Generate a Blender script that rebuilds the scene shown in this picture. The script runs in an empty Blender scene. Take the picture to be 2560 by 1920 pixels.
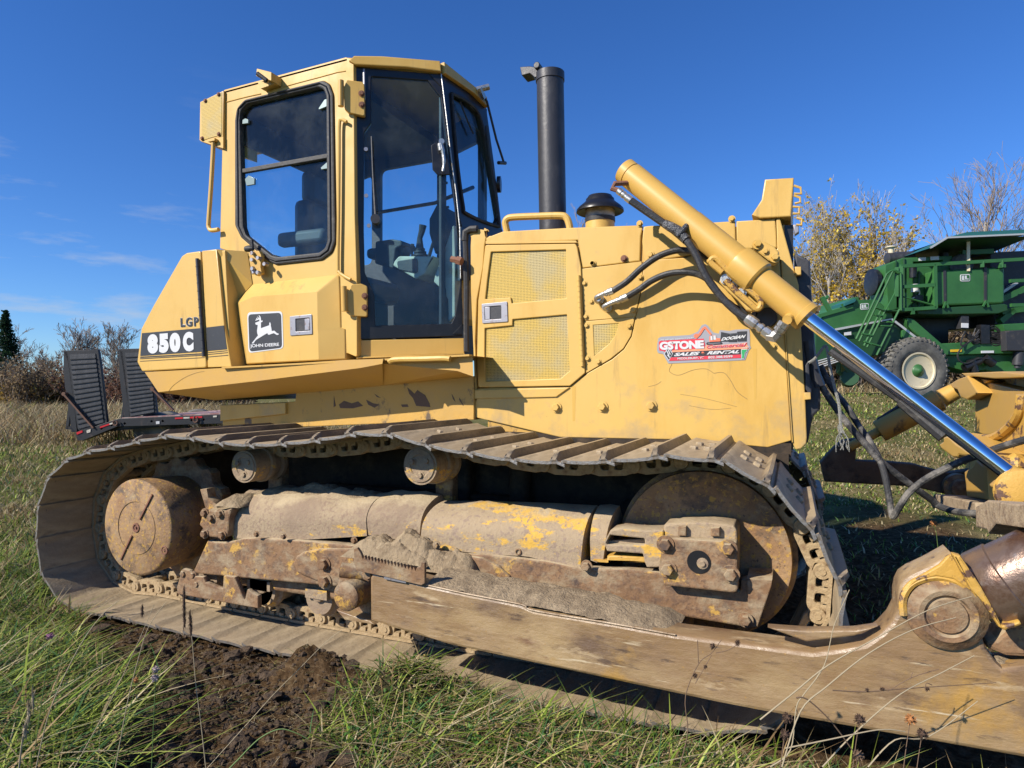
import bpy, bmesh, math, random
import numpy as np
from mathutils import Vector, Matrix, noise
R = math.radians
S = bpy.context.scene
COL = S.collection

# ---------------------------------------------------------------- camera, light, exposure
YAW = R(23.0)
CAM = Vector((1.63, -2.535, 1.3))
sn, cs = math.sin(YAW), math.cos(YAW)
cd = bpy.data.cameras.new('camera'); cam = bpy.data.objects.new('camera', cd); COL.objects.link(cam)
cam.location = CAM; cam.rotation_euler = (R(90), 0, YAW)
cd.sensor_width = 36; cd.lens = 1643.4 / 2560 * 36; cd.shift_y = 11 / 2560
cd.clip_start = .05; cd.clip_end = 3000
S.camera = cam
SUN = Vector((-.75, -1.0, .86)).normalized()          # direction towards the sun
sd = bpy.data.lights.new('sun', 'SUN'); sun = bpy.data.objects.new('sun', sd); COL.objects.link(sun)
sd.energy = 5.0; sd.angle = R(.5); sd.color = (1, .93, .82)
sun.rotation_euler = SUN.to_track_quat('Z', 'Y').to_euler()
w = bpy.data.worlds.new('World'); S.world = w; w.use_nodes = True
nt = w.node_tree; nt.nodes.clear()
def wn(t): return nt.nodes.new(t)
out = wn('ShaderNodeOutputWorld'); bg = wn('ShaderNodeBackground'); sky = wn('ShaderNodeTexSky')
sky.sky_type = 'NISHITA'; sky.sun_disc = False
sky.sun_elevation = math.asin(SUN.z); sky.sun_rotation = math.atan2(SUN.x, SUN.y)
sky.air_density = 1.0; sky.dust_density = 0.0; sky.ozone_density = 3.0; sky.altitude = 200
hs = wn('ShaderNodeHueSaturation'); hs.inputs['Saturation'].default_value = 1.18; hs.inputs['Value'].default_value = 1.0
# faint cirrus low in the sky
tc = wn('ShaderNodeTexCoord'); mp = wn('ShaderNodeMapping'); mp.inputs['Rotation'].default_value = (0, 0, YAW); mp.inputs['Scale'].default_value = (2.2, 3.0, 14)
no = wn('ShaderNodeTexNoise'); no.inputs['Scale'].default_value = 1.7; no.inputs['Detail'].default_value = 7; no.inputs['Roughness'].default_value = .62
mr = wn('ShaderNodeMapRange'); mr.inputs['From Min'].default_value = .53; mr.inputs['From Max'].default_value = .80
dt = wn('ShaderNodeVectorMath'); dt.operation = 'DOT_PRODUCT'; dt.inputs[1].default_value = (-cs, -sn, 0); lf = wn('ShaderNodeMapRange'); lf.inputs['From Min'].default_value = .18; lf.inputs['From Max'].default_value = .5; m3 = wn('ShaderNodeMath'); m3.operation = 'MULTIPLY'
sep = wn('ShaderNodeSeparateXYZ'); band = wn('ShaderNodeMapRange'); band.inputs['From Min'].default_value = .42; band.inputs['From Max'].default_value = .08
mu = wn('ShaderNodeMath'); mu.operation = 'MULTIPLY'; mx = wn('ShaderNodeMixRGB'); mx.inputs[2].default_value = (4.6, 5.0, 5.6, 1)
L = nt.links.new
ml = wn('ShaderNodeMixRGB'); ml.blend_type = 'MULTIPLY'; ml.inputs[0].default_value = 1; ml.inputs[2].default_value = (.60, .85, 1.27, 1)
L(tc.outputs['Generated'], mp.inputs[0]); L(mp.outputs[0], no.inputs['Vector']); L(no.outputs['Fac'], mr.inputs['Value'])
L(tc.outputs['Generated'], sep.inputs[0]); L(sep.outputs['Z'], band.inputs['Value'])
L(tc.outputs['Generated'], dt.inputs[0]); L(dt.outputs['Value'], lf.inputs['Value']); L(mr.outputs[0], m3.inputs[0]); L(lf.outputs[0], m3.inputs[1]); L(m3.outputs[0], mu.inputs[0]); L(band.outputs[0], mu.inputs[1]); L(mu.outputs[0], mx.inputs[0])
L(sky.outputs[0], hs.inputs['Color']); L(hs.outputs[0], ml.inputs[1]); L(ml.outputs[0], mx.inputs[1]); L(mx.outputs[0], bg.inputs['Color']); L(bg.outputs[0], out.inputs[0])
bg.inputs['Strength'].default_value = .094
S.view_settings.view_transform = 'Standard'; S.view_settings.look = 'None'; S.view_settings.gamma = 1; S.view_settings.exposure = .36
S.cycles.max_bounces = 8; S.cycles.diffuse_bounces = 1; S.cycles.transparent_max_bounces = 24

# ---------------------------------------------------------------- photograph crops -> rays (used to take measurements)
CR = dict(A=(300,100,2.765),B=(800,100,2.765),C=(300,600,3.3183),D=(800,600,3.16),E=(1250,350,3.16),F=(1400,650,3.16),
  G=(1900,350,2.765),H=(1960,850,2.765),I=(50,1000,2.37),J=(500,1000,2.5525),K=(1200,1000,2.4578),L=(1900,1200,2.37),
  M=(0,1500,2.011),N=(900,1600,1.8433),O=(0,700,3.3183),P=(1700,650,4.1475),Q=(610,770,13.827),R=(1350,1000,7.373),
  S=(2060,600,4.148),T=(2260,900,3.3167),V=(2000,850,3.95),W=(0,0,.8641),X=(1620,780,7.9))
def parse(s):
    o = []; c = None
    for t in s.split():
        if t in CR: c = t
        else:
            a, b = t.split(','); k = CR[c]; o.append((k[0] + float(a) / k[2], k[1] + float(b) / k[2]))
    return o
def ray(n):
    a = (n[0] - 1280) / 1643.4; b = -(n[1] - 971) / 1643.4
    return Vector((cs * a - sn, sn * a + cs, b))
class Pl:
    """a plane: origin O, unit in-plane axes ex, ez; n points away from the camera side"""
    def __init__(s, O, ex, ez=(0, 0, 1)):
        s.O = Vector(O); s.ex = Vector(ex).normalized(); z = Vector(ez); s.ez = (z - s.ex * z.dot(s.ex)).normalized(); s.n = -(s.ex.cross(s.ez))
    def uv(s, nat):
        d = ray(nat); t = (s.O - CAM).dot(s.n) / d.dot(s.n); p = CAM + d * t - s.O
        return (p.dot(s.ex), p.dot(s.ez))
    def w(s, u, v, d=0): return s.O + s.ex * u + s.ez * v + s.n * d
    def p(s, txt, d=0):
        return [s.w(*s.uv(n), d) for n in parse(txt)]
def PY(y): return Pl((0, y, 0), (1, 0, 0))
def PXB(x): return Pl((x, 0, 0), (0, -1, 0))
def PX(x): return Pl((x, 0, 0), (0, 1, 0))
def PC(D): return Pl(CAM + Vector((-sn, cs, 0)) * D, (cs, sn, 0))    # upright plane D metres ahead of the camera, facing it
def cam2w(cx, D, z=0): return Vector((cs * cx - sn * D + CAM.x, sn * cx + cs * D + CAM.y, z))
def onz(txt, z=0):
    o = []
    for n in parse(txt):
        d = ray(n); o.append(CAM + d * ((z - CAM.z) / d.z))
    return o

# ---------------------------------------------------------------- object helpers
def link(o, parent=None, **kw):
    COL.objects.link(o)
    if parent is not None: o.parent = parent
    for k, v in kw.items(): o[k] = v
    return o
def thing(name, label, cat, group=None, loc=None):
    o = bpy.data.objects.new(name, None); link(o); o.empty_display_size = .2
    if loc is not None: o.location = loc
    o['label'] = label; o['category'] = cat
    if group: o['group'] = group
    return o
def tag(o, label, cat, group=None, kind=None):
    o['label'] = label; o['category'] = cat
    if group: o['group'] = group
    if kind: o['kind'] = kind
    return o
def finish(me, m, smooth=35):
    if m is not None and not me.materials: me.materials.append(m)
    if smooth:
        me.shade_smooth(); me.set_sharp_from_angle(angle=R(smooth))
def fit_parent(o, parent):
    if parent is not None and parent.location.length > 0:
        o.matrix_parent_inverse = Matrix.Translation(-parent.location)
class MB:
    def __init__(s): s.v = []; s.f = []
    def add(s, vs, fs):
        b = len(s.v); s.v += [tuple(x) for x in vs]; s.f += [tuple(b + i for i in f) for f in fs]; return s
    def box(s, a, b):
        x0, y0, z0 = a; x1, y1, z1 = b
        return s.add([(x0,y0,z0),(x1,y0,z0),(x1,y1,z0),(x0,y1,z0),(x0,y0,z1),(x1,y0,z1),(x1,y1,z1),(x0,y1,z1)],
                     [(0,3,2,1),(4,5,6,7),(0,1,5,4),(1,2,6,5),(2,3,7,6),(3,0,4,7)])
    def bar(s, p, q, wd, ht, up=(0, 0, 1)):
        p = Vector(p); q = Vector(q); d = (q - p).normalized(); u = Vector(up)
        a = d.cross(u)
        if a.length < 1e-4: a = d.cross(Vector((1, 0, 0)))
        a.normalize(); u = a.cross(d).normalized(); a *= wd / 2; u *= ht / 2
        vs = [p-a-u, p+a-u, p+a+u, p-a+u, q-a-u, q+a-u, q+a+u, q-a+u]
        return s.add(vs, [(0,3,2,1),(4,5,6,7),(0,1,5,4),(1,2,6,5),(2,3,7,6),(3,0,4,7)])
    def lathe(s, o, ax, prof, n=24):
        """prof: list of (distance along axis, radius)"""
        o = Vector(o); ax = Vector(ax).normalized(); a = ax.cross(Vector((0, 0, 1)))
        if a.length < 1e-3: a = ax.cross(Vector((0, 1, 0)))
        a.normalize(); b = ax.cross(a); vs = []; fs = []
        for t, r in prof:
            for k in range(n):
                th = 2 * math.pi * k / n; vs.append(o + ax * t + (a * math.cos(th) + b * math.sin(th)) * max(r, 1e-4))
        for i in range(len(prof) - 1):
            for k in range(n): fs.append((i*n+k, i*n+(k+1)%n, (i+1)*n+(k+1)%n, (i+1)*n+k))
        fs.append(tuple(reversed(range(n)))); fs.append(tuple((len(prof)-1)*n + k for k in range(n)))
        return s.add(vs, fs)
    def cyl(s, p, q, r, r2=None, n=20):
        p = Vector(p); q = Vector(q); return s.lathe(p, q - p, [(0, r), ((q - p).length, r if r2 is None else r2)], n)
    def tube(s, pts, r, n=8):
        pts = [Vector(p) for p in pts]; m = len(pts); rs = r if isinstance(r, (list, tuple)) else [r] * m
        vs = []; fs = []; prev = None
        for i, p in enumerate(pts):
            d = (pts[min(i+1, m-1)] - pts[max(i-1, 0)]).normalized()
            a = prev - d * prev.dot(d) if prev is not None else d.cross(Vector((0, 0, 1)))
            if a.length < 1e-4: a = d.cross(Vector((0, 1, 0)))
            a.normalize(); prev = a; b = d.cross(a)
            for k in range(n):
                th = 2 * math.pi * k / n; vs.append(p + (a * math.cos(th) + b * math.sin(th)) * rs[i])
        for i in range(m - 1):
            for k in range(n): fs.append((i*n+k, i*n+(k+1)%n, (i+1)*n+(k+1)%n, (i+1)*n+k))
        fs.append(tuple(reversed(range(n)))); fs.append(tuple((m-1)*n + k for k in range(n)))
        return s.add(vs, fs)
    def bolt(s, p, ax, r, h=None, washer=True):
        p = Vector(p); ax = Vector(ax).normalized(); h = h or r * .9
        if washer: s.lathe(p, ax, [(0, r*1.45), (r*.22, r*1.45), (r*.24, r*.9)], 18)
        s.lathe(p + ax * r * .2, ax, [(0, r), (h*.85, r), (h, r*.86)], 6); return s
    def prism(s, A, B):
        n = len(A); return s.add(list(A) + list(B), [tuple(reversed(range(n))), tuple(range(n, 2*n))] + [(i, (i+1)%n, n+(i+1)%n, n+i) for i in range(n)])
    def build(s, name, m, parent=None, smooth=35, bev=0, **kw):
        me = bpy.data.meshes.new(name); me.from_pydata(s.v, [], s.f); me.validate(); 
        bm = bmesh.new(); bm.from_mesh(me); bmesh.ops.recalc_face_normals(bm, faces=bm.faces); bm.to_mesh(me); bm.free()
        finish(me, m, smooth); o = bpy.data.objects.new(name, me); link(o, parent, **kw); fit_parent(o, parent)
        if bev:
            b = o.modifiers.new('bevel', 'BEVEL'); b.width = bev; b.segments = 2; b.limit_method = 'ANGLE'; b.angle_limit = R(40)
        return o
class BO(MB):
    """like MB, but every piece becomes an object of its own"""
    def __init__(s): s.items = []
    def bolt(s, *a, **k): m = MB(); MB.bolt(m, *a, **k); s.items.append(m); return s
    def cyl(s, *a, **k): m = MB(); m.cyl(*a, **k); s.items.append(m); return s
    def build(s, name, m, parent=None, **kw):
        for it in s.items: o = it.build(name, m, parent, **kw)
        return o
def catmull(pts, k=6, closed=False):
    P_ = [Vector(p) for p in pts]; n = len(P_); o = []
    for i in range(n if closed else n - 1):
        g = (lambda j: P_[j % n]) if closed else (lambda j: P_[max(0, min(n-1, j))])
        a, b, c, d = g(i-1), g(i), g(i+1), g(i+2)
        for j in range(k):
            t = j / k; o.append(.5 * ((2*b) + (c-a)*t + (2*a-5*b+4*c-d)*t*t + (3*b-a-3*c+d)*t**3))
    if not closed: o.append(P_[-1])
    return o
def rounded(pts, r, seg=4):
    if r <= 0: return pts
    o = []; n = len(pts)
    for i in range(n):
        a, b, c = Vector(pts[i-1]), Vector(pts[i]), Vector(pts[(i+1) % n])
        u = a - b; v = c - b; l = min(u.length, v.length)
        if l < 1e-6: continue
        ang = u.angle(v, math.pi)
        if ang > R(165): o.append(tuple(b)); continue
        d = min(r / max(math.tan(ang / 2), .05), l * .45); p0 = b + u.normalized() * d; p1 = b + v.normalized() * d
        for k in range(seg + 1):
            t = k / seg; q = p0.lerp(b, t).lerp(b.lerp(p1, t), t); o.append(tuple(q))
    return o
def plate_uv(name, pl, outer, d0, d1, m, parent, holes=(), r=0, bev=.003, hr=None, smooth=40, **kw):
    cu = bpy.data.curves.new(name, 'CURVE'); cu.dimensions = '2D'; cu.fill_mode = 'BOTH'
    loops = [rounded(outer, r)] + [rounded(h, r if hr is None else hr) for h in holes]
    for lp in loops:
        sp = cu.splines.new('POLY'); sp.points.add(len(lp) - 1); sp.use_cyclic_u = True
        for i, q in enumerate(lp): sp.points[i].co = (q[0], q[1], 0, 1)
    th = abs(d1 - d0); b = min(bev, th * .45)
    cu.extrude = th / 2 - b
    if b > 0: cu.bevel_depth = b; cu.bevel_resolution = 1; cu.offset = -b
    t = bpy.data.objects.new('tmp', cu); COL.objects.link(t)
    me = bpy.data.meshes.new_from_object(t); bpy.data.objects.remove(t); bpy.data.curves.remove(cu)
    me.name = name; dm = (d0 + d1) / 2
    M4 = Matrix(((pl.ex.x, pl.ez.x, -pl.n.x, 0), (pl.ex.y, pl.ez.y, -pl.n.y, 0), (pl.ex.z, pl.ez.z, -pl.n.z, 0), (0, 0, 0, 1)))
    o_ = pl.O + pl.n * dm; M4.translation = o_; me.transform(M4)
    me.materials.clear(); finish(me, m, smooth)
    o = bpy.data.objects.new(name, me); link(o, parent, **kw); fit_parent(o, parent); return o
def plate(name, pl, txt, d0, d1, m, parent, holes=(), **kw):
    return plate_uv(name, pl, [pl.uv(n) for n in parse(txt)], d0, d1, m, parent, [[pl.uv(n) for n in parse(h)] for h in holes], **kw)
def join_into(dst, srcs):
    """merge helper meshes into one mesh object"""
    bm = bmesh.new()
    for o in [dst] + srcs: bm.from_mesh(o.data)
    bm.to_mesh(dst.data); bm.free(); dst.data.update()
    for o in srcs:
        me = o.data; bpy.data.objects.remove(o); bpy.data.meshes.remove(me)
    return dst
def lettering(name, body, pl, bl, br, tl, m, parent, d=-.003, bold=.0, shear=0, th=.0012, spacing=1.0, label=None):
    """text fitted so that its bottom-left, bottom-right and top-left corners meet three measured points"""
    cu = bpy.data.curves.new(name, 'FONT'); cu.body = body; cu.offset = bold; cu.shear = shear; cu.extrude = 0; cu.space_character = spacing; cu.resolution_u = 5
    t = bpy.data.objects.new('tmp', cu); COL.objects.link(t)
    me = bpy.data.meshes.new_from_object(t); bpy.data.objects.remove(t); bpy.data.curves.remove(cu); me.name = name
    n = len(me.vertices); co = np.empty(n * 3); me.vertices.foreach_get('co', co); co = co.reshape(-1, 3)
    lo = co.min(0); hi = co.max(0); 
    A, B, T = [Vector(pl.uv(parse(q)[0])) for q in (bl, br, tl)]
    for i, vt in enumerate(me.vertices):
        u = (co[i, 0] - lo[0]) / (hi[0] - lo[0]); v = (co[i, 1] - lo[1]) / (hi[1] - lo[1])
        q = A + (B - A) * u + (T - A) * v; vt.co = pl.w(q.x, q.y, d)
    me.materials.clear(); me.materials.append(m)
    o = bpy.data.objects.new(name, me); link(o, parent); fit_parent(o, parent)
    if label: o['label'] = label
    return o

# ---------------------------------------------------------------- materials
def lin(c): return tuple(((x/255)/12.92 if x/255 <= .04045 else ((x/255+.055)/1.055)**2.4) for x in c) + (1,)
def M(name, base, rough=.6, metal=0, layers=(), bump=None, spec=.5, coat=0, attr=None, rlayers=None):
    """layers: (colour, noise scale, lo, hi, (sx,sy,sz), mode[, extra]); mode n noise | up dust on upward faces | low(z0,z1) more below z1 | vor cells"""
    m = bpy.data.materials.new(name); m.use_nodes = True; t = m.node_tree; N = t.nodes; b = N['Principled BSDF']; L = t.links.new
    b.inputs['Roughness'].default_value = rough; b.inputs['Metallic'].default_value = metal; b.inputs['Specular IOR Level'].default_value = spec
    if coat: b.inputs['Coat Weight'].default_value = coat; b.inputs['Coat Roughness'].default_value = .15
    tc = N.new('ShaderNodeTexCoord'); cur = None
    if attr:
        a = N.new('ShaderNodeAttribute'); a.attribute_name = attr; cur = a.outputs['Color']
    def noise_at(scale, st, det=8, rg=.67):
        mp = N.new('ShaderNodeMapping'); mp.inputs['Scale'].default_value = st; L(tc.outputs['Object'], mp.inputs[0])
        n = N.new('ShaderNodeTexNoise'); n.inputs['Scale'].default_value = scale; n.inputs['Detail'].default_value = det; n.inputs['Roughness'].default_value = rg
        L(mp.outputs[0], n.inputs['Vector']); return n.outputs['Fac']
    for ly in layers:
        col, sc, lo, hi, st, mode = ly[:6]
        f = noise_at(sc, st)
        if mode == 'up':
            g = N.new('ShaderNodeNewGeometry'); sp = N.new('ShaderNodeSeparateXYZ'); L(g.outputs['Normal'], sp.inputs[0])
            ad = N.new('ShaderNodeMath'); ad.operation = 'MULTIPLY_ADD'; ad.inputs[1].default_value = ly[6] if len(ly) > 6 else .5; L(sp.outputs['Z'], ad.inputs[0]); L(f, ad.inputs[2]); f = ad.outputs[0]
        elif mode == 'low':
            sp = N.new('ShaderNodeSeparateXYZ'); L(tc.outputs['Object'], sp.inputs[0])
            r_ = N.new('ShaderNodeMapRange'); r_.inputs['From Min'].default_value = ly[6][1]; r_.inputs['From Max'].default_value = ly[6][0]; r_.inputs['To Max'].default_value = ly[6][2]; L(sp.outputs['Z'], r_.inputs['Value'])
            ad = N.new('ShaderNodeMath'); ad.operation = 'ADD'; L(r_.outputs[0], ad.inputs[0]); L(f, ad.inputs[1]); f = ad.outputs[0]
        mr = N.new('ShaderNodeMapRange'); mr.inputs['From Min'].default_value = lo; mr.inputs['From Max'].default_value = hi; L(f, mr.inputs['Value'])
        mx = N.new('ShaderNodeMixRGB'); mx.inputs[2].default_value = tuple(col[:3]) + (1,)
        if cur is None: mx.inputs[1].default_value = tuple(base[:3]) + (1,)
        else: L(cur, mx.inputs[1])
        L(mr.outputs[0], mx.inputs[0]); cur = mx.outputs[0]
    if cur is None: b.inputs['Base Color'].default_value = tuple(base[:3]) + (1,)
    else: L(cur, b.inputs['Base Color'])
    if rlayers:
        f = noise_at(rlayers[0], (1, 1, 1)); mr = N.new('ShaderNodeMapRange'); mr.inputs['From Min'].default_value = .3; mr.inputs['From Max'].default_value = .7; mr.inputs['To Min'].default_value = rlayers[1]; mr.inputs['To Max'].default_value = rlayers[2]
        L(f, mr.inputs['Value']); L(mr.outputs[0], b.inputs['Roughness'])
    if bump:
        f = noise_at(bump[0], bump[2] if len(bump) > 2 and bump[2] else (1, 1, 1), 8, .65)
        if len(bump) > 3:
            f2 = noise_at(bump[3], (1, 1, 1)); ad = N.new('ShaderNodeMath'); ad.operation = 'MULTIPLY_ADD'; ad.inputs[1].default_value = bump[4]; L(f2, ad.inputs[0]); L(f, ad.inputs[2]); f = ad.outputs[0]
        bp = N.new('ShaderNodeBump'); bp.inputs['Strength'].default_value = bump[1]; bp.inputs['Distance'].default_value = .02
        L(f, bp.inputs['Height']); L(bp.outputs[0], b.inputs['Normal'])
    return m
YEL = (.65, .405, .098); YEL2 = (.58, .335, .066); RUST = (.20, .11, .052); MUD = (.335, .25, .15); MUDL = (.46, .36, .225); STEEL = (.20, .175, .15)
U1 = (1, 1, 1)
paint = M('yellow_paint', YEL, .42, layers=[((.66,.42,.115), 1.1, .38, .66, U1, 'n'), ((.57,.325,.058), 2.3, .50, .70, (1,1,.35), 'n'), ((.34,.22,.08), 11, .60, .76, (1,1,.10), 'n'), ((.40,.29,.15), 3.5, .64, .85, U1, 'low', (.95, 1.5, .22)), ((.16,.09,.05), 55, .70, .74, U1, 'n'), ((.22,.13,.07), 16, .735, .76, (.6,1,1.4), 'n')], bump=(2.2, .10), spec=.45, rlayers=(4, .34, .6))
paint_dirty = M('dirty_yellow_paint', YEL2, .55, layers=[((.50,.31,.09), 4, .45, .75, U1, 'n'), ((.13,.09,.055), 7, .58, .66, (1,1,.6), 'n')], bump=(20, .15))
paint_deck = M('dull_yellow_paint', (.57,.33,.068), .5, layers=[((.50,.30,.10), 3, .45, .8, U1, 'n'), ((.2,.12,.06), 25, .70, .76, U1, 'n')])
cylpaint = M('cylinder_paint', (.64,.385,.09), .4, layers=[((.56,.32,.06), 2, .4, .7, U1, 'n'), ((.16,.09,.05), 28, .69, .73, U1, 'n')], spec=.5)
chipped = M('chipped_paint', YEL2, .5, layers=[((.13,.07,.045), 13, .56, .60, U1, 'n'), ((.13,.07,.045), 60, .63, .68, U1, 'n'), (MUD, 6, .6, .75, U1, 'n')], bump=(40, .25))
rusty = M('rusty_cast_steel', RUST, .75, layers=[((.29,.165,.08), 5, .4, .65, U1, 'n'), ((.09,.06,.045), 11, .52, .66, U1, 'n'), ((.52,.30,.06), 8, .585, .625, (1,1,1), 'n'), ((.16,.09,.05), 45, .52, .60, U1, 'n'), (MUD, 9, .48, .66, (1,1,1.5), 'n'), (MUDL, 5, .82, 1.0, U1, 'up', .5)], bump=(45, .35))
rusty_disc = M('rusty_disc_steel', (.25,.135,.06), .7, layers=[((.35,.215,.105), 4, .4, .60, U1, 'n'), ((.10,.07,.05), 7, .52, .64, U1, 'n'), ((.46,.27,.055), 42, .54, .62, U1, 'n'), ((.09,.06,.04), 70, .58, .66, U1, 'n'), (MUD, 12, .56, .72, U1, 'n')], bump=(60, .3))
muddy = M('mud_caked_cover', (.36,.27,.17), .9, layers=[((.27,.195,.13), 3, .42, .6, U1, 'n'), ((.60,.36,.07), 6, .575, .615, (.8,1,1.8), 'n'), ((.27,.19,.13), 50, .50, .60, U1, 'n'), (MUDL, 4, .85, 1.0, U1, 'up', .5)], bump=(45, .4))
cover_paint = M('mud_smeared_yellow_cover', (.37,.275,.17), .8, layers=[((.64,.38,.065), 5.5, .53, .57, (.7,1,1.6), 'n'), ((.29,.21,.15), 40, .53, .61, U1, 'n'), (MUDL, 4, .9, 1.05, U1, 'up', .5)], bump=(45, .35))
shoe_m = M('track_shoe_steel', (.33,.25,.155), .6, layers=[((.47,.37,.235), 7, .42, .60, (1,.3,1), 'n'), ((.17,.13,.09), 6, .52, .66, (1,.4,1), 'n'), ((.10,.085,.075), 30, .62, .72, U1, 'n')], bump=(35, .3))
grs_m = M('shade_tinted_grouser_steel', (.13,.105,.08), .5, .2, layers=[((.28,.215,.14), 6, .45, .62, (1,.4,1), 'n'), ((.44,.34,.21), 5, .78, .98, U1, 'up', .5)], bump=(35, .3))  # base darkened to stand in for shade on grouser faces, with grime and dust
edge_m = M('bare_steel_edge', (.30,.28,.255), .42, .6, layers=[((.22,.17,.12), 25, .48, .62, U1, 'n')], bump=(60, .2))
link_m = M('muddy_track_link', (.40,.29,.16), .85, layers=[((.22,.13,.07), 14, .5, .66, U1, 'n'), ((.50,.38,.22), 22, .5, .7, U1, 'n')], bump=(60, .5))
beam_m = M('scraped_rusty_beam', (.26,.16,.075), .5, layers=[((.39,.27,.135), 2.0, .42, .60, (.55,1,1.5), 'n'), ((.15,.09,.05), 3.6, .50, .64, (.5,1,1.5), 'n'), ((.42,.24,.06), 1.5, .60, .68, U1, 'n'), ((.44,.32,.18), 9, .60, .68, (.4,1,1.4), 'n'), ((.20,.11,.055), 5, .56, .66, (.5,1,1.2), 'n'), ((.11,.07,.045), 17, .59, .68, (.35,1,1.6), 'n'), ((.56,.45,.29), 22, .635, .69, (.11,1,1.6), 'n'), ((.12,.08,.05), 26, .62, .68, (.2,1,1.3), 'n'), ((.36,.20,.05), 60, .62, .68, U1, 'n')], bump=(55, .22, (.35,1,1.2), 6, 1.5), spec=.8, rlayers=(7, .22, .65))
worn_edge = M('worn_bright_steel', (.42,.32,.21), .5, .2, layers=[((.24,.16,.09), 9, .42, .58, U1, 'n')], bump=(50, .3))
mud_m = M('dried_mud', (.36,.27,.165), .97, layers=[((.24,.175,.105), 12, .4, .62, U1, 'n'), ((.44,.34,.21), 28, .52, .7, U1, 'n')], bump=(60, .8))
blackp = M('black_paint', (.012,.012,.014), .35, layers=[((.03,.028,.028), 8, .5, .7, U1, 'n')])
darksteel = M('dark_painted_steel', (.035,.035,.04), .5, layers=[((.10,.085,.07), 6, .55, .75, U1, 'n')], bump=(30, .1))
stackm = M('exhaust_black', (.045,.045,.05), .45, .2, layers=[((.10,.095,.09), 5, .52, .72, (1,1,.6), 'n'), ((.16,.11,.07), 12, .66, .74, U1, 'n')], bump=(20, .12))
rubber = M('black_rubber', (.030,.029,.029), .6, layers=[((.11,.10,.085), 14, .56, .72, U1, 'n')], bump=(50, .15))
hosem = M('hydraulic_hose_rubber', (.022,.022,.024), .5, layers=[((.12,.105,.085), 11, .56, .72, U1, 'n')], bump=(60, .2))
hose_old = M('muddy_hose_rubber', (.035,.035,.036), .7, layers=[((.23,.21,.18), 9, .48, .64, U1, 'n')], bump=(60, .4))
galv = M('zinc_plated_steel', (.52,.51,.47), .38, .85, layers=[((.30,.24,.16), 20, .55, .7, U1, 'n')], bump=(60, .15))
galv2 = M('dull_latch_steel', (.34,.33,.35), .45, .6, layers=[((.22,.13,.09), 30, .56, .66, U1, 'n')])
chrome = M('chromed_rod', (.86,.87,.9), .07, 1.0)
rustb = M('rusty_bolt', (.22,.10,.06), .8, bump=(60, .3))
white_d = M('white_decal', (.64,.64,.64), .4)
black_d = M('black_decal', (.035,.036,.040), .45, layers=[((.08,.08,.08), 30, .6, .75, U1, 'n')])
beige = M('beige_trim', (.58,.56,.44), .7, layers=[((.30,.28,.2), 8, .5, .7, U1, 'n')])
seatm = M('dark_seat_vinyl', (.03,.03,.032), .5, bump=(30, .1))
seatg = M('grey_seat_vinyl', (.10,.10,.10), .6, bump=(30, .1))
def glass(name, tint, refl=.10, dirt=.05):
    m = bpy.data.materials.new(name); m.use_nodes = True; t = m.node_tree; N = t.nodes; N.clear(); L = t.links.new
    o = N.new('ShaderNodeOutputMaterial'); tr = N.new('ShaderNodeBsdfTransparent'); tr.inputs[0].default_value = tint + (1,)
    gl = N.new('ShaderNodeBsdfGlossy'); gl.inputs['Roughness'].default_value = .02; lw = N.new('ShaderNodeLayerWeight'); pw = N.new('ShaderNodeMath'); pw.operation = 'POWER'; pw.inputs[1].default_value = 5; L(lw.outputs['Facing'], pw.inputs[0]); fr = N.new('ShaderNodeMath'); fr.operation = 'MULTIPLY_ADD'; fr.inputs[1].default_value = .9; fr.inputs[2].default_value = .03; L(pw.outputs[0], fr.inputs[0])
    mx = N.new('ShaderNodeMixShader'); L(fr.outputs[0], mx.inputs[0]); L(tr.outputs[0], mx.inputs[1]); L(gl.outputs[0], mx.inputs[2])
    df = N.new('ShaderNodeBsdfDiffuse'); df.inputs[0].default_value = (.55, .53, .48, 1)
    tc = N.new('ShaderNodeTexCoord'); n = N.new('ShaderNodeTexNoise'); n.inputs['Scale'].default_value = 5; n.inputs['Detail'].default_value = 9; n.inputs['Roughness'].default_value = .7; L(tc.outputs['Object'], n.inputs['Vector'])
    mr = N.new('ShaderNodeMapRange'); mr.inputs['From Min'].default_value = .45; mr.inputs['From Max'].default_value = .9; mr.inputs['To Max'].default_value = dirt * 3; mr.inputs['To Min'].default_value = dirt * .25; L(n.outputs['Fac'], mr.inputs['Value'])
    m2 = N.new('ShaderNodeMixShader'); L(mr.outputs[0], m2.inputs[0]); L(mx.outputs[0], m2.inputs[1]); L(df.outputs[0], m2.inputs[2]); L(m2.outputs[0], o.inputs[0])
    return m
cabglass = glass('tinted_cab_glass', (.82, .94, .98), dirt=.018)
farglass = glass('blue_tinted_glass', (.62, .78, .88), dirt=.03)
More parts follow.
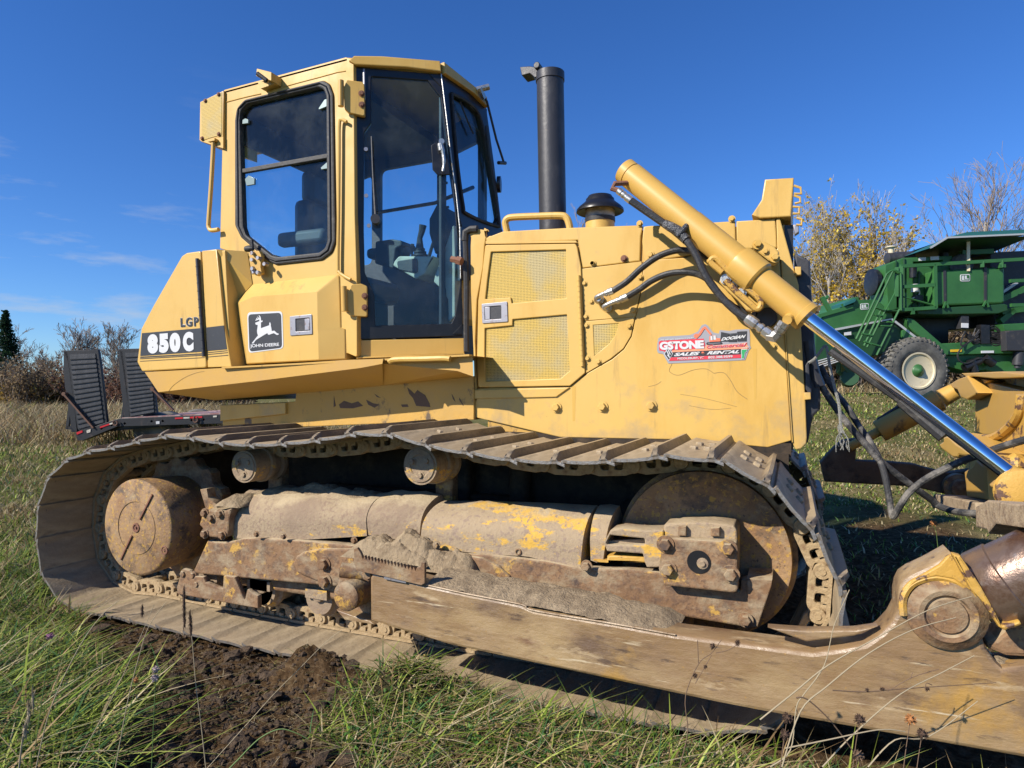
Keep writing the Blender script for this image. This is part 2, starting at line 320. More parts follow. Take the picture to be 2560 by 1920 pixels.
def perforated():
    m = bpy.data.materials.new('perforated_steel'); m.use_nodes = True; t = m.node_tree; N = t.nodes; b = N['Principled BSDF']; L = t.links.new
    tc = N.new('ShaderNodeTexCoord'); mp = N.new('ShaderNodeMapping'); mp.inputs['Scale'].default_value = (1, 0, 1); L(tc.outputs['Object'], mp.inputs[0])
    v = N.new('ShaderNodeTexVoronoi'); v.inputs['Scale'].default_value = 112; v.inputs['Randomness'].default_value = .12; L(mp.outputs[0], v.inputs['Vector'])
    n = N.new('ShaderNodeTexNoise'); n.inputs['Scale'].default_value = 5; n.inputs['Detail'].default_value = 5; L(tc.outputs['Object'], n.inputs['Vector'])
    mr = N.new('ShaderNodeMapRange'); mr.inputs['From Min'].default_value = .45; mr.inputs['From Max'].default_value = .62; L(n.outputs['Fac'], mr.inputs['Value'])
    h = N.new('ShaderNodeMixRGB'); h.inputs[1].default_value = (.62, .42, .08, 1); h.inputs[2].default_value = (.52, .41, .18, 1); L(mr.outputs[0], h.inputs[0])
    m2 = N.new('ShaderNodeMapRange'); m2.inputs['From Min'].default_value = .38; m2.inputs['From Max'].default_value = .50; L(v.outputs['Distance'], m2.inputs['Value'])
    x = N.new('ShaderNodeMixRGB'); x.inputs[1].default_value = (.06, .04, .018, 1); L(h.outputs[0], x.inputs[2])
    iv = N.new('ShaderNodeMapRange'); iv.inputs['From Min'].default_value = .18; iv.inputs['From Max'].default_value = .34; L(v.outputs['Distance'], iv.inputs['Value'])
    L(iv.outputs[0], x.inputs[0]); L(x.outputs[0], b.inputs['Base Color']); b.inputs['Roughness'].default_value = .6
    bp = N.new('ShaderNodeBump'); bp.inputs['Strength'].default_value = .4; bp.inputs['Distance'].default_value = .004; L(v.outputs['Distance'], bp.inputs['Height']); L(bp.outputs[0], b.inputs['Normal'])
    return m
perf = perforated()
random.seed(7)
# ================================================================ GROUND
def smooth(a, b, x): t = max(0., min(1., (x - a) / (b - a))); return t * t * (3 - 2 * t)
def gh(cx, D):
    """ground height at camera-frame offset (cx right, D ahead)"""
    if D < .2: D_ = .2
    else: D_ = D
    k = cx / D_
    z = 1.12 * smooth(4.5, 17, D_) * smooth(.12, .52, k) if D > 0 else 0
    z += .22 * smooth(5, 12, D_) * smooth(-.1, -.45, k) if D > 0 else 0
    z -= .25 * smooth(20, 45, D_) * smooth(.2, -.2, k) if D > 0 else 0
    wpos = cam2w(cx, D); x, y = wpos.x, wpos.y
    r = math.hypot(cx, D)
    a = min(1, .25 + r / 20)
    z += (.05 * noise.noise(Vector((x * .9, y * .9, 0))) + .02 * noise.noise(Vector((x * 3.1, y * 3.1, 5)))) * a
    # foreground bank between the camera and the track, and the trench of the wide shoes
    if D > 0: z += .05 * smooth(-.25, -.75, y) * smooth(-2.6, -1.2, -abs(x + .3)) 
    if y > -.04 and y < 2.75 and -2.6 < x < 1.9: z = min(z, -.03)
    return z
def soil_mask(x, y):
    """1 where the turf is torn up to bare soil"""
    n = noise.noise(Vector((x * 2.2, y * 2.2, 1.5))) * .20 + noise.noise(Vector((x * 7, y * 7, 4))) * .07
    a = smooth(.02, .30, 1 - math.hypot((x + .95) / 1.15, (y + .12) / .42) + n)
    b = smooth(.02, .25, 1 - math.hypot((x + .42) / .46, (y + .62) / .46) + n)
    c = smooth(.02, .25, 1 - math.hypot((x + .05) / .60, (y + .95) / .33) + n)
    d = smooth(.0, .35, 1 - math.hypot((x - 2.35) / 1.25, (y - 2.3) / 3.1) + n)
    e = 1.0 if (-2.6 < x < 1.9 and -.06 < y < 2.8) else 0
    return max(a, b, c, d, e)
def build_ground():
    rs = [0.0] + [.35 * 1.0165 ** k for k in range(330)]; rs = [r for r in rs if r < 75] + [95, 130, 180, 260, 400, 700, 1200]
    na = 420; vs = []; col = []
    for r in rs:
        for k in range(na):
            # finer steps in front of the camera
            u = k / na; th = (2 * math.pi) * (u + .115 * math.sin(2 * math.pi * u + math.pi) * -1)
            ang = th - math.pi
            cx, D = r * math.sin(ang), r * math.cos(ang); p = cam2w(cx, D); z = gh(cx, D)
            s = soil_mask(p.x, p.y) if r < 9 else 0
            if r < 6 and s > 0:
                q = Vector((p.x * 9, p.y * 9, 2)); z += s * (.035 * noise.fractal(q, .8, 2.2, 5) - .01)
            if r < 6:
                # thrown-up clod ridge beside the shoes
                m = math.exp(-(((p.x + .33) / .20) ** 2 + ((p.y + .20) / .11) ** 2)); z += .15 * m * (1 + .5 * noise.fractal(Vector((p.x * 8, p.y * 8, 7)), .8, 2, 4))
                m = math.exp(-(((p.x - .16) / .25) ** 2 + ((p.y + .24) / .15) ** 2)); z += .15 * m * (1 + .3 * noise.noise(Vector((p.x * 8, p.y * 8, 9))))
                m = math.exp(-(((p.x - .75) / .5) ** 2 + ((p.y + .38) / .2) ** 2)); z += .06 * m
                m = math.exp(-(((p.x - 1.7) / .7) ** 2 + ((p.y + .55) / .22) ** 2)); z += .11 * m
            vs.append((p.x, p.y, z)); col.append(s)
    fs = []
    for i in range(len(rs) - 1):
        for k in range(na): fs.append((i*na+k, (i+1)*na+k, (i+1)*na+(k+1) % na, i*na+(k+1) % na))
    me = bpy.data.meshes.new('ground'); me.from_pydata(vs, [], fs)
    at_ = me.attributes.new('soil', 'FLOAT', 'POINT'); at_.data.foreach_set('value', col)
    bm = bmesh.new(); bm.from_mesh(me); bmesh.ops.recalc_face_normals(bm, faces=bm.faces); bm.to_mesh(me); bm.free()
    me.update()
    if me.polygons[5000].normal.z < 0: me.flip_normals()
    m = bpy.data.materials.new('field_ground'); m.use_nodes = True; t = m.node_tree; N = t.nodes; L = t.links.new; b = N['Principled BSDF']; b.inputs['Roughness'].default_value = .95; b.inputs['Specular IOR Level'].default_value = .02
    tc = N.new('ShaderNodeTexCoord')
    def nz(s, d=7): n = N.new('ShaderNodeTexNoise'); n.inputs['Scale'].default_value = s; n.inputs['Detail'].default_value = d; n.inputs['Roughness'].default_value = .65; L(tc.outputs['Object'], n.inputs['Vector']); return n.outputs['Fac']
    def ramp(f, stops):
        r = N.new('ShaderNodeValToRGB'); L(f, r.inputs[0]); e = r.color_ramp.elements; e[0].position, e[0].color = stops[0][0], stops[0][1] + (1,); e[1].position, e[1].color = stops[-1][0], stops[-1][1] + (1,)
        for p, c in stops[1:-1]: x = e.new(p); x.color = c + (1,)
        return r.outputs[0]
    g1 = ramp(nz(1.3), [(.32, (.06, .08, .02)), (.5, (.14, .145, .045)), (.62, (.25, .20, .09)), (.75, (.34, .27, .14))])
    g2 = ramp(nz(38), [(.35, (.03, .035, .012)), (.65, (.24, .20, .09))])
    mx = N.new('ShaderNodeMixRGB'); mx.inputs[0].default_value = .4; L(g1, mx.inputs[1]); L(g2, mx.inputs[2])
    s1 = ramp(nz(24), [(.3, (.022, .013, .007)), (.5, (.085, .052, .026)), (.7, (.18, .12, .065))])
    a = N.new('ShaderNodeAttribute'); a.attribute_name = 'soil'; m2 = N.new('ShaderNodeMixRGB'); L(a.outputs['Fac'], m2.inputs[0]); nr = N.new('ShaderNodeVectorMath'); nr.operation = 'DISTANCE'; nr.inputs[1].default_value = (-.2, -1.4, 0); L(tc.outputs['Object'], nr.inputs[0]); rg = N.new('ShaderNodeMapRange'); rg.inputs['From Min'].default_value = 2.2; rg.inputs['From Max'].default_value = 4.5; L(nr.outputs['Value'], rg.inputs['Value']); th = N.new('ShaderNodeMixRGB'); th.inputs[1].default_value = (.045, .04, .02, 1); L(rg.outputs[0], th.inputs[0]); L(mx.outputs[0], th.inputs[2]); L(th.outputs[0], m2.inputs[1]); L(s1, m2.inputs[2]); L(m2.outputs[0], b.inputs['Base Color'])  # turf floor near the camera coloured darker, standing in for shade between blades
    bp = N.new('ShaderNodeBump'); bp.inputs['Strength'].default_value = .8; bp.inputs['Distance'].default_value = .03; L(nz(40, 9), bp.inputs['Height']); L(bp.outputs[0], b.inputs['Normal'])
    me.materials.append(m); me.shade_smooth(); o = bpy.data.objects.new('ground', me); link(o); o['kind'] = 'structure'; return o
GROUND = build_ground()
from mathutils.bvhtree import BVHTree
BV = BVHTree.FromPolygons([v.co for v in GROUND.data.vertices], [tuple(p.vertices) for p in GROUND.data.polygons])
def gz(x, y):
    h = BV.ray_cast(Vector((x, y, 30)), Vector((0, 0, -1))); return h[0].z if h[0] else 0.

# clods of soil
soilm = M('dark_soil_clod', (.085, .052, .027), .95, layers=[((.13, .09, .055), 14, .45, .7, U1, 'n'), ((.025, .017, .01), 40, .5, .65, U1, 'n')], bump=(80, .9))
def clods():
    rnd = random.Random(5); mb = MB(); base = bmesh.new(); bmesh.ops.create_icosphere(base, subdivisions=2, radius=1); bv = [v.co.copy() for v in base.verts]; bf = [tuple(v.index for v in f.verts) for f in base.faces]; base.free()
    n = 0
    while n < 2600:
        x = rnd.uniform(-2.1, .7); y = rnd.uniform(-1.3, -.03)
        if soil_mask(x, y) < .35: continue
        r = rnd.uniform(.003, .012) * (3.0 if rnd.random() < .05 else 1); z = gz(x, y); sd = rnd.random() * 99
        sc = Vector((rnd.uniform(.7, 1.3), rnd.uniform(.7, 1.3), rnd.uniform(.5, .9)))
        mb.add([Vector((v.x * sc.x, v.y * sc.y, v.z * sc.z)) * r * (1 + .75 * noise.noise(v * 2.3 + Vector((sd, 0, 0)))) + Vector((x, y, z + r * .2)) for v in bv], bf); n += 1
    o = mb.build('soil_clods', soilm, None, smooth=25); o['kind'] = 'stuff'
clods()

# ================================================================ GRASS (blades as small ribbons, one mesh per kind)
def leaf_mat(name, rough=.55, trans=.25):
    m = bpy.data.materials.new(name); m.use_nodes = True; t = m.node_tree; N = t.nodes; L = t.links.new; b = N['Principled BSDF']
    a = N.new('ShaderNodeAttribute'); a.attribute_name = 'Col'; L(a.outputs['Color'], b.inputs['Base Color']); b.inputs['Roughness'].default_value = rough; b.inputs['Specular IOR Level'].default_value = .12
    if trans:
        tl = N.new('ShaderNodeBsdfTranslucent'); L(a.outputs['Color'], tl.inputs[0]); mx = N.new('ShaderNodeMixShader'); mx.inputs[0].default_value = trans
        L(b.outputs[0], mx.inputs[1]); L(tl.outputs[0], mx.inputs[2]); L(mx.outputs[0], N['Material Output'].inputs[0])
    return m
grassm = leaf_mat('grass_blade'); leafm = leaf_mat('autumn_leaf', .6, .45)
def ribbons(name, base, head, lean, hgt, wid, curl, col, seg=3, mat_=None):
    """numpy builder: base (n,3), head heading angle, lean (horizontal reach / height), curl droop"""
    n = len(base); t = np.linspace(0, 1, seg + 1)
    dx, dy = np.cos(head), np.sin(head); sx, sy = -dy, dx
    V = np.zeros((n, 2 * seg + 1, 3))
    for i, tt in enumerate(t):
        h = hgt * (tt - curl * tt ** 2 * .5); reach = hgt * lean * tt ** 1.5; w_ = wid * (1 - tt ** 2.2) * .5
        cx = base[:, 0] + dx * reach; cy = base[:, 1] + dy * reach; cz = base[:, 2] + h
        if i < seg:
            V[:, 2*i, 0] = cx - sx * w_; V[:, 2*i, 1] = cy - sy * w_; V[:, 2*i, 2] = cz
            V[:, 2*i+1, 0] = cx + sx * w_; V[:, 2*i+1, 1] = cy + sy * w_; V[:, 2*i+1, 2] = cz
        else: V[:, 2*i, 0] = cx; V[:, 2*i, 1] = cy; V[:, 2*i, 2] = cz
    tri = []
    for i in range(seg - 1): tri += [(2*i, 2*i+1, 2*i+3), (2*i, 2*i+3, 2*i+2)]
    tri.append((2*seg-2, 2*seg-1, 2*seg)); tri = np.array(tri); nv = 2 * seg + 1
    F = (np.arange(n)[:, None, None] * nv + tri[None]).reshape(-1, 3)
    me = bpy.data.meshes.new(name); me.vertices.add(n * nv); me.vertices.foreach_set('co', V.reshape(-1))
    me.loops.add(len(F) * 3); me.loops.foreach_set('vertex_index', F.reshape(-1).astype(np.int32)); me.polygons.add(len(F)); me.polygons.foreach_set('loop_start', np.arange(0, len(F) * 3, 3, dtype=np.int32))
    me.update(calc_edges=True)
    C = np.ones((n, nv, 4)); C[:, :, :3] = col[:, None, :]
    a = me.color_attributes.new('Col', 'FLOAT_COLOR', 'POINT'); a.data.foreach_set('color', C.reshape(-1))
    me.materials.append(mat_ or grassm); me.shade_smooth(); o = bpy.data.objects.new(name, me); link(o); return o
rng = np.random.default_rng(11)
GREENS = np.array([(.16, .23, .03), (.24, .30, .05), (.08, .14, .025), (.34, .37, .09), (.07, .15, .05)]); TANS = np.array([(.42, .33, .17), (.50, .42, .25), (.34, .24, .12), (.26, .17, .08)])
def colours(n, dry):
    d = rng.random(n) < dry; g = GREENS[rng.integers(0, len(GREENS), n)]; t = TANS[rng.integers(0, len(TANS), n)]
    c = np.where(d[:, None], t, g); return c * rng.uniform(.5, 1.5, (n, 1))
def near_region(n, hfun, x0, x1, y0, y1, clump=5.0):
    B = []; H = []
    while len(B) < n:
        x = rng.uniform(x0, x1); y = rng.uniform(y0, y1)
        r = cs * (x - CAM.x) + sn * (y - CAM.y), -sn * (x - CAM.x) + cs * (y - CAM.y)
        if r[1] < .75: continue
        if abs(r[0] / r[1]) > .95: continue
        d = hfun(x, y)
        if d <= 0 or rng.random() > d * (.45 + .9 * (noise.noise(Vector((x * clump, y * clump, 3))) + .5)): continue
        B.append((x, y, gz(x, y) - .005)); H.append(d)
    return np.array(B), np.array(H)
def dens_near(x, y):
    if y > -.10 and -2.62 < x < 1.9: return 0
    s = soil_mask(x, y); return max(0., 1 - s * 1.6)
# long foreground grass
B, Hd = near_region(15000, dens_near, -4.0, 2.6, -2.1, -.1)
n = len(B); hh = rng.uniform(.03, .12, n) * (.6 + .5 * Hd); far_ = np.clip((B[:, 1] + 1.4) / 1.2, 0, 1)
ribbons('grass', B, rng.uniform(0, 6.28, n), rng.uniform(.3, 2.2, n), hh, rng.uniform(.003, .0075, n), rng.uniform(.2, 1.5, n), colours(n, .34), 4)['kind'] = 'stuff'
B, Hd = near_region(6500, lambda x, y: dens_near(x, y) * smooth(-.5, -1.3, x + .2 * y), -4.2, .2, -2.0, .6)
n = len(B); ribbons('grass', B, rng.uniform(0, 6.28, n), rng.uniform(.3, 1.8, n), rng.uniform(.06, .20, n), rng.uniform(.004, .0105, n), rng.uniform(.2, 1.2, n), colours(n, .18), 5)['kind'] = 'stuff'
# tall rank tufts close to the camera
B, Hd = near_region(2600, lambda x, y: dens_near(x, y) * smooth(-.75, -1.25, y) * smooth(.0, -.6, x), -3.0, .3, -2.1, -.7, 3.0)
n = len(B); ribbons('grass', B, rng.uniform(0, 6.28, n), rng.uniform(.4, 2.2, n), rng.uniform(.12, .34, n), rng.uniform(.004, .0105, n), rng.uniform(.4, 1.6, n), colours(n, .22), 6)['kind'] = 'stuff'
B, Hd = near_region(4200, lambda x, y: dens_near(x, y) * smooth(-.25, -.55, y) * smooth(.1, .5, x), .1, 2.8, -1.7, -.3, 3.0)
n = len(B); ribbons('grass', B, rng.normal(.6, .8, n), rng.uniform(.6, 2.8, n), rng.uniform(.06, .20, n), rng.uniform(.003, .009, n), rng.uniform(.5, 1.8, n), colours(n, .48), 6)['kind'] = 'stuff'
B, Hd = near_region(4000, lambda x, y: dens_near(x, y), -4.0, 2.6, -2.1, -.1, 2.0)
n = len(B); B[:, 2] += rng.uniform(0, .05, n); ribbons('dead_thatch', B, rng.uniform(0, 6.28, n), rng.uniform(2, 8, n), rng.uniform(.01, .04, n), rng.uniform(.0015, .004, n), rng.uniform(.3, 2.2, n), colours(n, .95), 5)['kind'] = 'stuff'
# flattened matted grass and straw on the right foreground
B, Hd = near_region(12000, lambda x, y: dens_near(x, y) * smooth(-.35, .15, x), -.5, 2.6, -1.9, -.12)
n = len(B); B[:, 2] += rng.uniform(0, .02, n); ribbons('grass', B, rng.normal(.5, .9, n), rng.uniform(1.5, 5, n), rng.uniform(.012, .05, n), rng.uniform(.002, .0065, n), rng.uniform(.4, 1.8, n), colours(n, .5), 4)['kind'] = 'stuff'
# loose roots and straw on the soil
def dens_soil(x, y): return .9 if (soil_mask(x, y) > .4 and y < -.05) else 0
B, Hd = near_region(4200, dens_soil, -2.1, .9, -1.4, -.06); n = len(B); B[:, 2] += .004
ribbons('straw_litter', B, rng.uniform(0, 6.28, n), rng.uniform(2, 9, n), rng.uniform(.004, .012, n), rng.uniform(.001, .0025, n), rng.uniform(.3, 1.8, n), colours(n, .92) * .95, 4)['kind'] = 'stuff'
# clover and broad leaves low in the near turf
B, Hd = near_region(5200, lambda x, y: dens_near(x, y) * (1 if noise.noise(Vector((x * 3, y * 3, 8))) > -.05 else .1), -4.0, 2.6, -2.0, -.1); n = len(B)
def leaf_quads():
    P_ = B + np.stack([rng.normal(0, .008, n), rng.normal(0, .008, n), rng.uniform(.01, .06, n)], 1); c = np.array([(.07, .17, .03), (.12, .24, .05), (.05, .12, .03), (.30, .22, .07)])[rng.choice(4, n, p=[.4, .3, .2, .1])]
    P3 = np.concatenate([P_, P_ + np.array([.008, .003, 0]), P_ + np.array([-.003, .009, 0])]); o = quads('clover_leaves', P3, .0075, np.concatenate([c, c, c]), grassm, None, 3); o['kind'] = 'stuff'
# shorter field turf further away, thinning with distance
def field(name, n, cx0, D0, D1, hlo, hhi, dry, k0, k1, wscale=1.0, seed=0):
    D = D0 * (D1 / D0) ** rng.random(n); k = rng.uniform(k0, k1, n); cx = k * D
    X = cs * cx - sn * D + CAM.x; Y = sn * cx + cs * D + CAM.y
    ok = ~((Y > -.1) & (Y < 2.85) & (X > -2.7) & (X < 1.95)) & ~((X > 1.3) & (X < 3.5) & (Y > -.3) & (Y < 5.0) & (rng.random(n) < .86))
    X, Y, D = X[ok], Y[ok], D[ok]; n = len(X); Z = np.array([gz(x, y) for x, y in zip(X, Y)]) - .005
    h = rng.uniform(hlo, hhi, n) * (1 + .3 * np.sin(X * 1.7) * np.cos(Y * 1.3)); w_ = (.0035 + .0011 * D) * wscale * rng.uniform(.7, 1.3, n)
    pd = np.array([noise.noise(Vector((x * .8, y * .8, 2))) for x, y in zip(X, Y)])
    c = colours(n, dry); d2 = (pd + rng.uniform(-.3, .3, n)) > .18; c[d2] = TANS[rng.integers(0, 4, d2.sum())] * .85
    ribbons(name, np.stack([X, Y, Z], 1), rng.uniform(0, 6.28, n), rng.uniform(.2, 1.5, n), h, w_, rng.uniform(0, 1, n), c, 2)['kind'] = 'stuff'
field('grass', 46000, 0, 3.2, 24, .025, .075, .30, .34, .85, 1.15)
field('grass', 34000, 0, 3.6, 20, .04, .15, .50, -.95, -.28, 1.0)
field('dry_grass', 26000, 0, 12.3, 40, .30, .75, .93, -.95, -.15, .9)
field('dry_grass', 5000, 0, 24, 42, .3, .7, .9, .2, .85, .9)

# ================================================================ TREES AND THICKET
bark = M('grey_bark', (.40, .36, .31), .9, layers=[((.16, .13, .10), 6, .45, .7, U1, 'n')])
twigm = M('brown_twig', (.27, .215, .17), .9)
def quads(name, P_, size, col, m, parent, seed=0):
    r = np.random.default_rng(seed); n = len(P_); P_ = np.array(P_)
    a = r.normal(size=(n, 3)); a /= np.linalg.norm(a, axis=1)[:, None]; b = r.normal(size=(n, 3)); b = np.cross(a, b); b /= np.linalg.norm(b, axis=1)[:, None]
    s = size * r.uniform(.6, 1.4, (n, 1)); V = np.stack([P_ - a * s, P_ + b * s * .6, P_ + a * s, P_ - b * s * .6], 1)
    me = bpy.data.meshes.new(name); me.vertices.add(n * 4); me.vertices.foreach_set('co', V.reshape(-1)); me.loops.add(n * 4); me.loops.foreach_set('vertex_index', np.arange(n * 4, dtype=np.int32)); me.polygons.add(n); me.polygons.foreach_set('loop_start', np.arange(0, n * 4, 4, dtype=np.int32)); me.update(calc_edges=True)
    C = np.ones((n, 4, 4)); C[:, :, :3] = col[:, None, :]; at_ = me.color_attributes.new('Col', 'FLOAT_COLOR', 'POINT'); at_.data.foreach_set('color', C.reshape(-1)); me.materials.append(m)
    o = bpy.data.objects.new(name, me); link(o, parent); fit_parent(o, parent); return o
leaf_quads()
def bare_tree(name, label, cat, base, H, spread, seed, leaves=0, leafcols=None, group=None, stems=1, lowleaf=1.0, minr=.012, fan=.55, lsize=.085):
    rnd = random.Random(seed); root = thing(name, label, cat, group, base); tr = MB(); br = MB(); tips = []
    def grow(p, d, L_, r, lv):
        n = 4 if lv < 2 else 3; pts = [p]; q = p; dd = d.copy()
        for i in range(n):
            dd = (dd + Vector((rnd.gauss(0, .10), rnd.gauss(0, .10), .05 + (.03 if lv else 0)))).normalized(); q = q + dd * L_ / n; pts.append(q)
        rs = [max(r * (1 - .6 * i / n), minr * .6) for i in range(n + 1)]
        (tr if lv == 0 else br).tube(pts, rs, 6 if lv == 0 else (4 if lv == 1 else 3))
        if lv >= 2: tips.extend(pts[1:])
        if lv == 4 or L_ < .25: return
        k = {0: 9, 1: 6, 2: 4, 3: 3}[lv]
        for j in range(k):
            t = rnd.uniform(.28 if lv == 0 else .15, 1); i = min(int(t * n), n - 1); b = pts[i].lerp(pts[i+1], t * n - i)
            ax_ = dd.cross(Vector((rnd.gauss(0, 1), rnd.gauss(0, 1), rnd.gauss(0, .4)))).normalized()
            nd = (dd * math.cos(fan) + ax_ * math.sin(fan) * spread).normalized()
            grow(b, nd, L_ * rnd.uniform(.38, .62) * (1.15 - .5 * t if lv == 0 else 1), max(r * .45 * (1.1 - .5 * t), minr * .6), lv + 1)
    for s_ in range(stems):
        d = Vector((rnd.gauss(0, .08 + .08 * (stems > 1)), rnd.gauss(0, .08), 1)).normalized()
        grow(Vector(base) + Vector((rnd.gauss(0, .25) * (stems > 1), rnd.gauss(0, .25) * (stems > 1), -.1)), d, H * rnd.uniform(.62, .74), H * .011 + .02, 0)
    tr.build('trunk', bark, root, smooth=60); br.build('crown', twigm if leaves == 0 else bark, root, smooth=60)
    if leaves:
        r = np.random.default_rng(seed); T = np.array([tuple(t) for t in tips]); z = (T[:, 2] - base[2]) / H
        w_ = np.clip(1.25 - z * lowleaf, .02, 1) ** 2 * (np.array([noise.noise(Vector(t) * .35) for t in T]) > -.12); w_ /= w_.sum()
        i = r.choice(len(T), leaves, p=w_); P_ = T[i] + r.normal(0, .12, (leaves, 3)); c = np.array(leafcols)[r.integers(0, len(leafcols), leaves)] * r.uniform(.7, 1.3, (leaves, 1))
        quads('leaves', P_, lsize, c, leafm, root, seed)
    return root
def at_px(u, D):          # base point on the ground under display column u at distance D
    cx = (u - 1106) / 1420 * D; p = cam2w(cx, D); p.z = gz(p.x, p.y); return p
def top_h(v, D, base): return CAM.z + (839 - v) / 1420 * D - base.z
YL = [(.74, .50, .05), (.80, .60, .10), (.60, .42, .06), (.42, .30, .08)]; BR = [(.20, .11, .06), (.28, .17, .08), (.14, .07, .05)]
spec = [('bare_tree', 'tall leafless tree with two thin pale trunks above the green harvester', 2105, 325, 46, .9, 21, 0, None, 2),
 ('bare_tree', 'leafless spreading tree at the right edge beside the tall pale one', 2225, 420, 44, 1.1, 22, 0, None, 1),
 ('birch_tree', 'tall tree with thinning yellow leaves beside the radiator guard', 1800, 385, 38, .8, 23, 5600, YL, 2),
 ('birch_tree', 'half bare tree with a few yellow leaves next to the fuller yellow tree', 1868, 400, 40, .9, 24, 2400, YL, 1),
 ('birch_tree', 'lower yellow leaved tree behind the conveyor of the harvester', 1765, 470, 36, 1.0, 31, 3000, YL, 2),
 ('sumac_tree', 'small tree with clustered brown seed heads left above the harvester engine', 1985, 485, 34, .8, 25, 260, BR, 2),
 ('sumac_tree', 'small tree with clustered brown seed heads above the harvester muffler', 2045, 470, 34, .8, 26, 300, BR, 2),
 ('bare_tree', 'leafless grey tree showing between hood and air cleaner', 1345, 445, 60, .8, 27, 0, None, 2),
 ('bare_tree', 'leafless grey tree rising behind the exhaust stack', 1250, 452, 62, .8, 28, 0, None, 1),
 ('bare_tree', 'leafless pale tree rising above the first loading ramp', 165, 672, 58, .85, 29, 0, None, 2),
 ('bare_tree', 'leafless twiggy tree rising above the gap between both ramps', 262, 700, 55, .9, 30, 0, None, 2),
 ('bare_tree', 'leafless tree fanning out right behind the dark spruce', 50, 690, 52, 1.1, 32, 0, None, 1),
 ('bare_tree', 'short grey leafless tree between spruce and the first ramp', 105, 755, 50, 1.0, 33, 0, None, 2)]
for nm, lb, u, v, D, sp_, sd_, lv, lc_, st_ in spec:
    b = at_px(u, D); bare_tree(nm, lb, 'tree', b, top_h(v, D, b), sp_, sd_, lv, lc_, None, st_, minr=.018 * D / 45)
# spruce
def spruce(base, H, seed):
    rnd = random.Random(seed); root = thing('spruce_tree', 'dark green spruce at the left edge behind the dry grass', 'tree', None, base); mb = MB(); mb.tube([base + Vector((0, 0, -.1)), base + Vector((0, 0, H))], [.14, .02], 6); mb.build('trunk', bark, root)
    r = np.random.default_rng(seed); P_ = []
    for k in range(420):
        t = rnd.random() ** .8; z = H * (.06 + .94 * t); R_ = (1 - t) * H * .30 * rnd.uniform(.75, 1.1) + .08; th = rnd.random() * 6.28
        for j in range(26):
            f = rnd.random() ** .6; P_.append((base.x + math.cos(th) * R_ * f + rnd.gauss(0, .05), base.y + math.sin(th) * R_ * f + rnd.gauss(0, .05), base.z + z - .28 * R_ * f + rnd.gauss(0, .05)))
    c = np.array([(.015, .04, .018), (.025, .06, .022), (.02, .05, .03)])[r.integers(0, 3, len(P_))]; quads('crown', P_, .07, c, leafm, root, seed)
b = at_px(12, 46); spruce(b, top_h(672, 46, b), 4)
# thicket bushes in a line behind the field
def bush(seed, H, W, cols, nst=70):
    rnd = random.Random(seed); mb = MB(); P_ = []
    for k in range(nst):
        a = rnd.random() * 6.28; p = Vector((math.cos(a) * W * .4 * rnd.random(), math.sin(a) * W * .4 * rnd.random(), 0)); d = Vector((rnd.gauss(0, .35), rnd.gauss(0, .35), 1)).normalized(); pts = [p]
        L_ = H * rnd.uniform(.6, 1.05)
        for i in range(4): d = (d + Vector((rnd.gauss(0, .13), rnd.gauss(0, .13), 0))).normalized(); p = p + d * L_ / 4; pts.append(p); P_ += [tuple(p + Vector((rnd.gauss(0, .15), rnd.gauss(0, .15), rnd.gauss(0, .15)))) for _ in range(5)]
        mb.tube(pts, [.02, .016, .012, .010, .006], 3)
        for j in range(5):
            t = rnd.uniform(.3, .95); i = min(int(t * 4), 3); b = pts[i].lerp(pts[i+1], t * 4 - i); dd = (d + Vector((rnd.gauss(0, .6), rnd.gauss(0, .6), .2))).normalized(); e = b + dd * L_ * .28
            mb.tube([b, e], [.009, .005], 3); P_ += [tuple(b.lerp(e, rnd.random()) + Vector((rnd.gauss(0, .08),) * 3)) for _ in range(7)]
    return mb, P_, cols
protos = []
for i, (H, W, cols, lb_) in enumerate([(2.6, 3.0, [(.20, .10, .07), (.13, .07, .055), (.24, .13, .08)], 'reddish brown leafless bush in the hedge line behind the dry grass'), (3.0, 3.2, [(.24, .18, .11), (.16, .11, .07), (.30, .22, .12)], 'grey brown twiggy bush in the hedge line beyond the field'), (2.3, 2.8, [(.45, .30, .06), (.22, .20, .06), (.30, .18, .06)], 'bush with yellowing leaves in the hedge line'), (2.4, 2.8, [(.18, .05, .05), (.13, .05, .045), (.22, .09, .06)], 'dark red stemmed bush in the hedge line')]):
    mb, P_, cols_ = bush(40 + i, H, W, cols); root = thing('bush', lb_, 'bush', 'bushes in the hedge line', Vector((0, 0, 0)))
    mb.build('stems', twigm, root, smooth=60); r = np.random.default_rng(i); c = np.array(cols_)[r.integers(0, len(cols_), len(P_))]; quads('leaves', P_, .085, c, leafm, root, i); protos.append([root, lb_, False])
rndb = random.Random(9)
def place_bush(i, u, D, sc):
    pr = protos[i]; b = at_px(u, D)
    if not pr[2]: r = pr[0]; pr[2] = True
    else:
        r = pr[0].copy(); COL.objects.link(r)
        for ch in list(pr[0].children): c = ch.copy(); COL.objects.link(c); c.parent = r
    r.location = (b.x, b.y, b.z - .05); r.rotation_euler = (0, 0, rndb.random() * 6.28); r.scale = (sc, sc, sc)
u = -60
while u < 520:
    i = rndb.choice([0, 1, 1, 3]) if not (20 < u < 110) else rndb.choice([2, 2, 1]); 
    if u > 200: i = rndb.choice([3, 0, 1])
    place_bush(i, u, rndb.uniform(38, 44), rndb.uniform(.75, 1.1)); u += rndb.uniform(22, 36)
u = 1730
while u < 2260:
    place_bush(rndb.choice([1, 0, 2, 1]), u, rndb.uniform(30, 34), rndb.uniform(.9, 1.35)); u += rndb.uniform(30, 48)
u = 1230
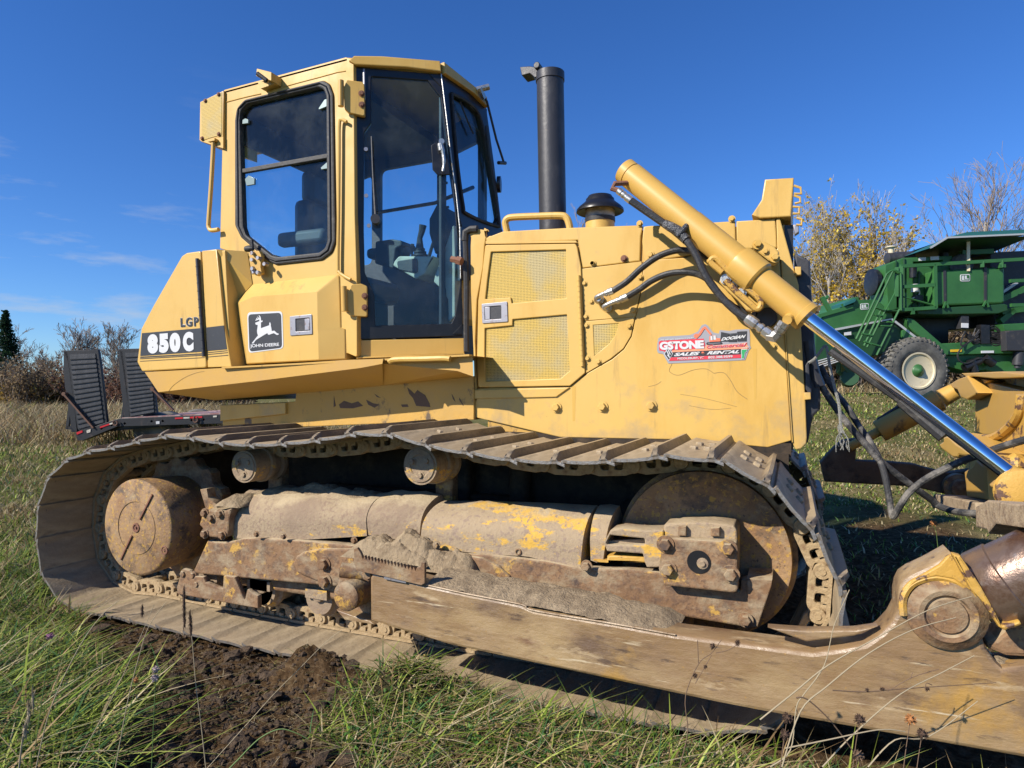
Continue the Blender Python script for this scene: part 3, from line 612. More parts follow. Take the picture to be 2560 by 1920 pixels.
while u < 1420: place_bush(1, u, 60, 1.2); u += 60
# ================================================================ THE BULLDOZER (world X = its forward direction, Y = away from camera, Z up)
YC = 1.32                                           # centre line
DZ = thing('bulldozer', 'yellow crawler bulldozer with enclosed black framed cab standing on wide muddy tracks', 'bulldozer')
def mirror(y): return 2 * YC - y
y06, y07, y72, y92 = PY(.60), PY(.64), PY(.72), PY(.92)

clipm = M('glass_clip', (.16, .22, .22), .4, .3)
dark_hull = M('dark_brown_hull', (.045, .030, .018), .85, layers=[((.10, .065, .035), 5, .5, .7, U1, 'n'), ((.02, .015, .01), 9, .5, .65, U1, 'n')], bump=(20, .3))  # mottled near-black brown for the lower hull and belly
# ---- rear hood with the 850C stripe
def txt_uv(pl, s): return [pl.uv(n) for n in parse(s)]
rh = plate('rear_hood', y06, 'C 678,89 800,76 865,710 925,1052 727,1057', 0, .12, paint, DZ, r=0, bev=.006)
a = [y06.p('C 800,76')[0], y06.p('C 865,710')[0], y06.p('C 925,1052')[0]]
yb = PY(.715); b = [yb.p('C 1056,95')[0], yb.p('C 1097,365')[0], yb.p('C 966,510')[0], yb.p('C 1044,1035')[0]]
mb = MB(); mb.add(a + b, [(0, 1, 5, 4), (0, 4, 3), (1, 2, 6, 5)])
top2 = [v + Vector((0, .12, 0)) for v in (a[0],)]
mb.build('hood_corner_panel', paint, rh, smooth=0)
# door at the very rear, core behind, lower rounded skirt
rd = plate('rear_door', y06, 'C 176,735 275,545 512,133 552,106 668,90 716,1059 182,1090 141,1012', .0, .05, paint, DZ, r=.02, bev=.008)
core = [y06.uv(n) for n in parse('C 180,742 280,545 515,137 555,110 850,80 900,1040 190,1085 150,1010')]
plate_uv('rear_body', y06, core, .02, mirror(.62) - .6, paint, DZ, r=.01, bev=.004)
mb = MB(); p0, p1 = y06.p('C 655,158 710,968', -.014)
mb.cyl(p0, p1, .0115, n=12)
for k in range(1, 12): q = p0.lerp(p1, k / 12); mb.cyl(q - (p1 - p0).normalized() * .0015, q + (p1 - p0).normalized() * .0015, .0135, n=12)
mb.build('hinge', darksteel, rd)
# stripes and lettering
plate('model_stripe', y06, 'C 184,773 672,731 690,905 703,925 170,962', -.002, .001, black_d, rd, bev=0)
plate('model_stripe', y06, 'C 716,726 862,709 889,906 724,921', -.002, .001, black_d, rh, bev=0)
for i, (l0, r0) in enumerate([((169, 968), (700, 938)), ((168, 982), (700, 952)), ((168, 1004), (702, 973))]):
    hgt = (9, 6, 4)[i]
    plate('thin_stripe', y06, f'C {l0[0]},{l0[1]} {r0[0]},{r0[1]} {r0[0]},{r0[1]+hgt} {l0[0]},{l0[1]+hgt}', -.002, .001, black_d, rd, bev=0)
for (a_, b_, c_, d_) in [(727, 932, 892, 915), (727, 947, 895, 931), (727, 968, 898, 953)]:
    plate('thin_stripe', y06, f'C {a_},{b_} {c_},{d_} {c_},{d_+5} {a_},{b_+5}', -.002, .001, black_d, rh, bev=0)
for ch_, xa, xb in (('8', 234, 322), ('5', 330, 410), ('0', 418, 508), ('C', 528, 616)):
    dy = -.0604 * (xa - 236); dy2 = -.0604 * (xb - 236)
    lettering('lettering', ch_, y06, f'C {xa},{945+dy:.1f}', f'C {xb},{945+dy2:.1f}', f'C {xa-4},{785+dy*1.1:.1f}', white_d, rd, d=-.0045, bold=.085)
lettering('lettering', 'LGP', y06, 'C 505,724', 'C 656,715', 'C 502,646', white_d, rd, d=-.0022, bold=.060, spacing=1.25)
lettering('lettering', 'LGP', y06, 'C 508,722', 'C 655,713', 'C 505,648', black_d, rd, d=-.0045, bold=.030, spacing=1.28)

# ---- fuel tank box with the leaping deer badge
o8 = PY(.715).p('C 1100,366 1808,286 1822,300 1834,728 1868,736 1876,992 1045,1036 966,512')
i8 = y07.p('C 1112,470 1628,432 1636,445 1640,740 1644,780 1648,1000 1060,1028 990,520')
mb = MB(); back = [v + Vector((0, .3, 0)) for v in o8]
mb.add(i8 + o8 + back, [tuple(range(8))] + [(i, (i+1) % 8, 8 + (i+1) % 8, 8 + i) for i in range(8)] + [(8+i, 8+(i+1) % 8, 16 + (i+1) % 8, 16 + i) for i in range(8)])
tank = mb.build('side_box', paint, DZ, smooth=25, bev=.008)
plate('badge_border', y07, 'Q 118,150 1330,110 1370,1400 160,1560', -.002, .001, white_d, tank, r=.028, bev=0)
plate('badge', y07, 'Q 160,225 1290,165 1322,1370 205,1510', -.0035, .0, black_d, tank, r=.025, bev=0)
plate('deer_emblem', y07, 'Q 405,515 470,490 555,455 550,400 500,415 420,440 410,425 435,400 460,395 440,355 455,345 490,380 515,372 470,305 485,300 545,355 560,355 530,255 545,250 590,310 608,380 608,435 640,440 665,430 660,470 640,495 608,490 605,700 750,650 890,600 893,530 915,485 948,560 945,610 965,700 980,800 1065,785 1110,825 1150,870 1200,880 1225,915 1160,935 1100,900 1050,870 960,900 875,930 845,905 825,870 720,930 640,980 520,1050 430,1110 340,1230 285,1220 400,1080 505,950 480,880 470,790 485,690 497,590 430,580', -.005, -.002, white_d, tank, bev=0)
lettering('lettering', 'JOHN DEERE', y07, 'Q 235,1400', 'Q 1235,1345', 'Q 228,1258', white_d, tank, d=-.005, bold=.022, spacing=.95)
def latch(pl, ol, inn, st, parent, d0=-.006, bo=0.):
    lt = plate('latch', pl, ol, d0, .002, galv2, parent, holes=[inn], r=.006, hr=.004, bev=.002)
    plate('latch_recess', pl, inn, bo - .001, bo + .002, darksteel, lt, bev=0)
    plate('latch_paddle', pl, st, bo - .005, bo, galv2, lt, bev=.002); return lt
latch(y07, 'C 1413,634 1594,616 1600,782 1416,795', 'C 1460,655 1578,645 1582,752 1462,762', 'C 1535,655 1574,652 1577,745 1537,750', tank)

# ---- cab
CAB = DZ
WALL = 'A 715,345 1560,118 B 232,132 240,1200 D 290,300 292,780 292,926 213,892 C 1830,990 1100,1000 1000,900 A 900,1500 690,1440'
RUB_O = 'A 802,560 815,475 870,415 1410,283 1455,310 1480,380 1497,1390 1470,1470 1400,1522 1085,1556 1030,1532 845,1370 803,1285'
RUB_I = 'A 836,560 842,490 885,445 1375,330 1415,345 1432,395 1440,1390 1425,1440 1385,1470 1090,1502 1055,1490 880,1350 860,1290'
wall = plate('cab_side_wall', y72, WALL, 0, .05, paint, CAB, holes=[RUB_O], r=.012, hr=.05, bev=.004)
win = plate('cab_window', y72, RUB_O, -.014, .03, rubber, CAB, holes=[RUB_I], r=.06, hr=.05, bev=.010)
mid = 'A 822,560 830,482 880,430 1392,306 1436,328 1458,390 1468,1390 1448,1456 1392,1497 1088,1530 1042,1512 862,1360 830,1288'
mb = MB(); g = PY(.72).p(mid, -.016); mb.tube(g + [g[0]], .005, 6); mb.build('window_gasket', blackp, win)
plate('window_glass', y72, RUB_I, .020, .024, cabglass, win, r=.05, bev=0)
plate('window_divider', y72, 'A 838,892 1436,785 1436,815 838,921', -.004, .026, rubber, win, bev=.003)
for s_ in ('A 842,552 862,540 882,548 882,572 842,578', 'A 1370,470 1410,410 1428,405 1428,455 1372,478', 'A 1385,880 1425,845 1434,845 1434,885 1388,893', 'A 860,960 885,935 925,955 925,995 870,1005'):
    pp = plate('window_clip', y72, s_, .004, .018, clipm, win, bev=.001)
# weld seam under the roof edge
mb = MB(); sx = PY(.72).p('A 735,430 830,405 900,388 975,372', -.001); mb.tube(sx, .0035, 5); mb.tube(PY(.72).p('A 1130,325 1250,292 1380,258 1500,225 1560,215', -.001), .003, 5)
mb.build('weld_seam', paint_dirty, wall)
# roof cap
P1 = Vector((-.347, .993, 3.2)); X0 = PY(.72).p('A 1568,125')[0].x; XR = PY(.72).p('A 715,345')[0].x
zt = PY(.72).p('A 1560,118')[0].z; ztr = PY(.72).p('A 715,345')[0].z
def plan(off, z, zr):
    pts = [(XR, .72 - off), (X0, .72 - off), (-.347 + off * .9, .993 - off * .5), (-.31 + off, 1.50), (-.347 + off * .9, 1.66 + off * .5), (X0, 1.92 + off), (XR, 1.92 + off)]
    return [Vector((x, y, zr + (z - zr) * (x - XR) / (X0 - XR) if x < X0 else z)) for x, y in pts]
mb = MB(); mb.prism(plan(0, zt - .035, ztr - .035), plan(0, zt, ztr)); roof = mb.build('roof', paint, CAB, bev=.012)
CH = Pl((X0, .72, 0), (-.347 - X0, .993 - .72, 0))            # chamfered side of the cab that carries the door
vis = plate('roof_visor', CH, 'B 205,160 240,128 430,130 828,162 838,236 600,206 245,187', -.035, .0, paint, roof, bev=.006)
# rear lights box on the roof corner with its mesh front
ly = PY(.70)
lb = plate('roof_grille_box', ly, 'A 553,428 714,350 712,668 560,702 548,690', 0, .35, paint, CAB, bev=.004)
plate('grille_screen', ly, 'A 562,432 706,362 704,655 568,694', -.003, .002, perf, lb, bev=0)
mb = BO()
for q in ly.p('A 594,422 686,378 572,682 687,652', -.003): mb.bolt(q, (0, -1, 0), .010)
mb.build('bolt', rustb, lb)
mb = MB(); mb.prism(ly.p('A 560,700 713,668 713,748 640,725'), ly.p('A 560,700 713,668 713,748 640,725', .3)); mb.build('box_underside', paint, lb, smooth=0)
mb = MB(); g = catmull(ly.p('A 655,705 648,850 636,1050 622,1250 622,1295 640,1318 690,1312', -.01), 5); mb.tube(g, .014, 10)
mb.box((g[0].x - .03, g[0].y - .02, g[0].z - .004), (g[0].x + .03, g[0].y + .02, g[0].z + .012)); mb.build('grab_rail', paint, CAB)
# small lamp bracket above the window
mb = MB(); q = PY(.72).p('A 1060,290')[0]
A_ = y72.p('A 1018,240 1118,265 1118,325 1012,290'); mb.prism([v + Vector((0, -.09, 0)) for v in A_], A_)
lbk = mb.build('lamp_bracket', paint, CAB, bev=.003)
mb = MB(); e0, e1 = PY(.63).p('A 975,250 1015,280'); mb.cyl(e0 + Vector((-.01, -.02, .01)), e1, .013); mb.build('rubber_stop', rubber, lbk)
A_ = y72.p('A 988,308 1115,322 1012,358'); mb = MB(); mb.prism([v + Vector((0, -.05, 0)) for v in A_], A_); mb.build('gusset', paint, lbk)

# cab pillar (ROPS post) between wall and door and the grab pipe on it
mb = MB(); g = catmull(y72.p('B 200,575 165,560 150,590 148,800 145,1200 140,1560 150,1610 190,1640 228,1660', -.022), 5); mb.tube(g, .010, 8); mb.build('drip_pipe', paint, wall)
# door: black frame, glass, on the chamfer
DOOR = 'B 235,186 838,238 925,900 D 1128,560 1128,758 300,786 290,600 285,100'
DGL = 'B 352,252 745,280 835,395 905,900 975,1640 D 1066,600 1036,662 436,676 428,430 350,250 B 300,1300 305,640 352,575'
door = plate('door', CH, DOOR, -.002, .03, blackp, CAB, holes=[DGL], bev=.004, hr=.012)
plate('door_glass', CH, DGL, .006, .010, cabglass, door, r=.012, bev=0)
mb = MB(); mb.tube(CH.p('B 838,240 870,500 905,800 940,1050 966,1300 972,1650', -.008), .004, 6); mb.build('door_edge_trim', galv, door)
mb = MB(); mb.tube(CH.p('B 305,205 308,420', -.006), .007, 6); mb.build('door_edge_trim', galv2, door)
plate('corner_block', CH, 'B 755,240 830,243 835,325', -.010, .0, blackp, door, bev=.002)
plate('corner_block', CH, 'D 1120,668 1128,748 1048,742', -.010, .0, blackp, door, bev=.002)
mb = MB(); h = CH.p('B 835,735 850,800 856,860 848,925', -.045); mb.tube(catmull(h, 5), [.014]*5 + [.011]*6 + [.008]*5, 8)
mb.cyl(CH.p('B 840,722', 0)[0], CH.p('B 840,722', -.055)[0], .017); mb.cyl(CH.p('B 830,735', -.04)[0], CH.p('B 838,780', -.04)[0], .018)
mb.build('door_handle', galv, door)
plate('lock_case', CH, 'B 768,735 800,715 868,712 900,935 815,940 778,900', -.018, .0, blackp, door, bev=.004)
mb = BO(); 
for q in CH.p('B 318,756 320,1077 338,1284', -.006): mb.cyl(q, q + CH.n * .006, .012)
mb.build('screw_cap', galv2, door)
mb = MB(); mb.tube(CH.p('B 360,680 368,900 378,1060 390,1240', -.03), [.005, .005, .008, .010], 6); mb.cyl(CH.p('B 388,1252', .0)[0], CH.p('B 388,1252', -.06)[0], .028)
mb.build('door_wiper', darksteel, door)
for nm, s_, pin in (('door_hinge', 'B 135,305 165,300 172,350 190,295 300,310 312,330 315,545 205,520 175,490 172,410 140,415', 'B 152,305 152,480'), ('door_hinge', 'D 182,378 205,375 240,420 250,360 330,352 378,372 378,612 250,605 235,570 182,560', 'D 196,375 203,570')):
    hg = plate(nm, CH, s_, -.040, -.004, paint, CAB, r=.012, bev=.004)
    mb = MB(); e = CH.p(pin, -.045); mb.cyl(e[0], e[1], .018, n=14); mb.build('hinge_pin', cylpaint, hg)
    mb = BO()
    bs = CH.p('B 293,392 295,468' if pin[0] == 'B' else 'D 360,450 360,540', -.042)
    for q in bs: mb.bolt(q, -CH.n, .013)
    mb.build('bolt', rustb, hg)
# yellow sill under the door
sill = plate('door_sill', CH, 'D 296,792 1135,775 1140,895 600,915 292,930', .0, .06, paint, CAB, bev=.004)
plate('sill_lip', CH, 'D 292,926 1140,893 1142,905 292,938', -.02, .02, paint, sill, bev=.003)
# cab front corner panel (leans back) with its sealed glass
P1 = CH.p('B 838,240')[0]; P2 = CH.p('D 1128,758')[0]
FR = Pl(P1, Vector((.05, .55, 0)), P2 - P1) if False else Pl(P1, Vector((.05, .55, 0)), P1 - P2)
FGO = 'B 838,240 1128,400 1152,480 1176,650 1204,850 1228,1050 1260,1318 985,1300 970,1250 900,800'
FGI = 'B 905,372 1000,420 1095,520 1150,760 1228,1235 1205,1282 1015,1205 985,1140 940,800'
fp = plate('windscreen_frame', FR, FGO, 0, .03, blackp, CAB, holes=[FGI], hr=.04, bev=.004)
g = FR.p(FGI, -.006); mb = MB(); mb.tube(catmull(g + [g[0]], 4), .011, 6); mb.build('window_gasket', rubber, fp)
plate('windscreen_glass', FR, FGI, .012, .016, cabglass, fp, r=.03, bev=0)
plate('roof_front_edge', FR, 'B 832,162 1045,330 1128,400 1138,472 1040,375 838,238', -.03, .0, paint, roof, bev=.004)
plate('windscreen_side', FR, 'B 975,1290 1262,1310 1290,1659 975,1659', .0, .03, blackp, fp, bev=.002)
mb = MB(); mb.tube(FR.p('B 1070,370 1110,440 1140,560 1175,700 1225,850', -.05), .009, 6); mb.tube(FR.p('B 960,430 1010,560 1050,650', -.01), .006, 6)
mb.tube(FR.p('B 1128,600 1150,800 1200,1100', -.025), .010, 6); mb.cyl(FR.p('B 1190,860', -.05)[0], FR.p('B 1238,862', -.05)[0], .012)
mb.build('windscreen_wiper', darksteel, fp)
mb = MB(); q = FR.p('B 1212,1005', -.03)[0]; mb.lathe(q, (1, .3, 0), [(-.01, .03), (-.012, .055), (.012, .055), (.014, .03)], 24); mb.build('outside_mirror', blackp, fp)
mb = MB(); mb.cyl(FR.p('B 1062,352', -.02)[0], FR.p('B 1088,350', -.09)[0], .020); mb.bar(FR.p('B 1060,345', -.05)[0], FR.p('B 1090,420', -.05)[0], .02, .03); mb.build('roof_lamp_mount', galv, roof)
# far and rear cab walls, floor, interior
XF = -.36
PYF = PY(1.90)
def cabframe(name, pl, out, holes, d0, d1, m): return plate_uv(name, pl, out, d0, d1, m, CAB, holes=holes, bev=.004, hr=.05)
zb = 2.10
cabframe('cab_far_wall', PYF, [(XR, 1.55), (XR, ztr - .03), (X0, zt - .03), (X0, 1.55)], [[(XR + .12, 2.30), (XR + .12, ztr - .3), (X0 - .65, zt - .27), (X0 - .65, 2.30)], [(X0 - .57, 2.28), (X0 - .57, 3.05), (X0 - .05, 3.06), (X0 - .05, 2.28)]], 0, .04, darksteel)
CHF = Pl((X0, 1.92, 0), (-.347 - X0, 1.66 - 1.92, 0)); ln = (Vector((X0, 1.92)) - Vector((-.347, 1.66))).length
cabframe('cab_far_corner', CHF, [(0, 1.5), (0, zt - .02), (ln, zt - .02), (ln, 1.5)], [[(.04, 2.26), (.04, 3.05), (ln - .05, 3.05), (ln - .05, 2.26)]], -.04, 0, darksteel)
PXR = PX(XR + .03); cabframe('cab_rear_wall', PXR, [(.73, 1.55), (.73, ztr - .02), (1.91, ztr - .02), (1.91, 1.55)], [[(.82, 2.26), (.82, ztr - .32), (1.82, ztr - .32), (1.82, 2.26)]], -.01, .01, darksteel)
PXF = PX(XF); cabframe('windscreen_surround', PXF, [(1.02, 1.5), (1.02, zt - .02), (1.68, zt - .02), (1.68, 1.5)], [[(1.07, 1.9), (1.07, 3.08), (1.63, 3.08), (1.63, 1.9)]], -.01, .01, darksteel)
mb = MB(); mb.box((XR + .06, .78, zt - .16), (X0, 1.88, zt - .10)); mb.build('headliner', seatm, CAB)
mb = MB(); mb.prism([Vector((XR + .05, .77, 1.50)), Vector((X0, .77, 1.50)), Vector((XF - .02, 1.04, 1.50)), Vector((XF - .02, 1.62, 1.50)), Vector((X0, 1.88, 1.50)), Vector((XR + .05, 1.88, 1.50))],
   [Vector((XR + .05, .77, 1.56)), Vector((X0, .77, 1.56)), Vector((XF - .02, 1.04, 1.56)), Vector((XF - .02, 1.62, 1.56)), Vector((X0, 1.88, 1.56)), Vector((XR + .05, 1.88, 1.56))]); mb.build('cab_floor', seatm, CAB)
mb = MB(); mb.tube([(X0 - .6, 1.87, 2.70), (X0 - .05, 1.87, 2.72), (-.45, 1.66, 2.73)], .014, 6); mb.tube(catmull(PY(1.7).p('B 880,988 825,995 825,1080 840,1155 890,1155'), 4), .010, 6)
mb.build('inside_rail', blackp, CAB)
# seat
mb = MB(); mb.box((-1.50, 1.06, 1.90), (-.98, 1.56, 2.06)); seat = mb.build('operator_seat', seatm, CAB, bev=.05)
mb = MB(); mb.box((-1.57, 1.08, 2.02), (-1.42, 1.54, 2.62)); mb.build('backrest', seatm, seat, bev=.05)
mb = MB(); mb.box((-1.59, 1.18, 2.62), (-1.49, 1.44, 2.85)); mb.build('headrest', seatm, seat, bev=.04)
mb = MB(); mb.box((-1.62, .98, 2.27), (-1.22, 1.06, 2.37)); mb.box((-1.30, 1.56, 2.27), (-.95, 1.66, 2.35)); mb.build('armrest', seatg, seat, bev=.03)
mb = MB(); mb.box((-1.45, 1.12, 1.56), (-1.05, 1.5, 1.92)); mb.build('seat_base', blackp, seat, bev=.02)
# console with the joystick
py = PY(1.30)
cons = plate('control_console', py, 'B 580,1550 610,1515 850,1518 D 968,158 900,290 830,330 650,225', -.12, .12, beige, CAB, r=.03, bev=.01)
plate('console_panel', py, 'B 600,1550 740,1530 D 850,290 700,260', -.13, -.11, seatm, cons, r=.02, bev=.006)
mb = MB(); j = py.p('B 695,1510 690,1440 690,1370 705,1320 712,1280'); mb.tube(j, [.045, .028, .018, .022, .026], 8)
for k, rr in ((.1, .05), (.25, .042), (.4, .034)): q = j[0].lerp(j[1], k * 2); mb.cyl(q, q + Vector((0, 0, .012)), rr)
j2 = py.p('B 635,1500 640,1410'); mb.tube(j2, [.006, .012], 6); j3 = catmull(PY(1.5).p('B 752,1505 780,1410 805,1355'), 3); mb.tube(j3, .012, 6)
mb.build('joystick', seatm, cons)
plate('side_console', PY(1.62), 'B 435,1410 545,1395 615,1405 618,1440 575,1460 560,1600 430,1560', -.1, .1, seatm, CAB, r=.02, bev=.01)
plate('dash_side', PY(1.08), 'B 925,1255 D 1068,120 1066,600 1012,655 1008,470 960,390 895,330 905,280', .0, .35, beige, CAB, r=.01, bev=.01)
plate('dash_panel', PY(1.35), 'B 805,1260 855,1165 915,1180 950,1400 845,1500 805,1360', -.1, .1, seatm, CAB, r=.01, bev=.01)
mb = MB(); mb.box((-1.3, .80, 1.56), (-.95, .88, 1.98)); mb.build('kick_panel', seatg, CAB, bev=.02)

# ---- latch gear hanging off the window corner
mb = MB(); e = PY(.66).p('C 1045,75 1100,70'); mb.lathe(e[0], e[1] - e[0], [(-.01, .004), (0, .018), (.03, .022), (.06, .010)], 12)
mb.tube(PY(.67).p('C 1093,0 1098,60 1105,100'), .010, 8); dl = mb.build('door_holder', rubber, CAB)
plate('holder_bracket', PY(.68), 'C 1100,90 1170,95 1190,130 1185,230 1195,280 1150,300 1110,270 1090,170', -.02, .01, paint_dirty, dl, bev=.003)
mb = BO()
for (x, y) in ((1100, 110), (1100, 165), (1103, 240), (1150, 150), (1148, 270), (1205, 200)):
    q = PY(.65).p(f'C {x},{y}')[0]; mb.cyl(q + Vector((0, -.012, 0)), q + Vector((0, .02, 0)), .012, n=10)
mb.cyl(PY(.655).p('C 1098,225')[0], PY(.655).p('C 1112,280')[0], .013); mb.build('holder_hardware', galv2, dl)

# ---- fender deck: sunlit edge band and sloping underside
nb = PY(.60); ib = PY(.90)
U_ = nb.p('C 205,1096 925,1058 1870,995 D 500,938 1120,915 1206,914'); 
L_ = nb.p('C 318,1262 1120,1172 1990,1062 D 492,978') ; L2 = nb.p('D 780,1003 1084,1032 1208,1075')
mb = MB(); U2 = [U_[0], U_[1], U_[2], U_[3]]
mb.add([U_[0], U_[1], L_[1], L_[0]], [(0, 1, 2, 3)]); mb.add([U_[1], U_[2], L_[2], L_[1]], [(0, 1, 2, 3)]); mb.add([U_[2], U_[3], L_[3], L_[2]], [(0, 1, 2, 3)])
Dp = PY(.66); U3 = Dp.p('D 500,938 1120,915 1206,914'); L3 = Dp.p('D 492,978 1084,1034 1210,1078')
mb.add([U3[0], U3[1], L3[1], L3[0]], [(0, 1, 2, 3)]); mb.add([U3[1], U3[2], L3[2], L3[1]], [(0, 1, 2, 3)])
mb.add([U_[3], U3[0], L3[0], L_[3]], [(0, 1, 2, 3)])
I_ = ib.p('C 790,1330 1450,1275 D 100,1190 500,1150 1208,1078')
lo = [L_[0], L_[1], L_[2], L_[3], L3[0], L3[1], L3[2]]
mb.add([lo[0], lo[1], I_[1], I_[0]], [(0, 1, 2, 3)]); mb.add([lo[1], lo[2], I_[2], I_[1]], [(0, 1, 2, 3)]); mb.add([lo[2], lo[3], I_[3], I_[2]], [(0, 1, 2, 3)])
mb.add([lo[3], lo[4], lo[5], I_[3]], [(0, 1, 2, 3)]); mb.add([lo[5], lo[6], I_[4], I_[3]], [(0, 1, 2, 3)])
# deck top and rear return across the machine
topz = [U_[0], U_[1], U_[2], U_[3], U3[0], U3[1], U3[2]]
mb.add(topz + [Vector((v.x, 1.0, v.z)) for v in topz], [(i, i + 1, 7 + i + 1, 7 + i) for i in range(6)])
mb.add([U_[0], L_[0], Vector((L_[0].x, mirror(.6), L_[0].z)), Vector((U_[0].x, mirror(.6), U_[0].z))], [(0, 1, 2, 3)])
mb.add([L_[0], I_[0], Vector((I_[0].x, mirror(.9), I_[0].z)), Vector((L_[0].x, mirror(.6), L_[0].z))], [(0, 1, 2, 3)])
deck = mb.build('fender_deck', paint_deck, DZ, smooth=0)
mb = MB(); g = catmull(PY(.63).p('D 555,965 600,945 800,940 980,935 1035,940', -.01), 4); mb.tube(g, .016, 8); mb.build('step_bar', paint, deck)
mb = MB(); mb.bar(Dp.p('C 930,1063', -.06)[0], Dp.p('D 1200,912', -.01)[0], .05, .010); mb.build('tread_strip', paint_dirty, deck)

# ---- main frame / hull sides visible above the track
hy = PY(.90)
hull = plate('main_frame', hy, 'C 840,1368 1455,1340 1460,1260 D 100,1185 1212,1075 1215,1200 1215,1420 I 1650,160 1200,190 1200,30', .0, .84, paint_dirty, DZ, bev=.004)
mb = BO()
for q in hy.p('C 893,1436 1056,1430 1182,1427 1353,1425', -.002): mb.cyl(q, q + Vector((0, .004, 0)), .012)
mb.build('bolt_hole', rustb, hull)
plate('frame_plate', hy, 'C 850,1372 1388,1350 1388,1440 850,1500', -.02, .0, paint, hull, bev=.003)
mb = MB(); mb.box((-1.9, 1.0, .45), (1.5, 1.64, .93)); mb.box((-2.05, .97, .35), (-1.3, 1.67, .95)); mb.build('belly', dark_hull, hull, bev=.02)
mb = MB(); mb.box((-2.35, .885, .42), (1.62, .92, .985)); mb.build('lower_hull', dark_hull, hull)
mb = MB(); mb.box((-.2, .80, .62), (-.05, .90, .97)); mb.cyl((.25, .83, .45), (.25, .83, .97), .06); mb.box((-1.1, .82, .55), (.2, .9, .70)); mb.build('cross_bar', dark_hull, hull, bev=.02)

# ---- hood
h9 = PY(.92)
mb = MB(); hb = [(0.0, 1.0), (0.0, 2.19), (1.6, 2.10), (1.6, 1.0)]
hood = plate_uv('hood', PY(.935), hb, 0, mirror(.935) - .935, paint_dirty, DZ, bev=.01)
plate('hood_cowl', h9, 'D 1188,45 1192,-20 B 1020,1318 1060,1300 1150,1315 D 1300,-90 1312,-20 1300,40 1288,210 1240,470 1225,800 1238,1180 1245,1260 1222,1310 1212,900 1190,400', 0, .03, paint, hood, r=.006, bev=.005)
mb = MB(); mb.tube(h9.p('B 1005,1390 1010,1330 1045,1310 1090,1308', -.004), .022, 8); mb.tube(h9.p('D 1150,-20 1155,120 1160,420 1158,640 1160,880', -.004), .0175, 8); mb.build('cowl_seal', rubber, hood)
mb = BO(); q = h9.p('D 1070,163 1115,172', -.05); mb.cyl(q[0], q[1], .020, n=6); mb.cyl(q[1], q[1] + Vector((.03, 0, -.01)), .026, n=6); mb.build('bolt', rustb, hood)
DO = 'D 1312,42 2022,32 2036,60 2066,215 2080,600 2098,1050 1978,1152 1258,1164 1246,960 1256,480 1290,240'
M1 = 'D 1357,96 1948,78 1952,462 1520,502 1512,455 1312,468 1330,300'
M2 = 'D 1308,698 1525,676 1527,628 1955,590 1980,1030 1905,1095 1315,1118 1306,900'
edoor = plate('engine_door', h9, DO, -.012, .012, paint, hood, holes=[M1, M2], hr=.004, r=.012, bev=.004)
for s_ in (M1, M2): plate('mesh_panel', h9, s_, .000, .004, perf, edoor, bev=0)
latch(h9, 'D 1286,508 1488,488 1493,648 1292,662', 'D 1308,530 1440,520 1442,625 1312,634', 'D 1310,532 1350,530 1352,628 1314,632', edoor, d0=-.018, bo=-.012)
mb = MB(); e = h9.p('D 2050,285 2080,998', -.018); mb.cyl(e[0], e[1], .0105, n=10)
for k in range(1, 17): q = e[0].lerp(e[1], k / 17); mb.cyl(q - Vector((0, 0, .001)), q + Vector((0, 0, .001)), .0125, n=10)
mb.build('door_hinge', paint, edoor)
hz = [plate('hood_top_panel', h9, 'D 1312,-18 E 20,722 300,706 560,692 1105,672 1128,682 1112,760 1105,955 650,1010 612,790 560,795 D 1310,22', 0, .02, paint, hood, bev=.006)]
plate('hood_gap_strip', h9, 'D 1310,10 E 600,795 612,812 D 1310,32', -.004, .004, paint, hz[0], bev=.001)  # slim strip in the same yellow paint as the panels
hf = plate('hood_front_panel', h9, 'E 1134,684 1170,678 1470,662 1850,640 1858,640 1862,850 1880,858 1800,1000 1660,905 1500,910 1250,950 1134,962 1122,800', 0, .02, paint, hood, bev=.006)
plate('hood_front_panel', h9, 'E 1866,640 2175,622 2188,850 1870,860', 0, .02, paint, hood, bev=.006)
hv = plate('valve_cover_panel', h9, 'E 642,1018 1118,958 1130,1085 1128,1130 1100,1240 1072,1396 666,1428', -.002, .018, paint, hood, bev=.003)
cv = plate('vent_panel', h9, 'F 190,485 592,448 560,600 500,700 400,780 204,895', -.002, .018, paint, hood, holes=['F 262,514 466,498 440,590 390,660 270,760'], bev=.003)
plate('mesh_panel', h9, 'F 262,514 466,498 440,590 390,660 270,760', .002, .006, perf, cv, bev=0)
shield = plate('side_shield', h9, 'F 664,4 1000,-20 1250,-120 1500,10 1735,0 1770,500 1800,1000 1828,1425 1640,1480 1000,1420 0,1400 D 1225,1400 1222,1186 1262,1172 1980,1158 2108,1058 F 204,902 410,785 505,706 566,604 600,446 640,260', 0, .015, paint, DZ, bev=.004)
plate('ledge_strip', h9, 'D 1222,1255 1870,1240 1890,1225 1975,1165 1225,1185', -.010, .004, paint, shield, bev=.004)
plate('side_shield_lower', h9, 'F -580,1350 1828,1450 1826,1560 -580,1540', .004, .02, dark_hull, shield, bev=0)
rs = plate('radiator_shroud', h9, 'F 1660,-20 1745,0 1775,500 1808,1000 1836,1440 1860,1500 1905,1490 1945,1450 1950,1400 1938,1100 1905,560 1885,200 E 2212,620 E 2182,622 2190,860', -.004, .014, paint, DZ, r=.01, bev=.005)
plate('shroud_seam_rib', h9, 'F 1770,500 1778,500 1842,1440 1832,1440', -.012, .0, paint, rs, bev=.003)
mb = BO()
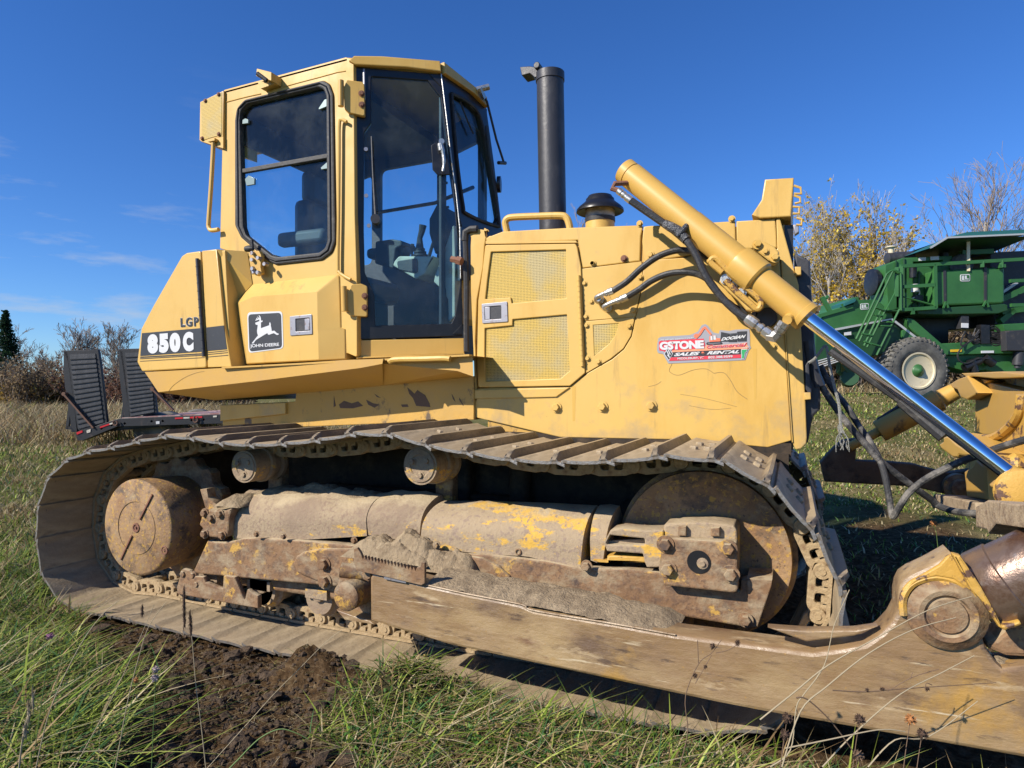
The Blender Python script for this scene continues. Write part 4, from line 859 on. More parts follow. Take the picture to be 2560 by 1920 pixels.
for (c, x, y, r_) in [('E',732,975,.013),('E',668,1133,.011),('E',722,1276,.011),('E',680,1396,.011),('E',1188,908,.015),('E',1108,1084,.012),('E',1055,1344,.015),('E',685,1466,.011),('E',1022,1470,.013),
   ('F',220,778,.012),('F',305,803,.012),('D',2116,938,.011),('F',336,1158,.021),('F',720,1150,.021),('D',1868,1322,.021),('D',2155,186,.013),('F',1682,680,.012),('E',1832,625,.012),('E',1105,662,.012)]:
    mb.bolt(h9.p(f'{c} {x},{y}', -.002)[0], (0, -1, 0), r_)
mb.build('bolt', paint, shield)
mb = BO(); mb.bolt(h9.p('E 982,938', -.004)[0], (0, -1, 0), .013); mb.build('bolt', rustb, hood, label='rusty bolt')
for s_ in ('E 745,1230 775,1200 830,1195 870,1230 900,1320 880,1360 840,1370 790,1330',):
    plate('port_plate', h9, s_, -.004, .0, paint_dirty, hv, r=.03, bev=.001)
# headlight box / guard at the top front
pg = plate('front_light_box', h9, 'G 35,280 233,268 222,430 214,535 0,545 E 1990,600 2068,480', -.02, .80, paint, DZ, bev=.006)
mb = MB()
for s_ in ('G 234,316 280,330 287,372 235,372', 'G 234,384 276,398 280,430 240,440', 'G 226,462 272,464 272,508 226,510', 'G 252,540 290,548 288,588 250,586'):
    g = PY(.90).p(s_); mb.tube(g, .006, 6)
mb.build('bracket_loop', paint, pg)
# radiator guard front (black) edge
plate('radiator_guard', PY(.955), 'F 1852,-60 1965,0 1975,-0 1990,300 2030,900 2060,1060 2056,1180 2005,1230 1990,1280 1960,1440 1860,1480', 0, .73, darksteel, DZ, bev=.01)
plate('guard_hinge', h9, 'G 240,880 283,880 285,935 245,940', -.02, .03, paint, rs, bev=.004)
plate('guard_hinge', h9, 'F 1928,1046 1978,1046 1982,1100 1930,1105', -.02, .03, paint, rs, bev=.004)
plate('guard_catch', h9, 'G 228,590 268,592 270,640 240,660', -.02, .03, galv2, rs, bev=.004)
plate('guard_catch', h9, 'F 1938,830 1965,790 1975,980 1990,1010 1980,1080 1940,1020', -.01, .03, darksteel, rs, bev=.004)
mb = MB(); mb.box((1.6, .96, 1.0), (1.64, 1.68, 2.1)); mb.build('radiator_grille', blackp, DZ)
# exhaust, pre-cleaner, handrail
ex = PY(1.25); t_, b_ = ex.p('B 1590,232 1612,1310'); b_.z -= .12
mb = MB(); ax = (b_ - t_); mb.lathe(t_, ax, [(0, .088), (.05, .088), (.052, .083), (ax.length, .083)], 28); stack = mb.build('exhaust_stack', stackm, DZ)
mb = MB(); mb.cyl(b_ - ax.normalized() * .02, b_ + ax.normalized() * -.05 , .091, n=28); mb.build('stack_collar', galv, stack)
pf = ex.p('B 1402,210 1415,270 1470,255 1505,285 1530,270 1530,215 1470,205', 0); mb = MB(); mb.prism([v + Vector((0, -.05, 0)) for v in pf], [v + Vector((0, .05, 0)) for v in pf]); mb.cyl(pf[5] + Vector((0, -.085, .0)), pf[5] + Vector((0, .085, 0)), .02)
mb.build('rain_cap', stackm, stack, bev=.004)
pc = PY(1.30); o_ = pc.p('E 790,690')[0]; z0 = o_.z
def hz_(y): return pc.p(f'E 790,{y}')[0].z
mb = MB(); mb.lathe((o_.x, 1.30, z0 - .1), (0, 0, 1), [(0, .087), (hz_(650) - z0 + .1, .087)], 28); pcl = mb.build('air_precleaner', paint, DZ)
mb = MB(); mb.lathe((o_.x, 1.30, hz_(652)), (0, 0, 1), [(0, .090), (hz_(618) - hz_(652), .090)], 28); mb.build('clamp_band', rubber, pcl)
mb = MB(); mb.lathe((o_.x, 1.30, hz_(618)), (0, 0, 1), [(0, .086), (hz_(575) + .03 - hz_(618), .086)], 28)
precm = M('dusty_clear_bowl', (.20, .18, .15), .35, layers=[((.42, .38, .30), 18, .40, .6, (1, 1, 2), 'n'), ((.03, .03, .03), 3, .55, .75, (1, 1, 5), 'n')]); mb.build('dust_bowl', precm, pcl)
zc = hz_(575)
mb = MB(); mb.lathe((o_.x, 1.30, zc), (0, 0, 1), [(.012, .10), (0, .136), (.004, .142), (.018, .140), (.036, .124), (.055, .100), (.068, .086), (.082, .084), (.086, .078), (.100, .070), (.102, .01)], 32); mb.build('precleaner_cap', blackp, pcl, smooth=50)
mb = MB(); g = catmull(PY(1.0).p('E 58,735 48,690 42,650 60,622 110,610 300,602 480,598 525,615 545,660 555,712'), 5); g[0].z -= .03; mb.tube(g, .020, 10); mb.build('handrail', paint, hood)
# ---------------------------------------------------------------- lift cylinder on the hood side
ck = PY(.76)
def ray_at(txt, y): return PY(y).p(txt)[0]
c0 = ray_at('E 985,240', .80); c1 = ray_at('F 1955,460', .66)
ax = (c1 - c0).normalized(); Lc = (c1 - c0).length
def tpos(txt):       # distance along the cylinder axis of a measured point
    n = parse(txt)[0]; best = min((( (lambda p: (p[0]-n[0])**2 + (p[1]-n[1])**2)(proj(c0 + ax * (i/200*Lc*1.1))), i/200*Lc*1.1) for i in range(200))); return best[1]
def proj(p):
    r = p - CAM; cx = cs * r.x + sn * r.y; D = -sn * r.x + cs * r.y
    return (1280 + 1643.4 * cx / D, 971 - 1643.4 * r.z / D)
def proj(p):
    r = p - CAM; cx = cs * r.x + sn * r.y; D = -sn * r.x + cs * r.y
    return (1280 + 1643.4 * cx / D, 971 - 1643.4 * r.z / D)
ta = tpos('E 1045,270'); tb = tpos('E 1530,640'); tcl = tpos('E 1900,930'); td = tpos('E 2060,1090')
mb = MB(); mb.lathe(c0, ax, [(-.003, 0.0594), (0, 0.0638), (ta - .006, 0.0638), (ta - .005, 0.0605), (ta + .004, 0.0605), (ta + .005, 0.0660), (tb, 0.0660), (tb + .001, 0.0682), (tcl, 0.0693), (tcl + .004, 0.0792), (tcl + .02, 0.0825), (td - .01, 0.0825), (td, 0.0748), (td + .004, 0.0644), (Lc - .03, 0.0644), (Lc - .028, 0.0671), (Lc - .002, 0.0671), (Lc, 0.0495)], 40)
lc = mb.build('lift_cylinder', cylpaint, DZ, smooth=30)
mb = MB(); q = PY(.70).p('E 957,203')[0]; q = c0 + ax * .055 + (CAM - c0).normalized() * .0; d_ = (CAM - c0).cross(ax).normalized(); nn = ax.cross(d_).normalized(); 
if nn.dot(CAM - c0) < 0: nn = -nn
mb.cyl(q + nn * .05 + d_ * .006, q + nn * .0592 + d_ * .006, .004); mb.build('port_hole', blackp, lc)
# trunnion bracket + yoke
yk = PY(.62)
yo = plate('trunnion_bracket', PY(.70), 'P 405,230 440,150 470,165 640,300 780,430 860,480 800,520 740,535 690,525 600,420 500,330', -.01, .04, paint, DZ, r=.01, bev=.008)
mb = MB(); g = catmull(PY(.67).p('P 440,130 380,80 335,40 310,5 E 1660,960 1680,935 1720,945 P 480,90 600,200 700,290 800,380 840,430 830,490 790,505 740,460 600,340 470,210'), 4); mb.tube(g, .0145, 8); mb.build('guard_bar', chipped, yo)
mb = BO()
for s_, r_ in (('P 475,200', .017), ('P 640,342', .015)): mb.bolt(PY(.685).p(s_)[0], (0, -1, 0), r_)
mb.build('bolt', galv, yo)
mb = MB(); q = PY(.69).p('P 552,265')[0]; mb.lathe(q, (0, -1, 0), [(0, .02), (.006, .02), (.007, .011), (.015, .008)], 16); mb.build('grease_fitting', rubber, yo)
tb2 = plate('trunnion_cap', PY(.78), 'E 1990,835 2025,790 2090,810 2170,850 2205,890 2200,935 2170,970 2120,960 2010,870', -.02, .10, paint, DZ, bev=.008)
mb = BO()
for s_ in ('E 2033,828', 'E 2168,932'): mb.bolt(PY(.76).p(s_)[0], (.25, -1, .25), .017)
mb.bolt(PY(.76).p('E 2097,880')[0], (0, -1, 0), .012); mb.build('bolt', paint, tb2)
mb = MB(); mb.cyl(PY(.92).p('P 900,600')[0], PY(.78).p('P 900,590')[0], .045); mb.cyl(PY(.86).p('P 905,605', -.02)[0], PY(.80).p('P 760,565')[0], .020); mb.lathe(PY(.92).p('P 910,605')[0], (0, -1, 0), [(0, .045), (.03, .04), (.035, .028)], 16); mb.build('steel_pipe', darksteel, DZ)
mb = MB(); mb.cyl(c0 + ax * (td + .02) + Vector((0, .02, 0)), c0 + ax * (td - .02) + Vector((0, .22, 0)), .055); mb.build('trunnion_pin', paint, lc)
mb = MB(); mb.cyl(c0 + ax * (Lc - .075) + Vector((0, 0, -.03)), ray_at('P 1110,620', .60), .024, .021); mb.build('port_boss', cylpaint, lc)
# rod
re_ = ray_at('H 1545,915', .42); mb = MB(); mb.cyl(c0 + ax * (Lc - .05), re_, .0315, .0305, n=48); mb.build('piston_rod', chrome, lc, smooth=60)
mb = MB(); g0 = ray_at('V 300,110', .62); g1 = ray_at('V 1000,600', .56); g2 = ray_at('V 1420,955', .50); mb.tube([g0, g1], .016, 8); mb.tube([g1, g2], .026, 8); mb.build('rod_side_pipe', rubber, lc)
rod_end = mb
ry_ = (re_ - c0).normalized()
mb = MB(); mb.cyl(re_ - ry_ * .005, re_ + ry_ * .06, .034, .045, n=24); mb.build('rod_eye_neck', chipped, lc)
eye = plate('rod_eye', PY(.40), 'T 745,1060 790,1020 870,980 905,950 960,940 995,960 995,1235 960,1240 900,1190 820,1120', -.06, .08, chipped, lc, r=.01, bev=.008)
mb = MB(); q = PY(.34).p('T 985,1100')[0]; mb.lathe(q, (0, -1, 0), [(-.02, .085), (.0, .08), (.01, .05)], 24); mb.build('pin_boss', chipped, eye)
# fittings and hoses on the cylinder
def hose(name, pts, r, m=hosem, parent=DZ, k=8): mb = MB(); mb.tube(catmull(pts, k), r, 10); return mb.build(name, m, parent)
f0, f1, f2 = ray_at('E 905,345', .70), ray_at('E 890,385', .69), ray_at('E 940,400', .69)
mb = MB(); mb.tube([c0 + ax * .11, f0, f1 + Vector((.0, 0, .0)), f2], [.013, .013, .015, .013], 8); mb.build('elbow_fitting', rustb, lc)
f3, f4, f5 = ray_at('E 935,400', .69), ray_at('E 975,430', .69), ray_at('E 1035,480', .69)
dd = (f5 - f3).normalized(); mb = MB(); mb.lathe(f3, dd, [(0, .018), (.02, .018), (.022, .014), (.028, .014), (.03, .018), (.04, .018), (.042, .015), ((f5-f3).length * .62, .015), ((f5-f3).length * .64, .019), ((f5-f3).length, .0185)], 14); mb.build('hose_coupling', galv, lc)
hose('hydraulic_hose', [f5, ray_at('E 1150,560', .695), ray_at('E 1310,670', .69), ray_at('E 1430,750', .675), ray_at('E 1500,830', .665), ray_at('E 1560,930', .66), ray_at('E 1630,1080', .655), ray_at('E 1740,1230', .65), ray_at('E 1850,1340', .64), ray_at('E 1945,1410', .63)], .0185)
a_, b_ = ray_at('E 1300,660', .69), ray_at('E 1490,800', .668)
tape = M('black_tape', (.045, .047, .052), .28, layers=[((.20, .20, .21), 28, .5, .66, U1, 'n')], bump=(50, .6))
mb = MB(); q1 = ray_at('E 1400,715', .68); mb.tube([a_, a_.lerp(q1, .5), q1, q1.lerp(b_, .5), ray_at('E 1475,790', .668)], [.021, .025, .026, .023, .024], 10)
mb.tube([ray_at('E 1400,760', .66), ray_at('E 1440,720', .66), ray_at('E 1475,672', .68)], [.012, .016, .012], 6)
mb.build('hose_tape_wrap', tape, lc, smooth=60)
hose('hydraulic_hose', [ray_at('E 885,1195', .845), ray_at('E 1000,1120', .835), ray_at('E 1120,1010', .82), ray_at('E 1250,920', .82), ray_at('E 1380,875', .82), ray_at('E 1480,875', .82), ray_at('E 1580,900', .78), ray_at('E 1650,940', .80)], .0165)
hose('hydraulic_hose', [ray_at('E 1000,1240', .835), ray_at('E 1100,1180', .82), ray_at('E 1200,1110', .81), ray_at('E 1320,1060', .80), ray_at('E 1440,1045', .79), ray_at('E 1560,1060', .79), ray_at('E 1650,1110', .79), ray_at('E 1720,1200', .80), ray_at('E 1800,1290', .82), ray_at('E 1950,1370', .83)], .0165)
def fitting(pts, ys, rr, name='hose_fitting'):
    P_ = [ray_at('E ' + p, y) for p, y in zip(pts, ys)]; mb = MB(); mb.tube(catmull(P_, 4), rr, 12); return mb.build(name, galv, DZ)
fitting(['790,1285', '768,1275', '760,1245', '790,1228', '825,1212'], [.91, .88, .86, .85, .845], .012)
fitting(['852,1335', '835,1335', '822,1318', '860,1295', '925,1268'], [.91, .87, .85, .84, .835], .013)
for a_, b_, y in (('825,1215', '890,1190', .845), ('915,1275', '1005,1238', .835)):
    p, q = ray_at('E ' + a_, y), ray_at('E ' + b_, y); l = (q - p).length; mb = MB()
    mb.lathe(p, q - p, [(0, .013), (.005, .017), (l * .3, .017), (l * .32, .014), (l * .4, .014), (l * .42, .019), (l, .020), (l + .003, .017)], 14); mb.build('hose_coupling', galv, DZ)
mb = MB()
for s_, r_ in (('E 800,1262', .016), ('E 858,1330', .017)): mb.lathe(ray_at(s_, .92), (0, -1, 0), [(0, r_ * 1.3), (.02, r_ * 1.3), (.022, r_), (.06, r_)], 12)
mb.build('port_boss', galv, hood)
# lower big coupling at cylinder foot
p, q = ray_at('P 690,600', .63), ray_at('P 950,790', .62); l = (q - p).length; mb = MB()
mb.lathe(p, q - p, [(0, .022), (.015, .026), (l * .38, .026), (l * .40, .018), (l * .5, .018), (l * .51, .023), (l * .62, .023), (l * .63, .018), (l * .68, .018), (l * .70, .026), (l * .92, .026), (l * .94, .02), (l, .02)], 8); mb.build('hose_coupling', galv, lc)
e0 = ray_at('P 900,790', .62); e1 = ray_at('P 975,800', .615); e2 = ray_at('P 1010,760', .61); e3 = ray_at('P 1085,650', .60); mb = MB(); mb.tube([e0, e1, e2], [.022, .028, .022], 6)
l = (e3 - e2).length; mb.lathe(e2, e3 - e2, [(0, .018), (l * .2, .018), (l * .21, .026), (l * .5, .026), (l * .52, .02), (l * .56, .02), (l * .58, .025), (l, .025)], 6); mb.build('elbow_fitting', galv, lc)

# ---------------------------------------------------------------- hoses and twine in front of the radiator
hose('blade_hose', [ray_at('V 110,60', 1.05), ray_at('V 120,200', 1.0), ray_at('V 200,430', 1.0), ray_at('V 360,680', 1.0), ray_at('V 480,840', 1.0), ray_at('V 620,1000', 1.0), ray_at('V 780,1180', 1.0), ray_at('V 960,1330', 1.02), ray_at('V 1120,1450', 1.05), ray_at('V 1300,1580', 1.1), ray_at('T 300,1215', 1.1), ray_at('T 450,1260', 1.0), ray_at('T 700,1275', .8), ray_at('T 900,1262', .55), ray_at('T 1060,1240', .35)], .0155, hose_old)
hose('blade_hose', [ray_at('V 200,250', 1.2), ray_at('V 320,480', 1.2), ray_at('V 450,640', 1.15), ray_at('V 570,830', 1.1), ray_at('V 700,1020', 1.05), ray_at('V 790,1190', 1.0), ray_at('V 840,1350', .97), ray_at('V 880,1560', .95), ray_at('H 745,1200', .93), ray_at('H 760,1215', .92), ray_at('H 800,1150', .9), ray_at('H 870,1050', .88), ray_at('H 1000,950', .85), ray_at('H 1200,850', .82), ray_at('H 1350,795', .80), ray_at('H 1500,740', .75), ray_at('H 1700,680', .65)], .015, hose_old)
mb = MB(); mb.tube(PY(.97).p('F 1960,640 1975,760 2010,900 2050,1000'), .028, 8); mb.build('steel_pipe', darksteel, DZ)
tw = M('pale_twine', (.42, .41, .36), .95, bump=(220, 1.0))
mb = MB(); tp = catmull(PY(.90).p('V 85,225 150,180 245,60 270,110 300,290 345,480 385,640 400,820 415,920'), 5); mb.tube(tp, .0075, 6)
random.seed(3)
for k in range(9):
    p = PY(.90).p('V 400,820')[0]; pts = [p]
    for j in range(5): p = p + Vector((random.uniform(-.012, .016), random.uniform(-.01, .01), -.018 - random.random() * .012)); pts.append(p)
    mb.tube(catmull(pts, 3), .0022, 4)
t_ = mb.build('twine', tw, None); tag(t_, 'frayed pale twine hanging beside the black hoses in front of the radiator', 'twine')

# ---------------------------------------------------------------- tracks
top_txt = 'I 510,294 670,256 840,218 1040,232 J 230,292 430,286 650,276 840,246 1080,206 1240,230 1410,288 1680,338 1940,372 K 240,378 480,388 800,382 1140,350 1510,384'
pl0 = PY(0)
topn = [pl0.uv(n) for n in parse(top_txt)]
loop = [(-1.95, .010), (-1.2, -.004), (-.4, -.006), (.4, 0.0), (1.2, .012), (1.5, .05), (1.70, .20), (1.79, .42), (1.79, .62), (1.70, .80), (1.56, .95)]
loop += [tuple(q) for q in reversed(topn)][0:]
I_ = [pl0.uv(n) for n in parse('I 340,325 200,420 120,560 95,790 130,1040 285,1235')]
loop += I_
print('LOOP', [(round(a, 2), round(b, 2)) for a, b in loop])
pts = catmull([Vector((a, 0, b)) for a, b in loop], 10, True)
cum = [0]
for i in range(len(pts)): cum.append(cum[-1] + (pts[(i+1) % len(pts)] - pts[i]).length)
TOT = cum[-1]; NS = round(TOT / .205); PITCH = TOT / NS; print('track', TOT, NS, PITCH)
def at(s_):
    s_ %= TOT; i = 0
    import bisect
    i = bisect.bisect_right(cum, s_) - 1; i = min(i, len(pts) - 1); f = (s_ - cum[i]) / max(cum[i+1] - cum[i], 1e-9)
    return pts[i].lerp(pts[(i+1) % len(pts)], f)
# shoe in local coordinates: x along travel, y across, z outward
W_ = .88
def shoe_mesh():
    mb = MB(); ys = [0, .03, .06, .12, .44, W_ - .12, W_ - .06, W_ - .03, W_]
    # profile (x, z) over one pitch: overlap lip, slightly arched plate, grouser foot, trailing lip
    prof = [(-.112, .011), (-.102, .014), (-.08, .010), (-.02, .005), (.04, .006), (.055, .008)]
    xs = prof + [(.075, .008), (.092, .002), (.108, -.004)]
    def h(y): e = min(y, W_ - y); return .042 * min(1, (e / .05) ** .45) if e > 0 else .012
    vs = []; n = len(xs)
    for y in ys:
        for x, z in xs: vs.append((x, y, z))
        for x, z in reversed(xs): vs.append((x, y, z - .013))
    fs = []; m_ = 2 * n
    for j in range(len(ys) - 1):
        for i in range(m_): fs.append((j*m_+i, j*m_+(i+1) % m_, (j+1)*m_+(i+1) % m_, (j+1)*m_+i))
    fs.append(tuple(range(m_))); fs.append(tuple((len(ys)-1)*m_ + i for i in reversed(range(m_)))); mb.add(vs, fs)
    return mb, ys, h
mb, ys, h = shoe_mesh(); me_src = mb.build('track_shoe', shoe_m, None, smooth=50)
mb = MB(); yy = [0.0, .012, .03, .06, .1] + [W_ * k / 8 for k in range(1, 8)] + [W_ - .1, W_ - .06, W_ - .03, W_ - .012, W_]; yy = sorted(set(round(v, 4) for v in yy))
vs = []; 
for y in yy:
    H = h(y) ; vs += [(.044, y, .006), (.050, y, .012 + H * .5), (.053, y, H), (.068, y, H), (.072, y, .012 + H * .5), (.080, y, .006)]
fs = [(j*6+i, j*6+(i+1) % 6, (j+1)*6+(i+1) % 6, (j+1)*6+i) for j in range(len(yy) - 1) for i in range(6)] + [tuple(range(6)), tuple((len(yy)-1)*6 + i for i in reversed(range(6)))]
mb.add(vs, fs); gm = mb.build('grouser', shoe_m, None, smooth=50)
mb = MB()
for bx, by in ((-.045, .34), (.012, .34), (-.045, .54), (.012, .54)): mb.lathe((bx, by, .004), (0, 0, 1), [(0, .018), (.012, .018), (.016, .014)], 6)
bm_ = mb.build('shoe_bolt', shoe_m, None)
ng = len(me_src.data.polygons); ngr = len(gm.data.polygons); join_into(me_src, [gm, bm_])
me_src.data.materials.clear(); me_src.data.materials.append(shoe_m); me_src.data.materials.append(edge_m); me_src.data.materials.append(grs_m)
for p in me_src.data.polygons:
    c_ = p.center
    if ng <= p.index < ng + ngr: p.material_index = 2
    if (c_.y < .0005 or c_.y > W_ - .0005) or (c_.y < .008 and c_.z > .02): p.material_index = 1
me_src.data.shade_smooth(); me_src.data.set_sharp_from_angle(angle=R(40))
# link pair mesh
LK = Pl((0, 0, 0), (1, 0, 0))
def link_mesh():
    o_l = []
    outer = [(-.105, -.020), (-.085, -.020), (-.06, -.014), (.06, -.014), (.085, -.020), (.112, -.020), (.122, -.045), (.115, -.082), (.06, -.098), (-.06, -.098), (-.112, -.082), (-.118, -.045)]
    hs_ = [[(-.058, -.030), (-.012, -.030), (-.012, -.070), (-.05, -.070)], [(.012, -.030), (.055, -.030), (.05, -.070), (.012, -.070)]]
    for y in (.36, .56):
        o_l.append(plate_uv('track_link', Pl((0, y, 0), (1, 0, 0)), outer, 0, .045, link_m, None, holes=hs_, r=.012, hr=.012, bev=.004))
    mb = MB()
    for y in (.345, .595):
        mb.lathe((.10, y, -.055), (0, 1, 0), [(0, .030), (.012, .034), (.04, .034)], 16); mb.lathe((.10, y - .004, -.055), (0, 1, 0), [(0, .014), (.01, .014)], 12)
    mb.cyl((.10, .36, -.055), (.10, .60, -.055), .026); 
    for x in (-.035, .033): mb.box((x - .014, .352, -.046), (x + .014, .40, -.022))
    # dirt skirt between link and plate
    mb.box((-.10, .335, -.026), (.10, .42, -.012)); mb.box((-.10, .54, -.026), (.10, .62, -.012))
    e = mb.build('pins', link_m, None, bev=0); return join_into(o_l[0], [o_l[1], e])
lk_src = link_mesh(); lk_src.data.materials.clear(); lk_src.data.materials.append(link_m)
lk_src.data.shade_smooth(); lk_src.data.set_sharp_from_angle(angle=R(40))
def make_track(y0, name, keep=lambda c: True, flip=False):
    tr = bpy.data.objects.new(name, None); link(tr, DZ); tr.location = (0, y0, 0)
    first = True
    for k in range(NS):
        s0 = (k + TPH) * PITCH; a_, b_ = at(s0 - PITCH / 2), at(s0 + PITCH / 2); c_ = (a_ + b_) / 2
        if not keep(c_): continue
        t = (b_ - a_).normalized()                                 # loop runs: bottom forward, front up, top backward
        nrm = Vector((t.z, 0, -t.x))                                # outward
        # grouser side is towards the machine's rear-to-front direction along travel
        Mx = Matrix(((-t.x, 0, nrm.x, c_.x), (0, 1, 0, 0), (-t.z, 0, nrm.z, c_.z), (0, 0, 0, 1)))
        for src in (me_src, lk_src):
            o = src.copy(); COL.objects.link(o); o.parent = tr; o.matrix_local = Mx; o.name = src.name.split('.')[0]
    return tr
TPH = .42
tr1 = make_track(0, 'track')
tr1['label'] = 'near track of wide mud-worn shoes'
tr2 = make_track(2 * YC - .88, 'track', keep=lambda c: c.x > .6)
bpy.data.objects.remove(me_src); bpy.data.objects.remove(lk_src)

# ---------------------------------------------------------------- track frame, rollers, idler, final drive
fy = PY(.17)
tf = plate('track_frame', fy, 'I 1110,832 1160,845 1210,845 1330,820 1400,820 J 500,888 600,895 1300,960 K 100,955 400,990 620,1035 900,1040 1130,1062 1600,1180 1600,1108 1640,1098 1795,1108 1792,1135 1705,1395 1640,1398 1000,1290 0,1160 J 860,1190 0,1110 I 1020,1028', 0, .06, rusty, DZ, r=.01, bev=.008)
mb = MB(); mb.box((-1.2, .24, .20), (1.25, .64, .50)); mb.build('frame_box', rusty, tf, bev=.02)
mb = MB(); g = fy.p('K 1610,1105 1640,1098 1795,1108 1800,1115 1735,1128'); 
tfe = plate('frame_end_cap', PY(.16), 'K 1640,1098 1795,1108 1792,1140 1705,1395 1650,1396', .0, .30, rusty, tf, bev=.004)
# long doubler plate with rounded ends
pl_ = PY(.15)
dbl = plate('pivot_plate', pl_, 'J 590,1050 610,1000 660,970 760,950 1000,950 1500,960 1650,985 1800,1010 1900,1060 1975,1130 1985,1180 1960,1205 1700,1175 1440,1140 1000,1170 860,1190 800,1180 620,1105', 0, .03, rusty, tf, r=.02, bev=.010)
mb = BO()
for s_, r_ in (('J 795,1045', .026), ('J 800,1155', .028), ('J 1572,1105', .027), ('J 362,855', .012), ('J 535,868', .012), ('J 985,895', .013), ('J 1510,925', .014), ('I 975,1028', .018), ('I 1030,1038', .015), ('I 1053,1090', .016), ('K 1632,1350', .02), ('K 655,1020', .018)):
    mb.bolt(PY(.15).p(s_)[0], (0, -1, 0), r_)
mb.build('bolt', rusty, tf)
plate('rib', PY(.13), 'J 1632,1075 1680,1052 1712,1100 1712,1165 1632,1155', -.03, .03, rusty, tf, bev=.006)
# half-round covers over the recoil spring
def halfround(name, s_top, s_bot, y0, r, m, n=14, flat=True, lump=0):
    """cover bulging toward the viewer: s_top/s_bot are the measured upper and lower silhouettes (left to right)"""
    T = PY(y0 + r).p(s_top); B = PY(y0).p(s_bot); nT = len(T); vs = []; fs = []
    for i in range(nT):
        a, b = T[i], B[i]; hgt = a.z - b.z
        for j in range(n + 1):
            t = j / n; ang = t * math.pi / 2
            if t < .55: yv = y0 + .004 * 0; zz = b.z + hgt * .45 * (t / .55)
            yv = y0 + r * (1 - math.cos(max(0, (t - .35) / .65) * math.pi / 2)); zz = b.z + hgt * (t if t < .35 else .35 + .65 * math.sin((t - .35) / .65 * math.pi / 2))
            xx = b.x + (a.x - b.x) * t
            if lump: 
                nn_ = noise.noise(Vector((xx * 7, yv * 7, zz * 7))) * lump * t; zz += nn_; yv += nn_ * .5
            vs.append((xx, yv, zz))
        # far side down
        vs.append((a.x, y0 + 2 * r, b.z))
    st = n + 2
    for i in range(nT - 1):
        for j in range(st - 1): fs.append((i*st+j, (i+1)*st+j, (i+1)*st+j+1, i*st+j+1))
    fs.append(tuple(range(st))); fs.append(tuple((nT-1)*st + j for j in reversed(range(st))))
    mb = MB(); mb.add(vs, fs); return mb.build(name, m, tf, smooth=40)
def lerp_line(s_, n):
    P_ = [Vector(p) for p in parse(s_)]; o = []
    d = [0]
    for i in range(1, len(P_)): d.append(d[-1] + (P_[i] - P_[i-1]).length)
    for k in range(n):
        t = d[-1] * k / (n - 1); i = max(j for j in range(len(d)) if d[j] <= t + 1e-9); i = min(i, len(P_) - 2); f = (t - d[i]) / (d[i+1] - d[i]); o.append(P_[i].lerp(P_[i+1], f))
    return 'W0 ' + ' '.join(f'{p.x:.2f},{p.y:.2f}' for p in o)
CR['W0'] = (0, 0, 1)
halfround('spring_cover', lerp_line('J 340,575 500,560 700,562 900,558 1100,590 1190,600', 24), lerp_line('J 215,885 480,882 700,890 1065,868', 24), .20, .20, muddy, lump=.03)
halfround('spring_cover', lerp_line('J 1185,600 1300,575 1450,570 1545,600', 8), lerp_line('J 1075,862 1200,880 1300,900 1400,905', 8), .205, .20, muddy, lump=.02)
halfround('spring_cover', lerp_line('J 1560,642 1800,645 K 0,618 400,630 725,648', 20), lerp_line('J 1405,905 1440,935 1530,955 1700,970 K 0,945 290,960 400,990 510,1022 615,1032', 20), .185, .20, cover_paint)
halfround('cover_collar', lerp_line('K 738,645 800,640 860,650', 5), lerp_line('K 680,985 720,1000 755,990', 5), .21, .18, cover_paint)
mb = MB(); q = PY(.183).p('K 235,932')[0]; mb.lathe(q, (0, -1, 0), [(-.02, .016), (.004, .015), (.005, .010), (-.008, .009)], 16); mb.build('drain_boss', rusty, tf)
# idler and its yoke
ic = Vector((1.285, .33, .600)); mb = MB(); 
mb.lathe(ic, (0, 1, 0), [(.0, .05), (.0, .13), (.006, .15), (.012, .26), (.004, .315), (.0, .335), (.0, .348), (.025, .352), (.03, .335), (.06, .325), (.07, .372), (.15, .372), (.16, .325), (.19, .335), (.195, .352), (.22, .348), (.22, .05)], 96)
idl = mb.build('idler_wheel', rusty_disc, tf, smooth=40)
iy = PY(.11)
yk_ = plate('idler_yoke', iy, 'K 1110,868 1130,850 1580,875 1585,1160 1575,1182 1550,1186 1130,1140 1112,1060', 0, .07, rusty, tf, r=.01, bev=.008)
plate('yoke_hub', PY(.17), 'K 1128,765 1250,752 1420,750 1560,770 1578,800 1582,880 1580,1180 1128,1150', .0, .15, cover_paint, yk_, r=.012, bev=.008)
plate('yoke_block', PY(.165), 'K 1220,775 1270,772 1270,830 1220,828', -.02, .02, rusty, yk_, bev=.004)
plate('yoke_block', PY(.165), 'K 1420,782 1475,778 1475,830 1420,832', -.02, .02, rusty, yk_, bev=.004)
ya = plate('yoke_arm', PY(.16), 'K 760,880 800,800 860,790 1000,802 1128,800 1128,868 1112,1028 1025,1030 1010,995 1000,945 780,930', 0, .12, cover_paint, tf, holes=['K 775,870 795,830 1010,852 1012,892 780,890'], r=.006, bev=.006)
plate('yoke_arm', PY(.18), 'K 690,985 780,990 780,960 815,955 1010,965 1015,1000 700,990', -.0, .10, chipped, tf, bev=.006)
plate('yoke_web', PY(.20), 'K 770,865 1010,855 1012,895 775,895', 0, .02, muddy, tf, bev=.002)
mb = BO()
for s_ in ('K 1140,885', 'K 1525,910', 'K 1155,1038', 'K 1540,1070'): mb.bolt(PY(.11).p(s_)[0], (0, -1, 0), .024)
mb.build('bolt', rusty, yk_)
